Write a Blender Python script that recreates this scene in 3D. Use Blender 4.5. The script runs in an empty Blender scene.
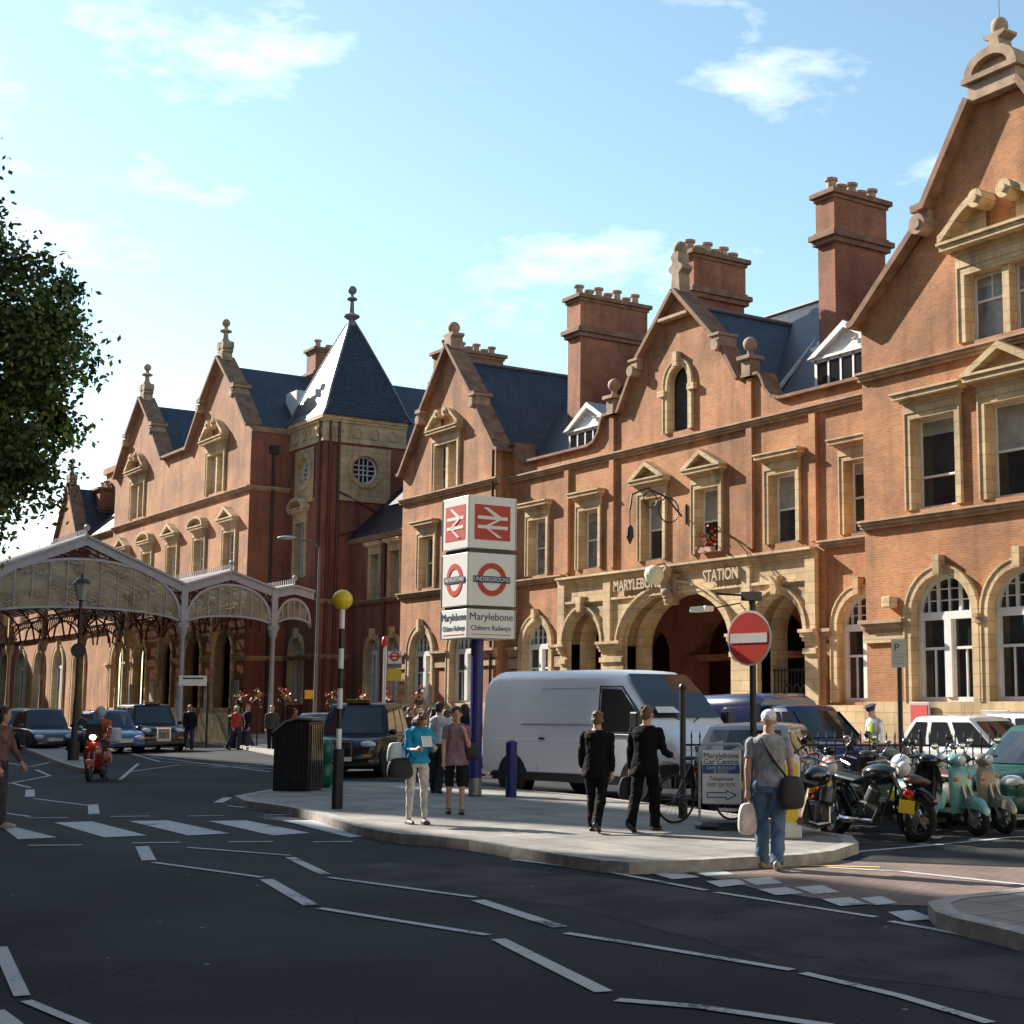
import bpy, bmesh, math, random
from mathutils import Vector, Matrix, Euler
from mathutils.geometry import tessellate_polygon
random.seed(7)
R_ = math.radians
PI = math.pi
sc = bpy.context.scene
col = sc.collection
# ------------------------------------------------------------------ camera
FPX, PXC, PYC, HOR, EYE = 1500.0, 658.0, 512.0, 706.0, 1.72
pitch = math.atan((HOR-PYC)/FPX)
yaw = math.atan((PXC+450)/math.hypot(FPX, HOR-PYC))
FH = Vector((-math.cos(yaw), math.sin(yaw), 0)); RT = Vector((math.sin(yaw), math.cos(yaw), 0)); UP = Vector((0, 0, 1))
FW = FH*math.cos(pitch)+UP*math.sin(pitch); UV = -FH*math.sin(pitch)+UP*math.cos(pitch)
cd = bpy.data.cameras.new('camera'); cam = bpy.data.objects.new('camera', cd); col.objects.link(cam)
cd.sensor_width = 36; cd.lens = 36*FPX/1024; cd.shift_x = (512-PXC)/1024; cd.clip_end = 4000; cd.clip_start = .1
mw = Matrix((RT, UV, -FW)).transposed().to_4x4(); mw.translation = Vector((0, 0, EYE)); cam.matrix_world = mw
sc.camera = cam
# ------------------------------------------------------------------ light
SUN_EL, SUN_AZ = 30.0, 18.5      # height above the horizon; angle off the facade line
th = Vector((-math.cos(R_(SUN_AZ))*math.cos(R_(SUN_EL)), -math.sin(R_(SUN_AZ))*math.cos(R_(SUN_EL)), math.sin(R_(SUN_EL))))
sd = bpy.data.lights.new('sun', 'SUN'); sd.energy = 5.0; sd.angle = R_(.5); sd.color = (1, .93, .82)
so = bpy.data.objects.new('sun', sd); col.objects.link(so); so.rotation_euler = (-th).to_track_quat('-Z', 'Y').to_euler()
w = bpy.data.worlds.new('World'); sc.world = w; w.use_nodes = True
nt = w.node_tree; nt.nodes.clear()
def N(t, k, **kw):
    n = t.nodes.new(k)
    for a, b in kw.items(): setattr(n, a, b)
    return n
out = N(nt, 'ShaderNodeOutputWorld'); bg = N(nt, 'ShaderNodeBackground'); sky = N(nt, 'ShaderNodeTexSky')
sky.sky_type = 'NISHITA'; sky.sun_disc = False; sky.sun_elevation = R_(SUN_EL)
sky.sun_rotation = math.atan2(th.x, th.y); sky.air_density = 1.0; sky.dust_density = .35; sky.ozone_density = 1.1
bg.inputs['Strength'].default_value = .09
tc = N(nt, 'ShaderNodeTexCoord'); mp = N(nt, 'ShaderNodeMapping'); mp.inputs['Scale'].default_value = (1, 1, 2.6); mp.inputs['Location'].default_value = (1.1, 3.2, 1.4)
nz = N(nt, 'ShaderNodeTexNoise'); nz.inputs['Scale'].default_value = 5.2; nz.inputs['Detail'].default_value = 6; nz.inputs['Roughness'].default_value = .6
cr = N(nt, 'ShaderNodeMapRange'); cr.inputs['From Min'].default_value = .535; cr.inputs['From Max'].default_value = .8
vm = N(nt, 'ShaderNodeVectorMath', operation='DOT_PRODUCT'); vm.inputs[1].default_value = tuple((RT*-.93 + FH*.36))
mr = N(nt, 'ShaderNodeMapRange'); mr.inputs['From Min'].default_value = .15; mr.inputs['From Max'].default_value = .75; mr.inputs['To Min'].default_value = -.09; mr.inputs['To Max'].default_value = .06
ad = N(nt, 'ShaderNodeMath', operation='ADD'); mx = N(nt, 'ShaderNodeMix', data_type='RGBA')
L = nt.links.new
L(tc.outputs['Generated'], mp.inputs['Vector']); L(mp.outputs[0], nz.inputs['Vector']); L(tc.outputs['Generated'], vm.inputs[0]); L(vm.outputs['Value'], mr.inputs['Value'])
L(nz.outputs['Fac'], ad.inputs[0]); L(mr.outputs[0], ad.inputs[1]); L(ad.outputs[0], cr.inputs['Value'])
tn = N(nt, 'ShaderNodeVectorMath', operation='MULTIPLY'); tn.inputs[1].default_value = (1.12, 1.2, 1.06); L(sky.outputs[0], tn.inputs[0]); L(cr.outputs[0], mx.inputs[0]); L(tn.outputs[0], mx.inputs[6]); mx.inputs[7].default_value = (9, 9.2, 9.3, 1)
L(mx.outputs[2], bg.inputs['Color']); L(bg.outputs[0], out.inputs[0])
sc.view_settings.view_transform = 'Standard'; sc.view_settings.look = 'None'; sc.view_settings.gamma = 1; sc.view_settings.exposure = 1.15
# ------------------------------------------------------------------ materials
def mat(name, colr, rough=.7, metal=0, noise=0, nscale=3, bump=0, spec=.5, emit=0, alpha=1, coat=0, nd=6):
    m = bpy.data.materials.new(name); m.use_nodes = True; t = m.node_tree; b = t.nodes['Principled BSDF']
    b.inputs['Base Color'].default_value = (*colr, 1); b.inputs['Roughness'].default_value = rough; b.inputs['Metallic'].default_value = metal
    b.inputs['Specular IOR Level'].default_value = spec; b.inputs['Coat Weight'].default_value = coat
    if emit: b.inputs['Emission Color'].default_value = (*colr, 1); b.inputs['Emission Strength'].default_value = emit
    if alpha < 1: b.inputs['Alpha'].default_value = alpha
    if noise or bump:
        g = N(t, 'ShaderNodeNewGeometry'); n = N(t, 'ShaderNodeTexNoise'); n.inputs['Scale'].default_value = nscale; n.inputs['Detail'].default_value = nd
        t.links.new(g.outputs['Position'], n.inputs['Vector'])
        if noise:
            r = N(t, 'ShaderNodeMapRange'); r.inputs['From Min'].default_value = .3; r.inputs['From Max'].default_value = .7
            r.inputs['To Min'].default_value = 1-noise; r.inputs['To Max'].default_value = 1+noise
            v = N(t, 'ShaderNodeVectorMath', operation='SCALE'); v.inputs[0].default_value = colr
            t.links.new(n.outputs['Fac'], r.inputs['Value']); t.links.new(r.outputs[0], v.inputs['Scale']); t.links.new(v.outputs[0], b.inputs['Base Color'])
        if bump:
            bp = N(t, 'ShaderNodeBump'); bp.inputs['Strength'].default_value = bump; bp.inputs['Distance'].default_value = .02
            t.links.new(n.outputs['Fac'], bp.inputs['Height']); t.links.new(bp.outputs[0], b.inputs['Normal'])
    return m
def wallcoords(t):
    """(along wall, height) from the world position, whichever way the wall faces"""
    g = N(t, 'ShaderNodeNewGeometry'); s = N(t, 'ShaderNodeSeparateXYZ'); sn = N(t, 'ShaderNodeSeparateXYZ')
    t.links.new(g.outputs['Position'], s.inputs[0]); t.links.new(g.outputs['True Normal'], sn.inputs[0])
    a = N(t, 'ShaderNodeMath', operation='ABSOLUTE'); c = N(t, 'ShaderNodeMath', operation='GREATER_THAN'); c.inputs[1].default_value = .7
    t.links.new(sn.outputs['X'], a.inputs[0]); t.links.new(a.outputs[0], c.inputs[0])
    m = N(t, 'ShaderNodeMix', data_type='FLOAT'); t.links.new(c.outputs[0], m.inputs[0]); t.links.new(s.outputs['X'], m.inputs[2]); t.links.new(s.outputs['Y'], m.inputs[3])
    cb = N(t, 'ShaderNodeCombineXYZ'); t.links.new(m.outputs[0], cb.inputs[0]); t.links.new(s.outputs['Z'], cb.inputs[1])
    return cb.outputs[0], g.outputs['Position']
def bricks(name, c1, c2, mortar, bw=.23, rh=.078, ms=.012, stain=.25, rough=.85, bumpd=.008, dirt=(.5, .45, .42)):
    m = bpy.data.materials.new(name); m.use_nodes = True; t = m.node_tree; b = t.nodes['Principled BSDF']; k = t.links.new
    uv, pos = wallcoords(t)
    br = N(t, 'ShaderNodeTexBrick'); br.inputs['Scale'].default_value = 1; br.inputs['Brick Width'].default_value = bw; br.inputs['Row Height'].default_value = rh
    br.inputs['Mortar Size'].default_value = ms; br.inputs['Color1'].default_value = (*c1, 1); br.inputs['Color2'].default_value = (*c2, 1); br.inputs['Mortar'].default_value = (*mortar, 1)
    k(uv, br.inputs['Vector'])
    n1 = N(t, 'ShaderNodeTexNoise'); n1.inputs['Scale'].default_value = .45; n1.inputs['Detail'].default_value = 8; n1.inputs['Roughness'].default_value = .65; k(pos, n1.inputs['Vector'])
    mp = N(t, 'ShaderNodeMapping'); mp.inputs['Scale'].default_value = (1.6, 1.6, .16); k(pos, mp.inputs['Vector'])
    n2 = N(t, 'ShaderNodeTexNoise'); n2.inputs['Scale'].default_value = 1; n2.inputs['Detail'].default_value = 5; k(mp.outputs[0], n2.inputs['Vector'])
    r1 = N(t, 'ShaderNodeMapRange'); r1.inputs['From Min'].default_value = .35; r1.inputs['From Max'].default_value = .65; r1.inputs['To Min'].default_value = 1-stain; r1.inputs['To Max'].default_value = 1+stain*.7
    k(n1.outputs['Fac'], r1.inputs['Value'])
    sc_ = N(t, 'ShaderNodeVectorMath', operation='SCALE'); k(br.outputs['Color'], sc_.inputs[0]); k(r1.outputs[0], sc_.inputs['Scale'])
    r2 = N(t, 'ShaderNodeMapRange'); r2.inputs['From Min'].default_value = .52; r2.inputs['From Max'].default_value = .72; r2.inputs['To Max'].default_value = .8; k(n2.outputs['Fac'], r2.inputs['Value'])
    ml = N(t, 'ShaderNodeMix', data_type='RGBA', blend_type='MULTIPLY'); k(r2.outputs[0], ml.inputs[0]); k(sc_.outputs[0], ml.inputs[6]); ml.inputs[7].default_value = (*dirt, 1)
    k(ml.outputs[2], b.inputs['Base Color']); b.inputs['Roughness'].default_value = rough
    bp = N(t, 'ShaderNodeBump'); bp.inputs['Distance'].default_value = bumpd; bp.inputs['Strength'].default_value = .6; bp.invert = True
    k(br.outputs['Fac'], bp.inputs['Height']); k(bp.outputs[0], b.inputs['Normal'])
    return m
M = {}
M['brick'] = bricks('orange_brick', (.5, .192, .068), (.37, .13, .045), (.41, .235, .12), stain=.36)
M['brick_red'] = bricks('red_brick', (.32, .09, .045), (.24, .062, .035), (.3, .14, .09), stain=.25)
M['stone'] = bricks('ochre_stone', (.64, .47, .27), (.54, .385, .21), (.36, .26, .15), bw=.8, rh=.38, ms=.012, stain=.3, bumpd=.004)
M['coping'] = mat('coping_stone', (.34, .23, .15), .85, noise=.35, nscale=2.2, bump=.3)
M['gable_coping'] = mat('gable_coping', (.23, .12, .07), .85, noise=.35, nscale=2.2, bump=.3)
M['string'] = mat('string_stone', (.38, .25, .155), .8, noise=.3, nscale=2.0, bump=.2)
M['slate'] = bricks('slate', (.036, .042, .064), (.018, .022, .038), (.005, .006, .009), bw=.3, rh=.24, ms=.022, stain=.3, rough=.42, bumpd=.01, dirt=(.8, .8, .8))
M['white_paint'] = mat('white_paint', (.72, .71, .68), .5, noise=.08)
M['grey_paint'] = mat('pale_grey_paint', (.42, .41, .43), .5, noise=.12)
M['glass'] = mat('window_glass', (.018, .022, .024), .06, noise=.6, nscale=.8, spec=.8)
M['glass_curtain'] = mat('curtained_glass', (.2, .21, .2), .12, noise=.5, nscale=1.5)
M['blind'] = mat('window_blind', (.33, .31, .26), .3, noise=.2, spec=.6)
M['curtain'] = mat('net_curtain', (.25, .24, .22), .3, noise=.3, nscale=5, spec=.6)
M['black'] = mat('black_paint', (.012, .012, .014), .4, noise=.3, nscale=8)
M['gloss_black'] = mat('gloss_black', (.008, .009, .012), .12, coat=1)
M['iron'] = mat('dark_iron', (.02, .018, .018), .5, noise=.3)
M['maroon'] = mat('maroon_iron', (.12, .03, .028), .6, noise=.2)
M['pipe'] = mat('maroon_drainpipe', (.11, .03, .022), .5)
M['terracotta'] = mat('chimney_pot_clay', (.42, .27, .19), .85, noise=.2)
M['lead'] = mat('lead_sheet', (.3, .33, .38), .45, noise=.2)
M['lead_dark'] = mat('weathered_lead', (.16, .15, .15), .6, noise=.2)
M['tyre'] = mat('tyre_rubber', (.012, .012, .012), .85)
M['chrome'] = mat('chrome', (.6, .6, .6), .18, metal=1)
M['alloy'] = mat('alloy', (.32, .32, .33), .35, metal=.8)
M['lens'] = mat('lamp_lens', (.62, .63, .64), .08, noise=.2, nscale=20)
M['orange_lens'] = mat('orange_lens', (.7, .2, .02), .2)
M['red_lens'] = mat('red_lens', (.45, .015, .012), .2)
M['plate_y'] = mat('yellow_plate', (.75, .5, .03), .4, noise=.15, nscale=60)
M['plate_w'] = mat('white_plate', (.7, .7, .68), .4, noise=.15, nscale=60)
M['marking'] = mat('road_marking_paint', (.62, .62, .6), .75, noise=.28, nscale=9)
M['leaf'] = mat('leaf', (.07, .115, .025), .55, noise=.5, nscale=.7)
M['leaf2'] = mat('pale_leaf', (.14, .2, .03), .55, noise=.3, nscale=.9)
M['bark'] = mat('bark', (.14, .1, .07), .9, noise=.4, nscale=4, bump=.6)
M['skin'] = mat('skin', (.52, .29, .2), .55, noise=.08, nscale=12)
M['skin_dark'] = mat('skin_shadowed', (.3, .16, .1), .55)
def C(name, c, r=.7, **k):
    if name not in M: M[name] = mat(name, c, r, **k)
    return M[name]
M['brick_chimney'] = bricks('chimney_brick', (.4, .125, .055), (.29, .085, .038), (.32, .17, .1), stain=.35)
def wornpaint():
    m = M['marking']; t = m.node_tree; b = t.nodes['Principled BSDF']; k = t.links.new; g = N(t, 'ShaderNodeNewGeometry')
    n = N(t, 'ShaderNodeTexNoise'); n.inputs['Scale'].default_value = 26; n.inputs['Detail'].default_value = 8; n.inputs['Roughness'].default_value = .7; k(g.outputs['Position'], n.inputs['Vector'])
    n2 = N(t, 'ShaderNodeTexNoise'); n2.inputs['Scale'].default_value = 1.5; k(g.outputs['Position'], n2.inputs['Vector'])
    a = N(t, 'ShaderNodeMath', operation='ADD'); k(n.outputs['Fac'], a.inputs[0]); k(n2.outputs['Fac'], a.inputs[1])
    r = N(t, 'ShaderNodeMapRange'); r.inputs['From Min'].default_value = .76; r.inputs['From Max'].default_value = .9; k(a.outputs[0], r.inputs['Value'])
    x = N(t, 'ShaderNodeMix', data_type='RGBA'); k(r.outputs[0], x.inputs[0]); x.inputs[6].default_value = (.05, .05, .052, 1); x.inputs[7].default_value = (.47, .47, .47, 1); k(x.outputs[2], b.inputs['Base Color'])
wornpaint()
# asphalt
def asphalt(name, base, patch, s1=.35):
    m = bpy.data.materials.new(name); m.use_nodes = True; t = m.node_tree; b = t.nodes['Principled BSDF']; k = t.links.new
    g = N(t, 'ShaderNodeNewGeometry')
    n1 = N(t, 'ShaderNodeTexNoise'); n1.inputs['Scale'].default_value = s1; n1.inputs['Detail'].default_value = 6; k(g.outputs['Position'], n1.inputs['Vector'])
    n2 = N(t, 'ShaderNodeTexNoise'); n2.inputs['Scale'].default_value = 45; n2.inputs['Detail'].default_value = 3; k(g.outputs['Position'], n2.inputs['Vector'])
    v = N(t, 'ShaderNodeTexVoronoi'); v.inputs['Scale'].default_value = 1.7; k(g.outputs['Position'], v.inputs['Vector'])
    mx = N(t, 'ShaderNodeMix', data_type='RGBA'); mx.inputs[6].default_value = (*base, 1); mx.inputs[7].default_value = (*patch, 1)
    r = N(t, 'ShaderNodeMapRange'); r.inputs['From Min'].default_value = .4; r.inputs['From Max'].default_value = .6; k(n1.outputs['Fac'], r.inputs['Value']); k(r.outputs[0], mx.inputs[0])
    r2 = N(t, 'ShaderNodeMapRange'); r2.inputs['From Min'].default_value = .3; r2.inputs['From Max'].default_value = .7; r2.inputs['To Min'].default_value = .72; r2.inputs['To Max'].default_value = 1.3; k(n2.outputs['Fac'], r2.inputs['Value'])
    s = N(t, 'ShaderNodeVectorMath', operation='SCALE'); k(mx.outputs[2], s.inputs[0]); k(r2.outputs[0], s.inputs['Scale'])
    lt = N(t, 'ShaderNodeMath', operation='LESS_THAN'); lt.inputs[1].default_value = .035; k(v.outputs['Distance'], lt.inputs[0])
    m2 = N(t, 'ShaderNodeMix', data_type='RGBA'); k(lt.outputs[0], m2.inputs[0]); k(s.outputs[0], m2.inputs[6]); m2.inputs[7].default_value = (.26, .25, .24, 1)
    k(m2.outputs[2], b.inputs['Base Color']); b.inputs['Roughness'].default_value = .85; b.inputs['Specular IOR Level'].default_value = .2
    v2 = N(t, 'ShaderNodeTexVoronoi', feature='DISTANCE_TO_EDGE'); v2.inputs['Scale'].default_value = .9
    dn = N(t, 'ShaderNodeVectorMath', operation='ADD'); n3 = N(t, 'ShaderNodeTexNoise'); n3.inputs['Scale'].default_value = 1.6; n3.inputs['Detail'].default_value = 6; k(g.outputs['Position'], n3.inputs['Vector']); k(g.outputs['Position'], dn.inputs[0]); k(n3.outputs['Color'], dn.inputs[1]); k(dn.outputs[0], v2.inputs['Vector'])
    c1 = N(t, 'ShaderNodeMath', operation='LESS_THAN'); c1.inputs[1].default_value = .006; k(v2.outputs['Distance'], c1.inputs[0]); c2 = N(t, 'ShaderNodeMath', operation='GREATER_THAN'); c2.inputs[1].default_value = .5; k(n1.outputs['Fac'], c2.inputs[0]); c3 = N(t, 'ShaderNodeMath', operation='MULTIPLY'); k(c1.outputs[0], c3.inputs[0]); k(c2.outputs[0], c3.inputs[1])
    m3 = N(t, 'ShaderNodeMix', data_type='RGBA'); k(c3.outputs[0], m3.inputs[0]); k(m2.outputs[2], m3.inputs[6]); m3.inputs[7].default_value = (.008, .008, .01, 1); k(m3.outputs[2], b.inputs['Base Color'])
    bp = N(t, 'ShaderNodeBump'); bp.inputs['Distance'].default_value = .01; bp.inputs['Strength'].default_value = .8; k(n2.outputs['Fac'], bp.inputs['Height']); k(bp.outputs[0], b.inputs['Normal'])
    return m
M['asphalt'] = asphalt('asphalt', (.03, .031, .035), (.013, .0135, .017))
M['asphalt2'] = asphalt('worn_asphalt', (.055, .053, .053), (.02, .02, .023), 1.1)
def floorbricks(name, c1, c2, mo, bw, rh, ms, rot=0, stain=.25):
    m = bpy.data.materials.new(name); m.use_nodes = True; t = m.node_tree; b = t.nodes['Principled BSDF']; k = t.links.new
    g = N(t, 'ShaderNodeNewGeometry'); mp = N(t, 'ShaderNodeMapping'); mp.inputs['Rotation'].default_value = (0, 0, rot); k(g.outputs['Position'], mp.inputs['Vector'])
    br = N(t, 'ShaderNodeTexBrick'); br.inputs['Scale'].default_value = 1; br.inputs['Brick Width'].default_value = bw; br.inputs['Row Height'].default_value = rh; br.inputs['Mortar Size'].default_value = ms
    br.inputs['Color1'].default_value = (*c1, 1); br.inputs['Color2'].default_value = (*c2, 1); br.inputs['Mortar'].default_value = (*mo, 1); k(mp.outputs[0], br.inputs['Vector'])
    n1 = N(t, 'ShaderNodeTexNoise'); n1.inputs['Scale'].default_value = 1.3; n1.inputs['Detail'].default_value = 8; k(g.outputs['Position'], n1.inputs['Vector'])
    r = N(t, 'ShaderNodeMapRange'); r.inputs['From Min'].default_value = .35; r.inputs['From Max'].default_value = .65; r.inputs['To Min'].default_value = 1-stain; r.inputs['To Max'].default_value = 1+stain; k(n1.outputs['Fac'], r.inputs['Value'])
    s = N(t, 'ShaderNodeVectorMath', operation='SCALE'); k(br.outputs['Color'], s.inputs[0]); k(r.outputs[0], s.inputs['Scale']); k(s.outputs[0], b.inputs['Base Color']); b.inputs['Roughness'].default_value = .8
    return m
M['paving'] = floorbricks('paving_slabs', (.27, .25, .22), (.22, .205, .185), (.1, .095, .09), .9, .6, .012)
M['redpaving'] = floorbricks('red_brick_paving', (.2, .135, .11), (.16, .11, .09), (.09, .07, .065), .2, .1, .008, .3)
M['kerb'] = mat('kerb_granite', (.33, .31, .28), .8, noise=.3, nscale=7)
# ------------------------------------------------------------------ helpers
def tag(o, label=None, cat=None, group=None, kind=None):
    for k, v in (('label', label), ('category', cat), ('group', group), ('kind', kind)):
        if v: o[k] = v
    return o
def thing(name, label, cat, loc=(0, 0, 0), rz=0, group=None):
    o = bpy.data.objects.new(name, None); col.objects.link(o); o.location = loc; o.rotation_euler = (0, 0, rz); o.empty_display_size = .2
    return tag(o, label, cat, group)
def clone(o, parent=None, depth=0):
    c = o.copy(); col.objects.link(c)
    if parent: c.parent = parent
    for ch in list(o.children): clone(ch, c, depth+1)
    return c
class MB:
    def __init__(s): s.b = bmesh.new(); s.mi = 0
    def face(s, pts):
        vs = [s.b.verts.new(p) for p in pts]
        f = s.b.faces.new(vs); f.material_index = s.mi; return s
    def box(s, x0, x1, y0, y1, z0, z1):
        if x0 > x1: x0, x1 = x1, x0
        if y0 > y1: y0, y1 = y1, y0
        if z0 > z1: z0, z1 = z1, z0
        v = [s.b.verts.new((x, y, z)) for z in (z0, z1) for x, y in ((x0, y0), (x1, y0), (x1, y1), (x0, y1))]
        for q in ((3, 2, 1, 0), (4, 5, 6, 7), (0, 1, 5, 4), (1, 2, 6, 5), (2, 3, 7, 6), (3, 0, 4, 7)):
            s.b.faces.new([v[i] for i in q]).material_index = s.mi
        return s
    def prism(s, poly, a, b, axis='y'):
        """poly: 2D points; extruded between a and b along axis. axis y: poly=(x,z); x: poly=(y,z); z: poly=(x,y)"""
        f = {'y': lambda p, t: (p[0], t, p[1]), 'x': lambda p, t: (t, p[0], p[1]), 'z': lambda p, t: (p[0], p[1], t)}[axis]
        n = len(poly); A = [s.b.verts.new(f(p, a)) for p in poly]; B = [s.b.verts.new(f(p, b)) for p in poly]
        tri = tessellate_polygon([[Vector((p[0], p[1], 0)) for p in poly]])
        for t in tri:
            for V in (A, B):
                try: s.b.faces.new([V[i] for i in t]).material_index = s.mi
                except ValueError: pass
        for i in range(n):
            j = (i+1) % n
            try: s.b.faces.new((A[i], A[j], B[j], B[i])).material_index = s.mi
            except ValueError: pass
        return s
    def loft(s, rings, cap=True, closed=True):
        V = [[s.b.verts.new(p) for p in r] for r in rings]; n = len(rings[0])
        for a, b in zip(V, V[1:]):
            for i in range(n if closed else n-1):
                j = (i+1) % n
                try: s.b.faces.new((a[i], a[j], b[j], b[i])).material_index = s.mi
                except ValueError: pass
        if cap and closed:
            for r in (V[0], V[-1]):
                try: s.b.faces.new(r).material_index = s.mi
                except ValueError: pass
        return s
    def tube(s, pts, r, n=8, cap=True):
        pts = [Vector(p) for p in pts]; rs = r if isinstance(r, (list, tuple)) else [r]*len(pts); rings = []; up = None
        for i, p in enumerate(pts):
            d = (pts[min(i+1, len(pts)-1)]-pts[max(i-1, 0)]).normalized()
            if up is None or abs(up.dot(d)) > .98: up = Vector((0, 0, 1)) if abs(d.z) < .9 else Vector((1, 0, 0))
            a = d.cross(up).normalized(); b = a.cross(d).normalized(); up = b
            rings.append([p+(a*math.cos(t)+b*math.sin(t))*rs[i] for t in [2*PI*k/n for k in range(n)]])
        return s.loft(rings, cap)
    def lathe(s, prof, c=(0, 0, 0), n=16, axis='z'):
        rings = []
        for r, z in prof:
            ring = []
            for k in range(n):
                a = 2*PI*k/n; x, y = max(r, .0005)*math.cos(a), max(r, .0005)*math.sin(a)
                p = {'z': (x, y, z), 'y': (x, z, y), 'x': (z, x, y)}[axis]
                ring.append((c[0]+p[0], c[1]+p[1], c[2]+p[2]))
            rings.append(ring)
        return s.loft(rings)
    def ball(s, c, r, n=12, m=8):
        rx, ry, rz = r if isinstance(r, (tuple, list)) else (r, r, r); rings = []
        for i in range(m+1):
            t = PI*i/m; q = max(math.sin(t), .01)
            rings.append([(c[0]+rx*q*math.cos(2*PI*k/n), c[1]+ry*q*math.sin(2*PI*k/n), c[2]-rz*math.cos(t)) for k in range(n)])
        return s.loft(rings)
    def torus(s, c, R, r, axis='y', n=24, m=8, a0=0, a1=2*PI):
        full = abs(a1-a0-2*PI) < .01; rings = []
        for i in range(n+(0 if full else 1)):
            a = a0+(a1-a0)*i/n; ring = []
            for j in range(m):
                b = 2*PI*j/m; q = R+r*math.cos(b); x, y, z = q*math.cos(a), r*math.sin(b), q*math.sin(a)
                p = {'y': (x, y, z), 'x': (y, x, z), 'z': (x, z, y)}[axis]
                ring.append((c[0]+p[0], c[1]+p[1], c[2]+p[2]))
            rings.append(ring)
        if full: rings.append(rings[0])
        return s.loft(rings, cap=not full)
    def build(s, name, m, parent=None, bevel=0, smooth=False, loc=None, rot=None, segs=2, sub=0, auto=None):
        bmesh.ops.remove_doubles(s.b, verts=s.b.verts, dist=.0002)
        bmesh.ops.recalc_face_normals(s.b, faces=s.b.faces)
        me = bpy.data.meshes.new(name); s.b.to_mesh(me); s.b.free()
        for q in (m if isinstance(m, (list, tuple)) else [m]): me.materials.append(M[q] if isinstance(q, str) else q)
        o = bpy.data.objects.new(name, me); col.objects.link(o)
        if parent: o.parent = parent
        if loc: o.location = loc
        if rot: o.rotation_euler = rot
        if bevel:
            k = o.modifiers.new('b', 'BEVEL'); k.width = bevel; k.segments = segs; k.limit_method = 'ANGLE'; k.angle_limit = R_(35)
        if sub:
            k = o.modifiers.new('s', 'SUBSURF'); k.levels = sub; k.render_levels = sub
        if smooth: me.polygons.foreach_set('use_smooth', [True]*len(me.polygons))
        if auto:
            me.polygons.foreach_set('use_smooth', [True]*len(me.polygons)); me.set_sharp_from_angle(angle=R_(auto))
        return o
def ray(x, y): return FW*FPX+RT*(x-PXC)-UV*(y-PYC)
def gnd(x, y, z=0.0):
    """the ground point seen at a spot of the photograph"""
    r = ray(x, y); return Vector((0, 0, EYE))+r*((z-EYE)/r.z)
def onY(x, y, Y):
    r = ray(x, y); return Vector((0, 0, EYE))+r*(Y/r.y)
def text(name, s, size, m, parent, loc, rot, ext=.01, align='CENTER', sx=1.0, bold=0):
    c = bpy.data.curves.new(name, 'FONT'); c.body = s; c.size = size; c.extrude = ext; c.align_x = align; c.align_y = 'CENTER'; c.offset = bold; c.resolution_u = 3
    t = bpy.data.objects.new(name, c); col.objects.link(t); bpy.context.view_layer.update()
    me = bpy.data.meshes.new_from_object(t.evaluated_get(bpy.context.evaluated_depsgraph_get())); bpy.data.objects.remove(t); bpy.data.curves.remove(c)
    me.materials.clear(); me.materials.append(M[m] if isinstance(m, str) else m); me.name = name
    for v in me.vertices: v.co.x *= sx
    o = bpy.data.objects.new(name, me); col.objects.link(o); o.parent = parent; o.location = loc; o.rotation_euler = rot
    return o
def holed(mb, outer, holes, fn, depth, fnr=None):
    """flat wall with openings: fn(u,v,d) gives the 3D point; reveals go in by depth"""
    polys = [[Vector((u, v, 0)) for u, v in outer]]+[[Vector((u, v, 0)) for u, v in h] for h in holes]
    flat = [p for q in polys for p in q]; V = [mb.b.verts.new(fn(p.x, p.y, 0)) for p in flat]
    for t in tessellate_polygon(polys):
        try: mb.b.faces.new([V[i] for i in t]).material_index = mb.mi
        except ValueError: pass
    for h in holes:
        n = len(h)
        for i in range(n):
            a, b = h[i], h[(i+1) % n]
            mb.face([fn(a[0], a[1], 0), fn(b[0], b[1], 0), fn(b[0], b[1], depth), fn(a[0], a[1], depth)])
def rect(u0, u1, v0, v1): return [(u0, v0), (u1, v0), (u1, v1), (u0, v1)]
def arch(c, hw, v0, vs, n=12, rise=None):
    """opening: bottom v0, springing vs, half width hw, semicircle on top (or a flatter curve of the given rise)"""
    r = rise or hw
    return [(c-hw, v0), (c+hw, v0)]+[(c+hw*math.cos(PI*k/n), vs+r*math.sin(PI*k/n)) for k in range(n+1)]
def ringprism(mb, inner, outer, a, b, fn):
    """band between two matching open outlines, from depth a to b"""
    n = len(inner)
    for i in range(n-1):
        q = [inner[i], inner[i+1], outer[i+1], outer[i]]
        mb.face([fn(*p, a) for p in q]); mb.face([fn(*p, b) for p in q])
        mb.face([fn(*q[0], a), fn(*q[1], a), fn(*q[1], b), fn(*q[0], b)]); mb.face([fn(*q[2], a), fn(*q[3], a), fn(*q[3], b), fn(*q[2], b)])
    for i in (0, n-1):
        mb.face([fn(*inner[i], a), fn(*outer[i], a), fn(*outer[i], b), fn(*inner[i], b)])
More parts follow.
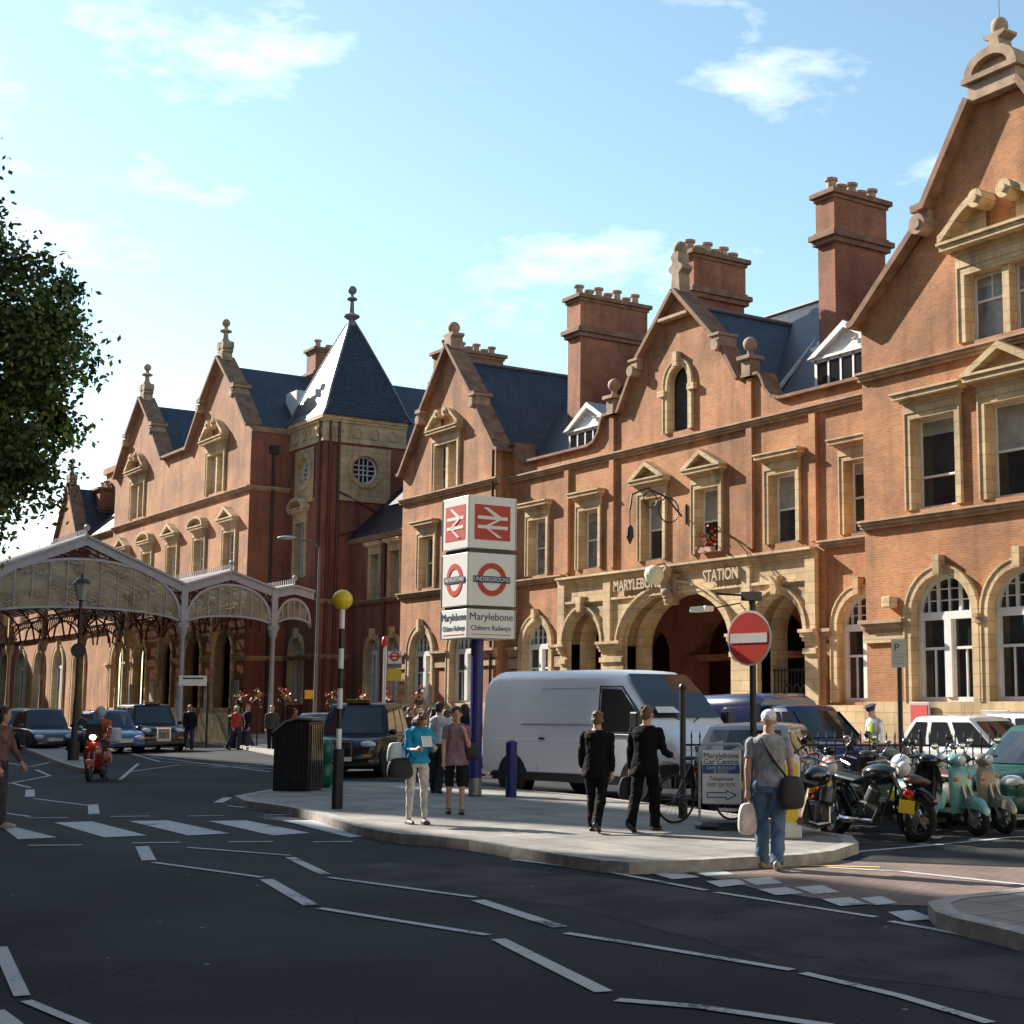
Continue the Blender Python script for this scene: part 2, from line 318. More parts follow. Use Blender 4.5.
# ------------------------------------------------------------------ ground
def sheet(name, polys, z, m, kind='structure', label=None):
    mb = MB()
    for P in polys:
        V = [mb.b.verts.new((p[0], p[1], z)) for p in P]
        for t in tessellate_polygon([[Vector((p[0], p[1], 0)) for p in P]]):
            try: mb.b.faces.new([V[i] for i in t])
            except ValueError: pass
    o = mb.build(name, m); o['kind'] = kind
    if label: o['label'] = label
    return o
sheet('ground', [[(-900, -600), (500, -600), (500, 900), (-900, 900)]], 0, 'asphalt')
G = lambda *pts: [tuple(gnd(x, y)[:2]) for x, y in pts]
def kerbed(name, outline, z=.12, kerb=.16):
    """raised pavement: flat top and granite kerb round it"""
    c = Vector((sum(p[0] for p in outline)/len(outline), sum(p[1] for p in outline)/len(outline)))
    mb = MB(); mb.prism(outline, -.05, z, 'z')
    o = mb.build(name, 'paving'); o['kind'] = 'structure'
    n = len(outline); mk = MB(); ar = sum(outline[i][0]*outline[(i+1) % n][1]-outline[(i+1) % n][0]*outline[i][1] for i in range(n)); sg = 1 if ar > 0 else -1
    nr = []
    for i in range(n):
        a, b, c_ = Vector(outline[i-1]), Vector(outline[i]), Vector(outline[(i+1) % n])
        d1, d2 = (b-a).normalized(), (c_-b).normalized(); nn = Vector((d1.y+d2.y, -d1.x-d2.x)); nr.append(nn.normalized()*sg if nn.length > .01 else Vector((0, 0)))
    oo = [(outline[i][0]+nr[i].x*.02, outline[i][1]+nr[i].y*.02) for i in range(n)]; ii = [(outline[i][0]-nr[i].x*kerb, outline[i][1]-nr[i].y*kerb) for i in range(n)]
    for i in range(n):
        j = (i+1) % n
        mk.face([(*oo[i], 0), (*oo[j], 0), (*oo[j], z+.006), (*oo[i], z+.006)]); mk.face([(*oo[i], z+.006), (*oo[j], z+.006), (*ii[j], z+.006), (*ii[i], z+.006)])
    k = mk.build('kerb', 'kerb'); k['kind'] = 'structure'
    return o
Gk = lambda *pts: [tuple(gnd(x, y, .12)[:2]) for x, y in pts]
near = Gk((236, 796), (246, 801), (262, 803), (290, 807), (320, 814), (360, 827), (400, 834), (430, 836), (470, 840), (512, 847), (562, 855), (602, 860.5), (630, 862.5), (652, 862), (700, 860), (752, 857), (800, 855), (832, 851), (857, 843), (850, 836))
back = [(-14.9, 14.6), (-14.2, 17.0), (-20.4, 13.75), (-22.2, 14.9), (-27.5, 14.9), (-31, 13.2)]
island = near+[(-16.6, 13.6), (-16.6, 14.2), (-19.2, 14.6), (-23, 15.2), (-28, 15.2), (-30.7, 13.4)]
kerbed('pavement', island)
kerbed('pavement', Gk((930, 903), (938, 912), (960, 919), (1000, 928), (1060, 944), (1200, 944), (1200, 880), (1040, 886), (990, 893), (950, 897)))
kerbed('pavement', [(-140, 28.5), (-76.7, 26.3), (-60, 22.8), (-46.6, 19.6), (-38.5, 23.5), (-30, 30), (-18, 31), (10, 31), (10, 50), (-140, 50)])
kerbed('pavement', [(-200, -10), (6, -10), (6, -3), (-8, .4), (-16, 3.2), (-24.5, 5.4), (-40, 6.2), (-200, 4)])
kerbed('traffic_island', Gk((8, 742), (40, 754), (60, 762), (80, 768), (96, 770), (88, 760), (60, 748), (30, 738)))
sheet('road', [G((648, 862), (700, 866), (760, 862), (805, 858), (860, 862), (1024, 868), (1100, 880), (1024, 889), (960, 896), (926, 906), (860, 905), (760, 890))], .004, 'redpaving')
sheet('road', [G((860, 846), (1024, 840), (1300, 835), (1300, 868), (1024, 867), (862, 860))], .003, 'asphalt2')
sheet('road', [[(-18.5, 15), (-14.6, 13.3), (4, 18), (10, 31), (-17, 31)]], .0015, 'asphalt2')
sheet('road_patch', [G((330, 858), (470, 863), (640, 882), (790, 905), (900, 918), (1100, 960), (1100, 1012), (930, 985), (800, 972), (700, 940), (560, 905), (440, 893), (330, 878))], .002, 'asphalt2')
# painted markings
def strip(pts, wd):
    P = [gnd(*p) for p in pts]; out = []
    for a, b in zip(P, P[1:]):
        d = (b-a).normalized(); n = Vector((-d.y, d.x, 0))*wd*.39
        out.append([tuple((a+n)[:2]), tuple((a-n)[:2]), tuple((b-n)[:2]), tuple((b+n)[:2])])
    return out
mk = []
for pl, wd in (([(187, 848), (290, 856)], .1), ([(290, 858), (325, 875)], .15), ([(328, 878), (475, 898)], .1), ([(478, 901), (560, 928)], .17), ([(566, 934), (642, 946), (792, 971)], .11), ([(803, 974), (900, 997), (990, 1024)], .11),
               ([(142, 847), (149, 861)], .2), ([(153, 863), (262, 878)], .1), ([(266, 880), (311, 906)], .17), ([(319, 909), (488, 936)], .11), ([(498, 940), (604, 993)], .15), ([(617, 1001), (700, 1008), (830, 1027)], .13),
               ([(0, 948), (12, 975), (22, 997)], .12), ([(26, 1002), (88, 1028)], .09), ([(-5, 1012), (18, 1030)], .13),
               ([(10, 783), (30, 788)], .12), ([(30, 790), (30, 797)], .22), ([(34, 799), (90, 806)], .1), ([(93, 805), (94, 815)], .22), ([(36, 770), (50, 776), (8, 784)], .12),
               ([(218, 803), (228, 798)], .22), ([(228, 806), (275, 812)], .1), ([(512, 860), (606, 872), (706, 891)], .1), ([(716, 893), (876, 918)], .1), ([(890, 922), (1040, 950)], .1), ([(0, 813), (30, 817)], .12)):
    mk += strip(pl, wd)
for x0, x1, y in ((28, 68, 818.5), (110, 150, 817), (188, 224, 816.5), (264, 300, 815.5), (28, 82, 846), (132, 180, 843.5), (228, 273, 842.5), (313, 353, 842.5), (392, 430, 842.5)):
    mk += strip([(x0, y), (x1, y-.5)], .13)
for q in (((0, 826), (8, 826), (57, 838), (18, 840)), ((54, 823), (92, 822), (147, 836), (104, 838)), ((128, 821.5), (168, 821), (230, 834), (188, 836)), ((208, 821.5), (246, 821), (310, 833.5), (272, 836)), ((282, 821), (318, 820.5), (385, 836), (350, 838))):
    mk.append(G(*q))
for q in (((652, 874), (682, 873), (700, 878), (672, 880)), ((690, 870), (715, 869), (735, 875), (706, 877)), ((706, 882), (738, 880), (747, 885), (720, 888)), ((742, 880), (770, 878), (783, 884), (756, 886)), ((758, 890), (786, 888), (804, 894), (776, 896)), ((795, 888), (822, 886), (840, 893), (814, 895)),
          ((822, 900), (850, 898), (868, 905), (840, 907)), ((860, 899), (882, 897), (898, 904), (876, 906)), ((888, 913), (912, 911), (936, 920), (906, 922)), ((610, 869), (640, 869), (652, 874), (622, 875))):
    mk.append(G(*q))
for q in ([(840, 857), (860, 852), (930, 846), (1010, 838), (1060, 835)], [(828, 868), (900, 872), (1030, 886)]):
    mk += strip(q, .12)
for q in ([(125, 752), (160, 762), (250, 766)], [(130, 772), (180, 765), (300, 770)], [(120, 780), (138, 764)], [(210, 768), (290, 764)], [(150, 757), (270, 772)], [(-10, 760), (30, 767), (62, 760)]):
    mk += strip(q, .12)
sheet('road_marking', mk, .009, 'marking')
sheet('road_marking', strip([(790, 861), (846, 857)], .16)+strip([(800, 866), (880, 868)], .14), .0105, C('yellow_line', (.55, .42, .08), .8))
# ------------------------------------------------------------------ windows of the station
def fY(Y): return lambda u, v, d: (u, Y+d, v)
def fX(X): return lambda u, v, d: (X-d, u, v)
def sash(parent, fn, c, hw, z0, z1, dep=.4, bars=1, frame='white_paint', glass='glass', mull=False, rail=.5, topbars=0):
    mb = MB(); t = .075
    def bx(u0, u1, v0, v1, d0=dep-.07, d1=dep+.02):
        P = [fn(u0, v0, d0), fn(u1, v1, d1)]; mb.box(P[0][0], P[1][0], P[0][1], P[1][1], P[0][2], P[1][2])
    bx(c-hw, c-hw+t, z0, z1); bx(c+hw-t, c+hw, z0, z1); bx(c-hw+t, c+hw-t, z0, z0+t*1.5); bx(c-hw+t, c+hw-t, z1-t, z1)
    zm = z0+(z1-z0)*rail; bx(c-hw+t, c+hw-t, zm-.035, zm+.035, dep-.09, dep+.02)
    if mull: bx(c-.09, c+.09, z0+t, z1-t, dep-.12, dep)
    for i in range(1, bars): 
        x = c-hw+2*hw*i/bars; bx(x-.017, x+.017, z0+t, zm, dep-.05, dep+.01)
    for i in range(1, topbars+1):
        x = c-hw+2*hw*i/(topbars+1); bx(x-.017, x+.017, zm, z1-t, dep-.05, dep+.01)
    mb.build('sash_frame', frame, parent, bevel=.008)
    g = MB(); g.face([fn(c-hw, z0, dep), fn(c+hw, z0, dep), fn(c+hw, z1, dep), fn(c-hw, z1, dep)]); g.build('pane', glass, parent)
    rr = random.random()
    if rr < .45:
        h_ = (z1-z0)*random.choice((.18, .3, .48)); g = MB(); g.face([fn(c-hw+t, z1-h_, dep-.006), fn(c+hw-t, z1-h_, dep-.006), fn(c+hw-t, z1-t, dep-.006), fn(c-hw+t, z1-t, dep-.006)]); g.build('blind', 'blind', parent)
    elif rr < .75:
        for sg in (-1, 1):
            a, b = sorted((c+sg*(hw-t), c+sg*(hw-t-hw*random.uniform(.2, .45)))); g = MB(); g.face([fn(a, z0+t, dep-.006), fn(b, z0+t, dep-.006), fn(b, z1-t, dep-.006), fn(a, z1-t, dep-.006)]); g.build('curtain', 'curtain', parent)
def surround(fn, hole, wd=.22, proud=.1, dep=.44, shrink=.03):
    """stone band round an opening given counter-clockwise from its bottom left corner"""
    n = len(hole); cx = sum(p[0] for p in hole)/n
    path = hole[1:]+hole[:1]
    def off(o):
        r = []
        for i, p in enumerate(path):
            a = Vector(path[max(i-1, 0)]); b = Vector(path[min(i+1, n-1)]); p = Vector(p)
            if i == 0: nn = Vector((1, 0))
            elif i == n-1: nn = Vector((-1, 0))
            else:
                d1, d2 = (p-a), (b-p)
                if d1.length < 1e-6: d1 = d2
                if d2.length < 1e-6: d2 = d1
                d1.normalize(); d2.normalize(); n1 = Vector((d1.y, -d1.x)); n2 = Vector((d2.y, -d2.x)); nn = n1+n2; nn = nn/max(nn.dot(n1), .3)
            r.append((p.x+nn.x*o, p.y+nn.y*o))
        return r
    mb = MB(); ringprism(mb, off(-shrink), off(wd), -proud, dep, fn)
    ringprism(mb, off(wd-.06), off(wd), -proud-.035, -proud, fn)
    return mb
def hood(mb, fn, c, hw, z, kind, s=1.0):
    def bx(u0, u1, v0, v1, d0, d1=.02):
        A, B = fn(u0, v0, d0), fn(u1, v1, d1); mb.box(A[0], B[0], A[1], B[1], A[2], B[2])
    w_ = hw+.25*s
    bx(c-w_+.02, c+w_-.02, z, z+.3*s, -.12); bx(c-w_-.06, c+w_+.06, z+.3*s, z+.4*s, -.2)
    bx(c-w_-.2*s, c+w_+.2*s, z+.4*s, z+.55*s, -.42*s); bx(c-w_-.26*s, c+w_+.26*s, z+.55*s, z+.62*s, -.48*s)
    zt = z+.62*s; W = w_+.26*s; hh = .72*s
    if kind == 'tri':
        for d, o, i in ((-.48*s, 0, .15*s),):
            out = [(c-W, zt), (c, zt+hh), (c+W, zt)]; inn = [(c-W+.42*s, zt), (c, zt+hh-.2*s), (c+W-.42*s, zt)]
            ringprism(mb, inn, out, d, .02, fn)
        for a in ((c-W+.3*s, zt), (c+W-.3*s, zt), (c, zt+hh-.15*s)): pass
        mb.face([fn(c-W+.3*s, zt, -.1), fn(c+W-.3*s, zt, -.1), fn(c, zt+hh-.12*s, -.1)])
    if kind == 'seg':
        n = 10; out = [(c+W*math.cos(PI*k/n), zt+hh*.9*math.sin(PI*k/n)) for k in range(n+1)]; inn = [(c+(W-.2*s)*math.cos(PI*k/n), zt+(hh*.9-.17*s)*math.sin(PI*k/n)) for k in range(n+1)]
        ringprism(mb, inn, out, -.48*s, .02, fn); mb.face([fn(*p, -.1) for p in inn])
    if kind == 'scroll':
        for sg in (-1, 1):
            pts = [(c+sg*(W-u*W*.74), zt+.05+.78*s*math.sin(u*PI/2)**1.3) for u in [k/8 for k in range(9)]]
            for (a, b), (p, q) in zip(pts, pts[1:]): 
                ringprism(mb, [(a, b-.05), (p, q-.05)], [(a, b+.16*s), (p, q+.16*s)], -.42*s, .02, fn)
                mb.face([fn(a, zt, -.1), fn(p, zt, -.1), fn(p, q, -.1), fn(a, b, -.1)])
            e = pts[-1]; q0 = fn(e[0]-sg*.02, e[1]-.02, -.5*s); q1 = fn(e[0]-sg*.02, e[1]-.02, .02)
            mb.tube([q0, q1], .23*s, 14); qa = fn(e[0]-sg*.02, e[1]-.02, -.56*s); mb.tube([qa, q0], .1*s, 10)
def rect_window(parent, holes, fn, c, hw, z0, z1, kind='flat', s=1.0, glass='glass', double=False, dep=.44, bars=1, rail=.5, label=None, topbars=0, stone='stone'):
    h = rect(c-hw, c+hw, z0, z1); holes.append(h)
    mb = surround(fn, h, .22*s, .09, dep); hood(mb, fn, c, hw, z1+.2*s, kind, s)
    o = mb.build('window', stone, parent)
    if label: o['label'] = label
    if double:
        m2 = MB(); A, B = fn(c-.13, z0, .02), fn(c+.13, z1, dep+.03); m2.box(A[0], B[0], A[1], B[1], A[2], B[2]); m2.build('mullion', stone, o)
        for sg in (-1, 1): sash(o, fn, c+sg*(hw/2+.05), hw/2-.09, z0, z1-.03, dep-.03, bars, glass=glass, topbars=topbars, rail=rail)
    else: sash(o, fn, c, hw-.03, z0, z1-.03, dep-.03, bars, glass=glass, topbars=topbars, rail=rail)
    return o
def arch_window(parent, holes, fn, c, hw, z0, zs, zimp=None, dark=False, stone='stone', frame='white_paint', wd=.3, key=True, dep=.38):
    h = arch(c, hw, z0, zs, 14); holes.append(h)
    mb = surround(fn, h, wd, .12, dep)
    zt = zs+hw
    if key:
        for A, B in ((fn(c-.13, zt-.05, -.28), fn(c+.13, zt+.55, .02)),): mb.box(A[0], B[0], A[1], B[1], A[2], B[2])
    o = mb.build('window', stone, parent)
    if dark: 
        g = MB(); g.face([fn(c-hw-1, z0-.1, dep+.5), fn(c+hw+1, z0-.1, dep+.5), fn(c+hw+1, zt+.6, dep+.5), fn(c-hw-1, zt+.6, dep+.5)]); g.build('pane', 'glass', o); return o
    f = MB(); t = .11; dp = dep-.03
    def bx(u0, u1, v0, v1, d0=dp-.1, d1=dp+.02):
        A, B = fn(u0, v0, d0), fn(u1, v1, d1); f.box(A[0], B[0], A[1], B[1], A[2], B[2])
    hw2 = hw-.03
    bx(c-hw2, c-hw2+t, z0, zs); bx(c+hw2-t, c+hw2, z0, zs); bx(c-hw2+t, c+hw2-t, z0, z0+.14); bx(c-hw2+t, c+hw2-t, zs-.12, zs+.12, dp-.16)
    bx(c-.14, c+.14, z0+.14, zs-.12, dp-.16); zm = z0+(zs-z0)*.62
    for sg in (-1, 1):
        u0, u1 = sorted((c+sg*.14, c+sg*(hw2-t))); bx(u0, u1, zm-.04, zm+.04); um = (u0+u1)/2; bx(um-.02, um+.02, z0+.14, zm-.04, dp-.05); bx(u0, u0+.05, z0+.14, zs-.12, dp-.07); bx(u1-.05, u1, z0+.14, zs-.12, dp-.07)
    n = 14; oi = [(c+(hw2-t)*math.cos(PI*k/n), zs+(hw2-t)*math.sin(PI*k/n)) for k in range(n+1)]; oo = [(c+hw2*math.cos(PI*k/n), zs+hw2*math.sin(PI*k/n)) for k in range(n+1)]
    ringprism(f, oi, oo, dp-.1, dp+.02, fn)
    for u, tt in ((-.36, .05), (.36, .05), (0, .02), (-.68, .02), (.68, .02)):
        x = u*hw2; top = math.sqrt(max(hw2**2-x*x, 0))-.05; bx(c+x-tt, c+x+tt, zs+.12, zs+top, dp-.07, dp+.01)
    for v in (.38, .66):
        q = math.sqrt(1-v*v)*hw2-.05; bx(c-q, c+q, zs+v*hw2-.018, zs+v*hw2+.018, dp-.04, dp+.01)
    f.build('window_frame', frame, o)
    g = MB(); g.face([fn(p[0], p[1], dp+.01) for p in h]); g.build('pane', 'glass', o)
    return o
def course(mb, fn, u0, u1, z, prof=((0, .1, .12), (.1, .2, .2), (.2, .27, .27)), ends=.0):
    for a, b, d in prof:
        A, B = fn(u0-ends*d, z+a, -d), fn(u1+ends*d, z+b, .02); mb.box(A[0], B[0], A[1], B[1], A[2], B[2])
def chimney(parent, x0, x1, y0, y1, zb, zt, pots, m='brick_chimney', label=None):
    mb = MB().box(x0, x1, y0, y1, zb, zt-.1); o = mb.build('chimney', m, parent)
    c = MB()
    for z, d, h in ((zt-2.1, .16, .2), (zt-1.9, .28, .22), (zt-1.68, .12, .12), (zt-.35, .12, .15), (zt-.2, .24, .2)): c.box(x0-d, x1+d, y0-d, y1+d, z, z+h)
    c.build('chimney_cap', 'gable_coping', o, bevel=.02)
    b2 = MB().box(x0-.05, x1+.05, y0-.05, y1+.05, zt-1.56, zt-.35); b2.build('chimney_head', m, o)
    long_y = (y1-y0) > (x1-x0)
    for i in range(pots):
        f = (i+.5)/pots; x = (x0+x1)/2 if long_y else x0+(x1-x0)*f; y = y0+(y1-y0)*f if long_y else (y0+y1)/2; hh = (.62 if i % 2 == 0 else .4)
        x += random.uniform(-.05, .05); hh *= random.uniform(.9, 1.08)
        MB().lathe([(.22, 0), (.2, .08), (.18, hh-.14), (.26, hh-.1), (.26, hh), (.16, hh), (.15, hh-.1)], (x, y, zt), 10).build('chimney_pot', 'terracotta', o, auto=50)
    if label: o['label'] = label
    return o
def finial(parent, x, y, z, s=1.0, fancy=True, m='coping'):
    mb = MB()
    if fancy:
        mb.prism([(x-.42*s, z-.1), (x+.42*s, z-.1), (x+.34*s, z+.35*s), (x+.5*s, z+.42*s), (x+.5*s, z+.52*s), (x-.5*s, z+.52*s), (x-.5*s, z+.42*s), (x-.34*s, z+.35*s)], y-.3*s, y+.3*s)
        for sg in (-1, 1): mb.tube([(x+sg*.3*s, y-.32*s, z+.8*s), (x+sg*.3*s, y+.32*s, z+.8*s)], .26*s, 12)
        mb.lathe([(.3*s, z+.5*s), (.26*s, z+1.1*s), (.16*s, z+1.25*s), (.13*s, z+1.55*s), (.34*s, z+1.62*s), (.34*s, z+1.7*s), (.12*s, z+1.8*s), (.1*s, z+1.95*s)], (x, y, 0), 10); mb.ball((x, y, z+2.15*s), .24*s, 12, 8)
    else:
        mb.box(x-.26*s, x+.26*s, y-.26*s, y+.26*s, z-.1, z+.75*s); mb.box(x-.4*s, x+.4*s, y-.4*s, y+.4*s, z+.6*s, z+.75*s); mb.lathe([(.3*s, z+.75*s), (.14*s, z+.85*s), (.12*s, z+1.0*s)], (x, y, 0), 10); mb.ball((x, y, z+1.26*s), .3*s, 12, 8)
    return mb.build('finial', m, parent, auto=40)
def coping(parent, prof, Y, back=.55, front=.3, th=.2, name='coping', m='gable_coping'):
    """stone coping laid along a broken line of (x, z) points on top of a wall facing -y"""
    mb = MB(); th *= .8
    for i_, ((a, b), (c, d)) in enumerate(zip(prof, prof[1:])):
        v = Vector((c-a, d-b)); front += .006; back += .006
        if v.length < 1e-4: continue
        v.normalize(); n = Vector((-v.y, v.x))
        if n.y < 0 or (abs(n.y) < 1e-3): n = -n if n.y < 0 else n
        q = [(a-v.x*.03, b-v.y*.03), (c+v.x*.03, d+v.y*.03), (c+v.x*.03+n.x*th, d+v.y*.03+n.y*th), (a-v.x*.03+n.x*th, b-v.y*.03+n.y*th)]
        mb.prism(q, Y-front, Y+back)
    return mb.build(name, m, parent)
# ------------------------------------------------------------------ main station building
st = thing('station_building', 'long orange brick railway station front with stone entrance arches and steep gables', 'station', (-47, 36, 0))
st.location = (0, 0, 0)
YM = 36.0; ZA = 12.2; ZB = 7.35; CX = -47.75
SLIM = ((0, .1, .1), (.1, .2, .2), (.2, .26, .27))
# --- middle range
fn = fY(YM); holes = []
def gabprof(c, foot, z0, kn, zk, zt, left=True): pass
prof_half = [(8.9, 13.0), (6.4, 13.0), (5.9, 13.15), (5.55, 13.5), (5.35, 13.95), (5.2, 14.15), (3.95, 14.15), (2.7, 16.0), (2.7, 16.05), (2.55, 16.1), (0, 18.5)]
L_half = [(CX-a, z) for a, z in prof_half]; R_half = [(CX+a, z) for a, z in prof_half]
XL, XR = -61.2, -34.7
pier = [(XL, 14.0), (-60.4, 14.0), (-60.35, 13.5), (-60.1, 13.15), (-59.7, 13.0)]
top = pier+L_half[1:]+R_half[::-1][1:-1]+[(CX+6.4, 13.0), (XR, 13.0)]
outer = [(XL, .1), (XR, .1)]+top[::-1]
up = [(-58.45, 'flat'), (-54.2, 'flat'), (-49.5, 'tri'), (-45.85, 'tri'), (-41.35, 'flat'), (-37.3, 'flat')]
wins = MB
for i, (c, k) in enumerate(up):
    w_ = rect_window(st, holes, fn, c, .78, ZB+.3, 10.25, k, .95, glass='glass_curtain' if i in (0, 1) else 'glass', bars=1, rail=.5, topbars=0)
    if i == 3: flower_win = w_
# tall arched light in the entrance gable
h = arch(CX+.05, .72, 12.75, 14.75, 12); holes.append(h); mb = surround(fn, h, .26, .1, .4)
mb.box(CX-.1, CX+.2, YM-.26, YM+.02, 15.4, 16.0)
for sg in (-1, 1): mb.box(CX+.05+sg*1.0-.25, CX+.05+sg*1.0+.2, YM-.2, YM+.02, 14.3, 14.55)
gw = mb.build('window', 'stone', st); f = MB()
for u in (-.7, .7): f.box(CX+.05+u-.05, CX+.05+u+.05, YM+.3, YM+.4, 12.8, 14.8)
f.box(CX+.03, CX+.07, YM+.33, YM+.4, 12.8, 15.4)
for z in (12.85, 13.5, 14.1, 14.75): f.box(CX-.65, CX+.75, YM+.33, YM+.4, z-(.05 if z == 14.1 else .02), z+(.05 if z == 14.1 else .02))
ringprism(f, [(CX+.05+.6*math.cos(PI*k/12), 14.75+.6*math.sin(PI*k/12)) for k in range(13)], [(CX+.05+.7*math.cos(PI*k/12), 14.75+.7*math.sin(PI*k/12)) for k in range(13)], .3, .4, fn)
f.build('window_frame', 'white_paint', gw); g = MB(); g.face([fn(*p, .38) for p in h]); g.build('pane', 'glass_curtain', gw)
# ground floor arches
arch_window(st, holes, fn, -58.45, 1.16, 1.85, 4.4); arch_window(st, holes, fn, -37.35, 1.16, 1.85, 4.4)
E1 = arch(-54.25, 1.32, .15, 4.4, 14); E2 = arch(CX, 3.55, .15, 4.2, 20, rise=2.1); E3 = arch(-41.35, 1.32, .15, 4.4, 14)
mb = MB(); holed(mb, outer, holes+[E1, E2, E3], fn, .44); mb.build('wall', 'brick', st)
# stone entrance screen in front of the brick
XE0, XE1 = -56.15, -39.35
mb = MB(); F = fY(YM-.22); holed(mb, rect(XE0, XE1, .1, 7.3), [E1, E2, E3], F, 1.5)
for x in (XE0, XE1): mb.face([(x, YM-.22, .1), (x, YM, .1), (x, YM, 7.3), (x, YM-.22, 7.3)])
for h, wd in ((E1, .3), (E2, .38), (E3, .3)):
    path = h[2:]; n = len(path); cxx = (path[0][0]+path[-1][0])/2; zs = path[0][1]
    o1 = [(cxx+(p[0]-cxx)*(1+wd/abs(path[0][0]-cxx)), zs+(p[1]-zs)*(1+wd/(max(q[1] for q in path)-zs))) for p in path]
    o2 = [(cxx+(p[0]-cxx)*(1+(wd-.1)/abs(path[0][0]-cxx)), zs+(p[1]-zs)*(1+(wd-.1)/(max(q[1] for q in path)-zs))) for p in path]
    ringprism(mb, path, o1, -.1, .02, F); ringprism(mb, o2, o1, -.2, -.1, F)
for a, b in ((XE0, -55.6), (-52.95, -51.3), (-44.2, -42.65), (-40.05, XE1)):
    course(mb, F, a-.05, b+.05, 4.0, ((0, .14, .08), (.14, .3, .18), (.3, .42, .28))); mb.box(a, b, YM-.32, YM-.2, 3.55, 3.75); mb.box(a-.05, b+.05, YM-.36, YM-.2, .1, 1.2)
for x in (XE0+.22, -52.35, -43.15, XE1-.22):
    mb.box(x-.26, x+.26, YM-.36, YM-.2, 4.4, 7.15)
course(mb, F, XE0, XE1, 6.05, ((0, .1, .06), (.1, .2, .12))); course(mb, F, XE0, XE1, 7.0, ((0, .1, .1), (.1, .22, .2), (.22, .32, .32)))
for c in (-54.25, -41.35): mb.prism([(c-.14, 5.75), (c+.14, 5.75), (c+.22, 6.4), (c-.22, 6.4)], YM-.55, YM-.2)
ent = mb.build('entrance_screen', 'stone', st)
k = MB()
for i in range(9):
    a = i*.7; k.ball((CX+.32*math.cos(a)*(.4+.1*i/9), YM-.55-.04*(i % 3), 5.9+.14*i), (.3-.012*i, .22, .2), 8, 6)
k.prism([(CX-.3, 5.7), (CX+.3, 5.7), (CX+.42, 6.9), (CX-.42, 6.9)], YM-.5, YM-.2); k.build('carved_keystone', 'coping', ent, auto=60)
# inside the porch
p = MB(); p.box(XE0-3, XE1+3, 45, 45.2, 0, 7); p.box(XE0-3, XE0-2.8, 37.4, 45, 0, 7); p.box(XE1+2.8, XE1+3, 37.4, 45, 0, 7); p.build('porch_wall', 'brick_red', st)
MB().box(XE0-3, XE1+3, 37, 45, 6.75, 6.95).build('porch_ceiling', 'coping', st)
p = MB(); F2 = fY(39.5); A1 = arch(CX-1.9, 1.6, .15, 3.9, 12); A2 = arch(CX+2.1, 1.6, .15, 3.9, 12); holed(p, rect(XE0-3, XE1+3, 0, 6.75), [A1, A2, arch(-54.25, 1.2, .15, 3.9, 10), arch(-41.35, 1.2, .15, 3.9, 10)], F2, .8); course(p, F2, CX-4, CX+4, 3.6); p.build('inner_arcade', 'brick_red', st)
p = MB(); p.box(CX-4, CX+4, 43, 43.05, .1, 4.8); p.build('glazed_doors', 'glass', st)
sg_ = MB().box(-46.6, -45.5, 38.6, 38.7, 3.15, 3.35).build('lit_sign', C('lit_sign', (1, .8, .3), .5, emit=1.2), st)
# gates in the right arch
gt = MB()
for i in range(14): gt.box(-42.6+i*.19, -42.57+i*.19, YM+.55, YM+.58, .2, 3.1)
for z in (.4, 1.6, 3.0): gt.box(-42.65, -40.05, YM+.54, YM+.59, z, z+.05)
for i in range(3): gt.torus((-41.35+.5*(i-1), YM+.56, 2.3), .2, .03, 'y', 14, 5)
gt.build('iron_gate', 'iron', st)
# string courses, pilasters, coping of the middle range
mb = MB(); course(mb, fn, XL, XR, ZA); course(mb, fn, XL, XE0, ZB-.1); course(mb, fn, XE1, XR, ZB-.1)
for a, b in ((-60.9, -59.8), (-57.1, XE0), (XE1, -38.7), (-36.0, XR)): course(mb, fn, a, b, 4.0, ((0, .14, .08), (.14, .3, .18), (.3, .42, .28))); mb.box(a, b, YM-.1, YM+.02, 3.45, 3.9)
mb.build('string_course', 'string', st)
for x in (-55.9, -52.35, -43.15, -39.6): MB().box(x-.17, x+.17, YM-.14, YM+.02, ZB+.2, ZA).build('pilaster', 'brick', st)
for x in (-52.35, -43.15): MB().box(x-.17, x+.17, YM-.14, YM+.02, ZA+.27, 14.1).build('pilaster', 'brick', st)
MB().box(XE1+.03, XE1+.3, YM-.12, YM+.02, 1.76, ZB-.1).build('pilaster', 'brick', st)
for a, b in ((XL, XE0-.03), (XE1+.03, XR)): MB().box(a, b, YM-.12, YM+.02, .1, 1.75).build('plinth', 'stone', st)
pr = top[:]
coping(st, pr[:5], YM, .9, .12, .12); coping(st, pr[4:5]+L_half[1:7], YM, .6, .18, .14); coping(st, L_half[6:8], YM, .6, .28, .2)
coping(st, R_half[6:8], YM, .6, .28, .2); coping(st, [L_half[-2], L_half[-1]], YM, .65, .34, .22); coping(st, [R_half[-1], R_half[-2]], YM, .65, .34, .22)
coping(st, [(XR, 13.0)]+R_half[1:7], YM, .6, .18, .14)
for sg in (-1, 1):
    mb = MB(); x = CX+sg*2.75; mb.box(x-.2, x+.28*(1), YM-.3, YM+.6, 15.75, 16.15); mb.tube([(x+sg*.12, YM-.42, 15.7), (x+sg*.12, YM+.5, 15.7)], .24, 12); mb.box(x-.35, x+.35, YM-.36, YM+.62, 16.1, 16.22)
    mb.build('kneeler', 'coping', st, bevel=.02)
MB().prism([(CX-1.0, 17.42), (CX+1.0, 17.42), (CX+.95, 17.54), (CX-.95, 17.54)], YM-.34, YM+.02).build('gable_band', 'string', st)
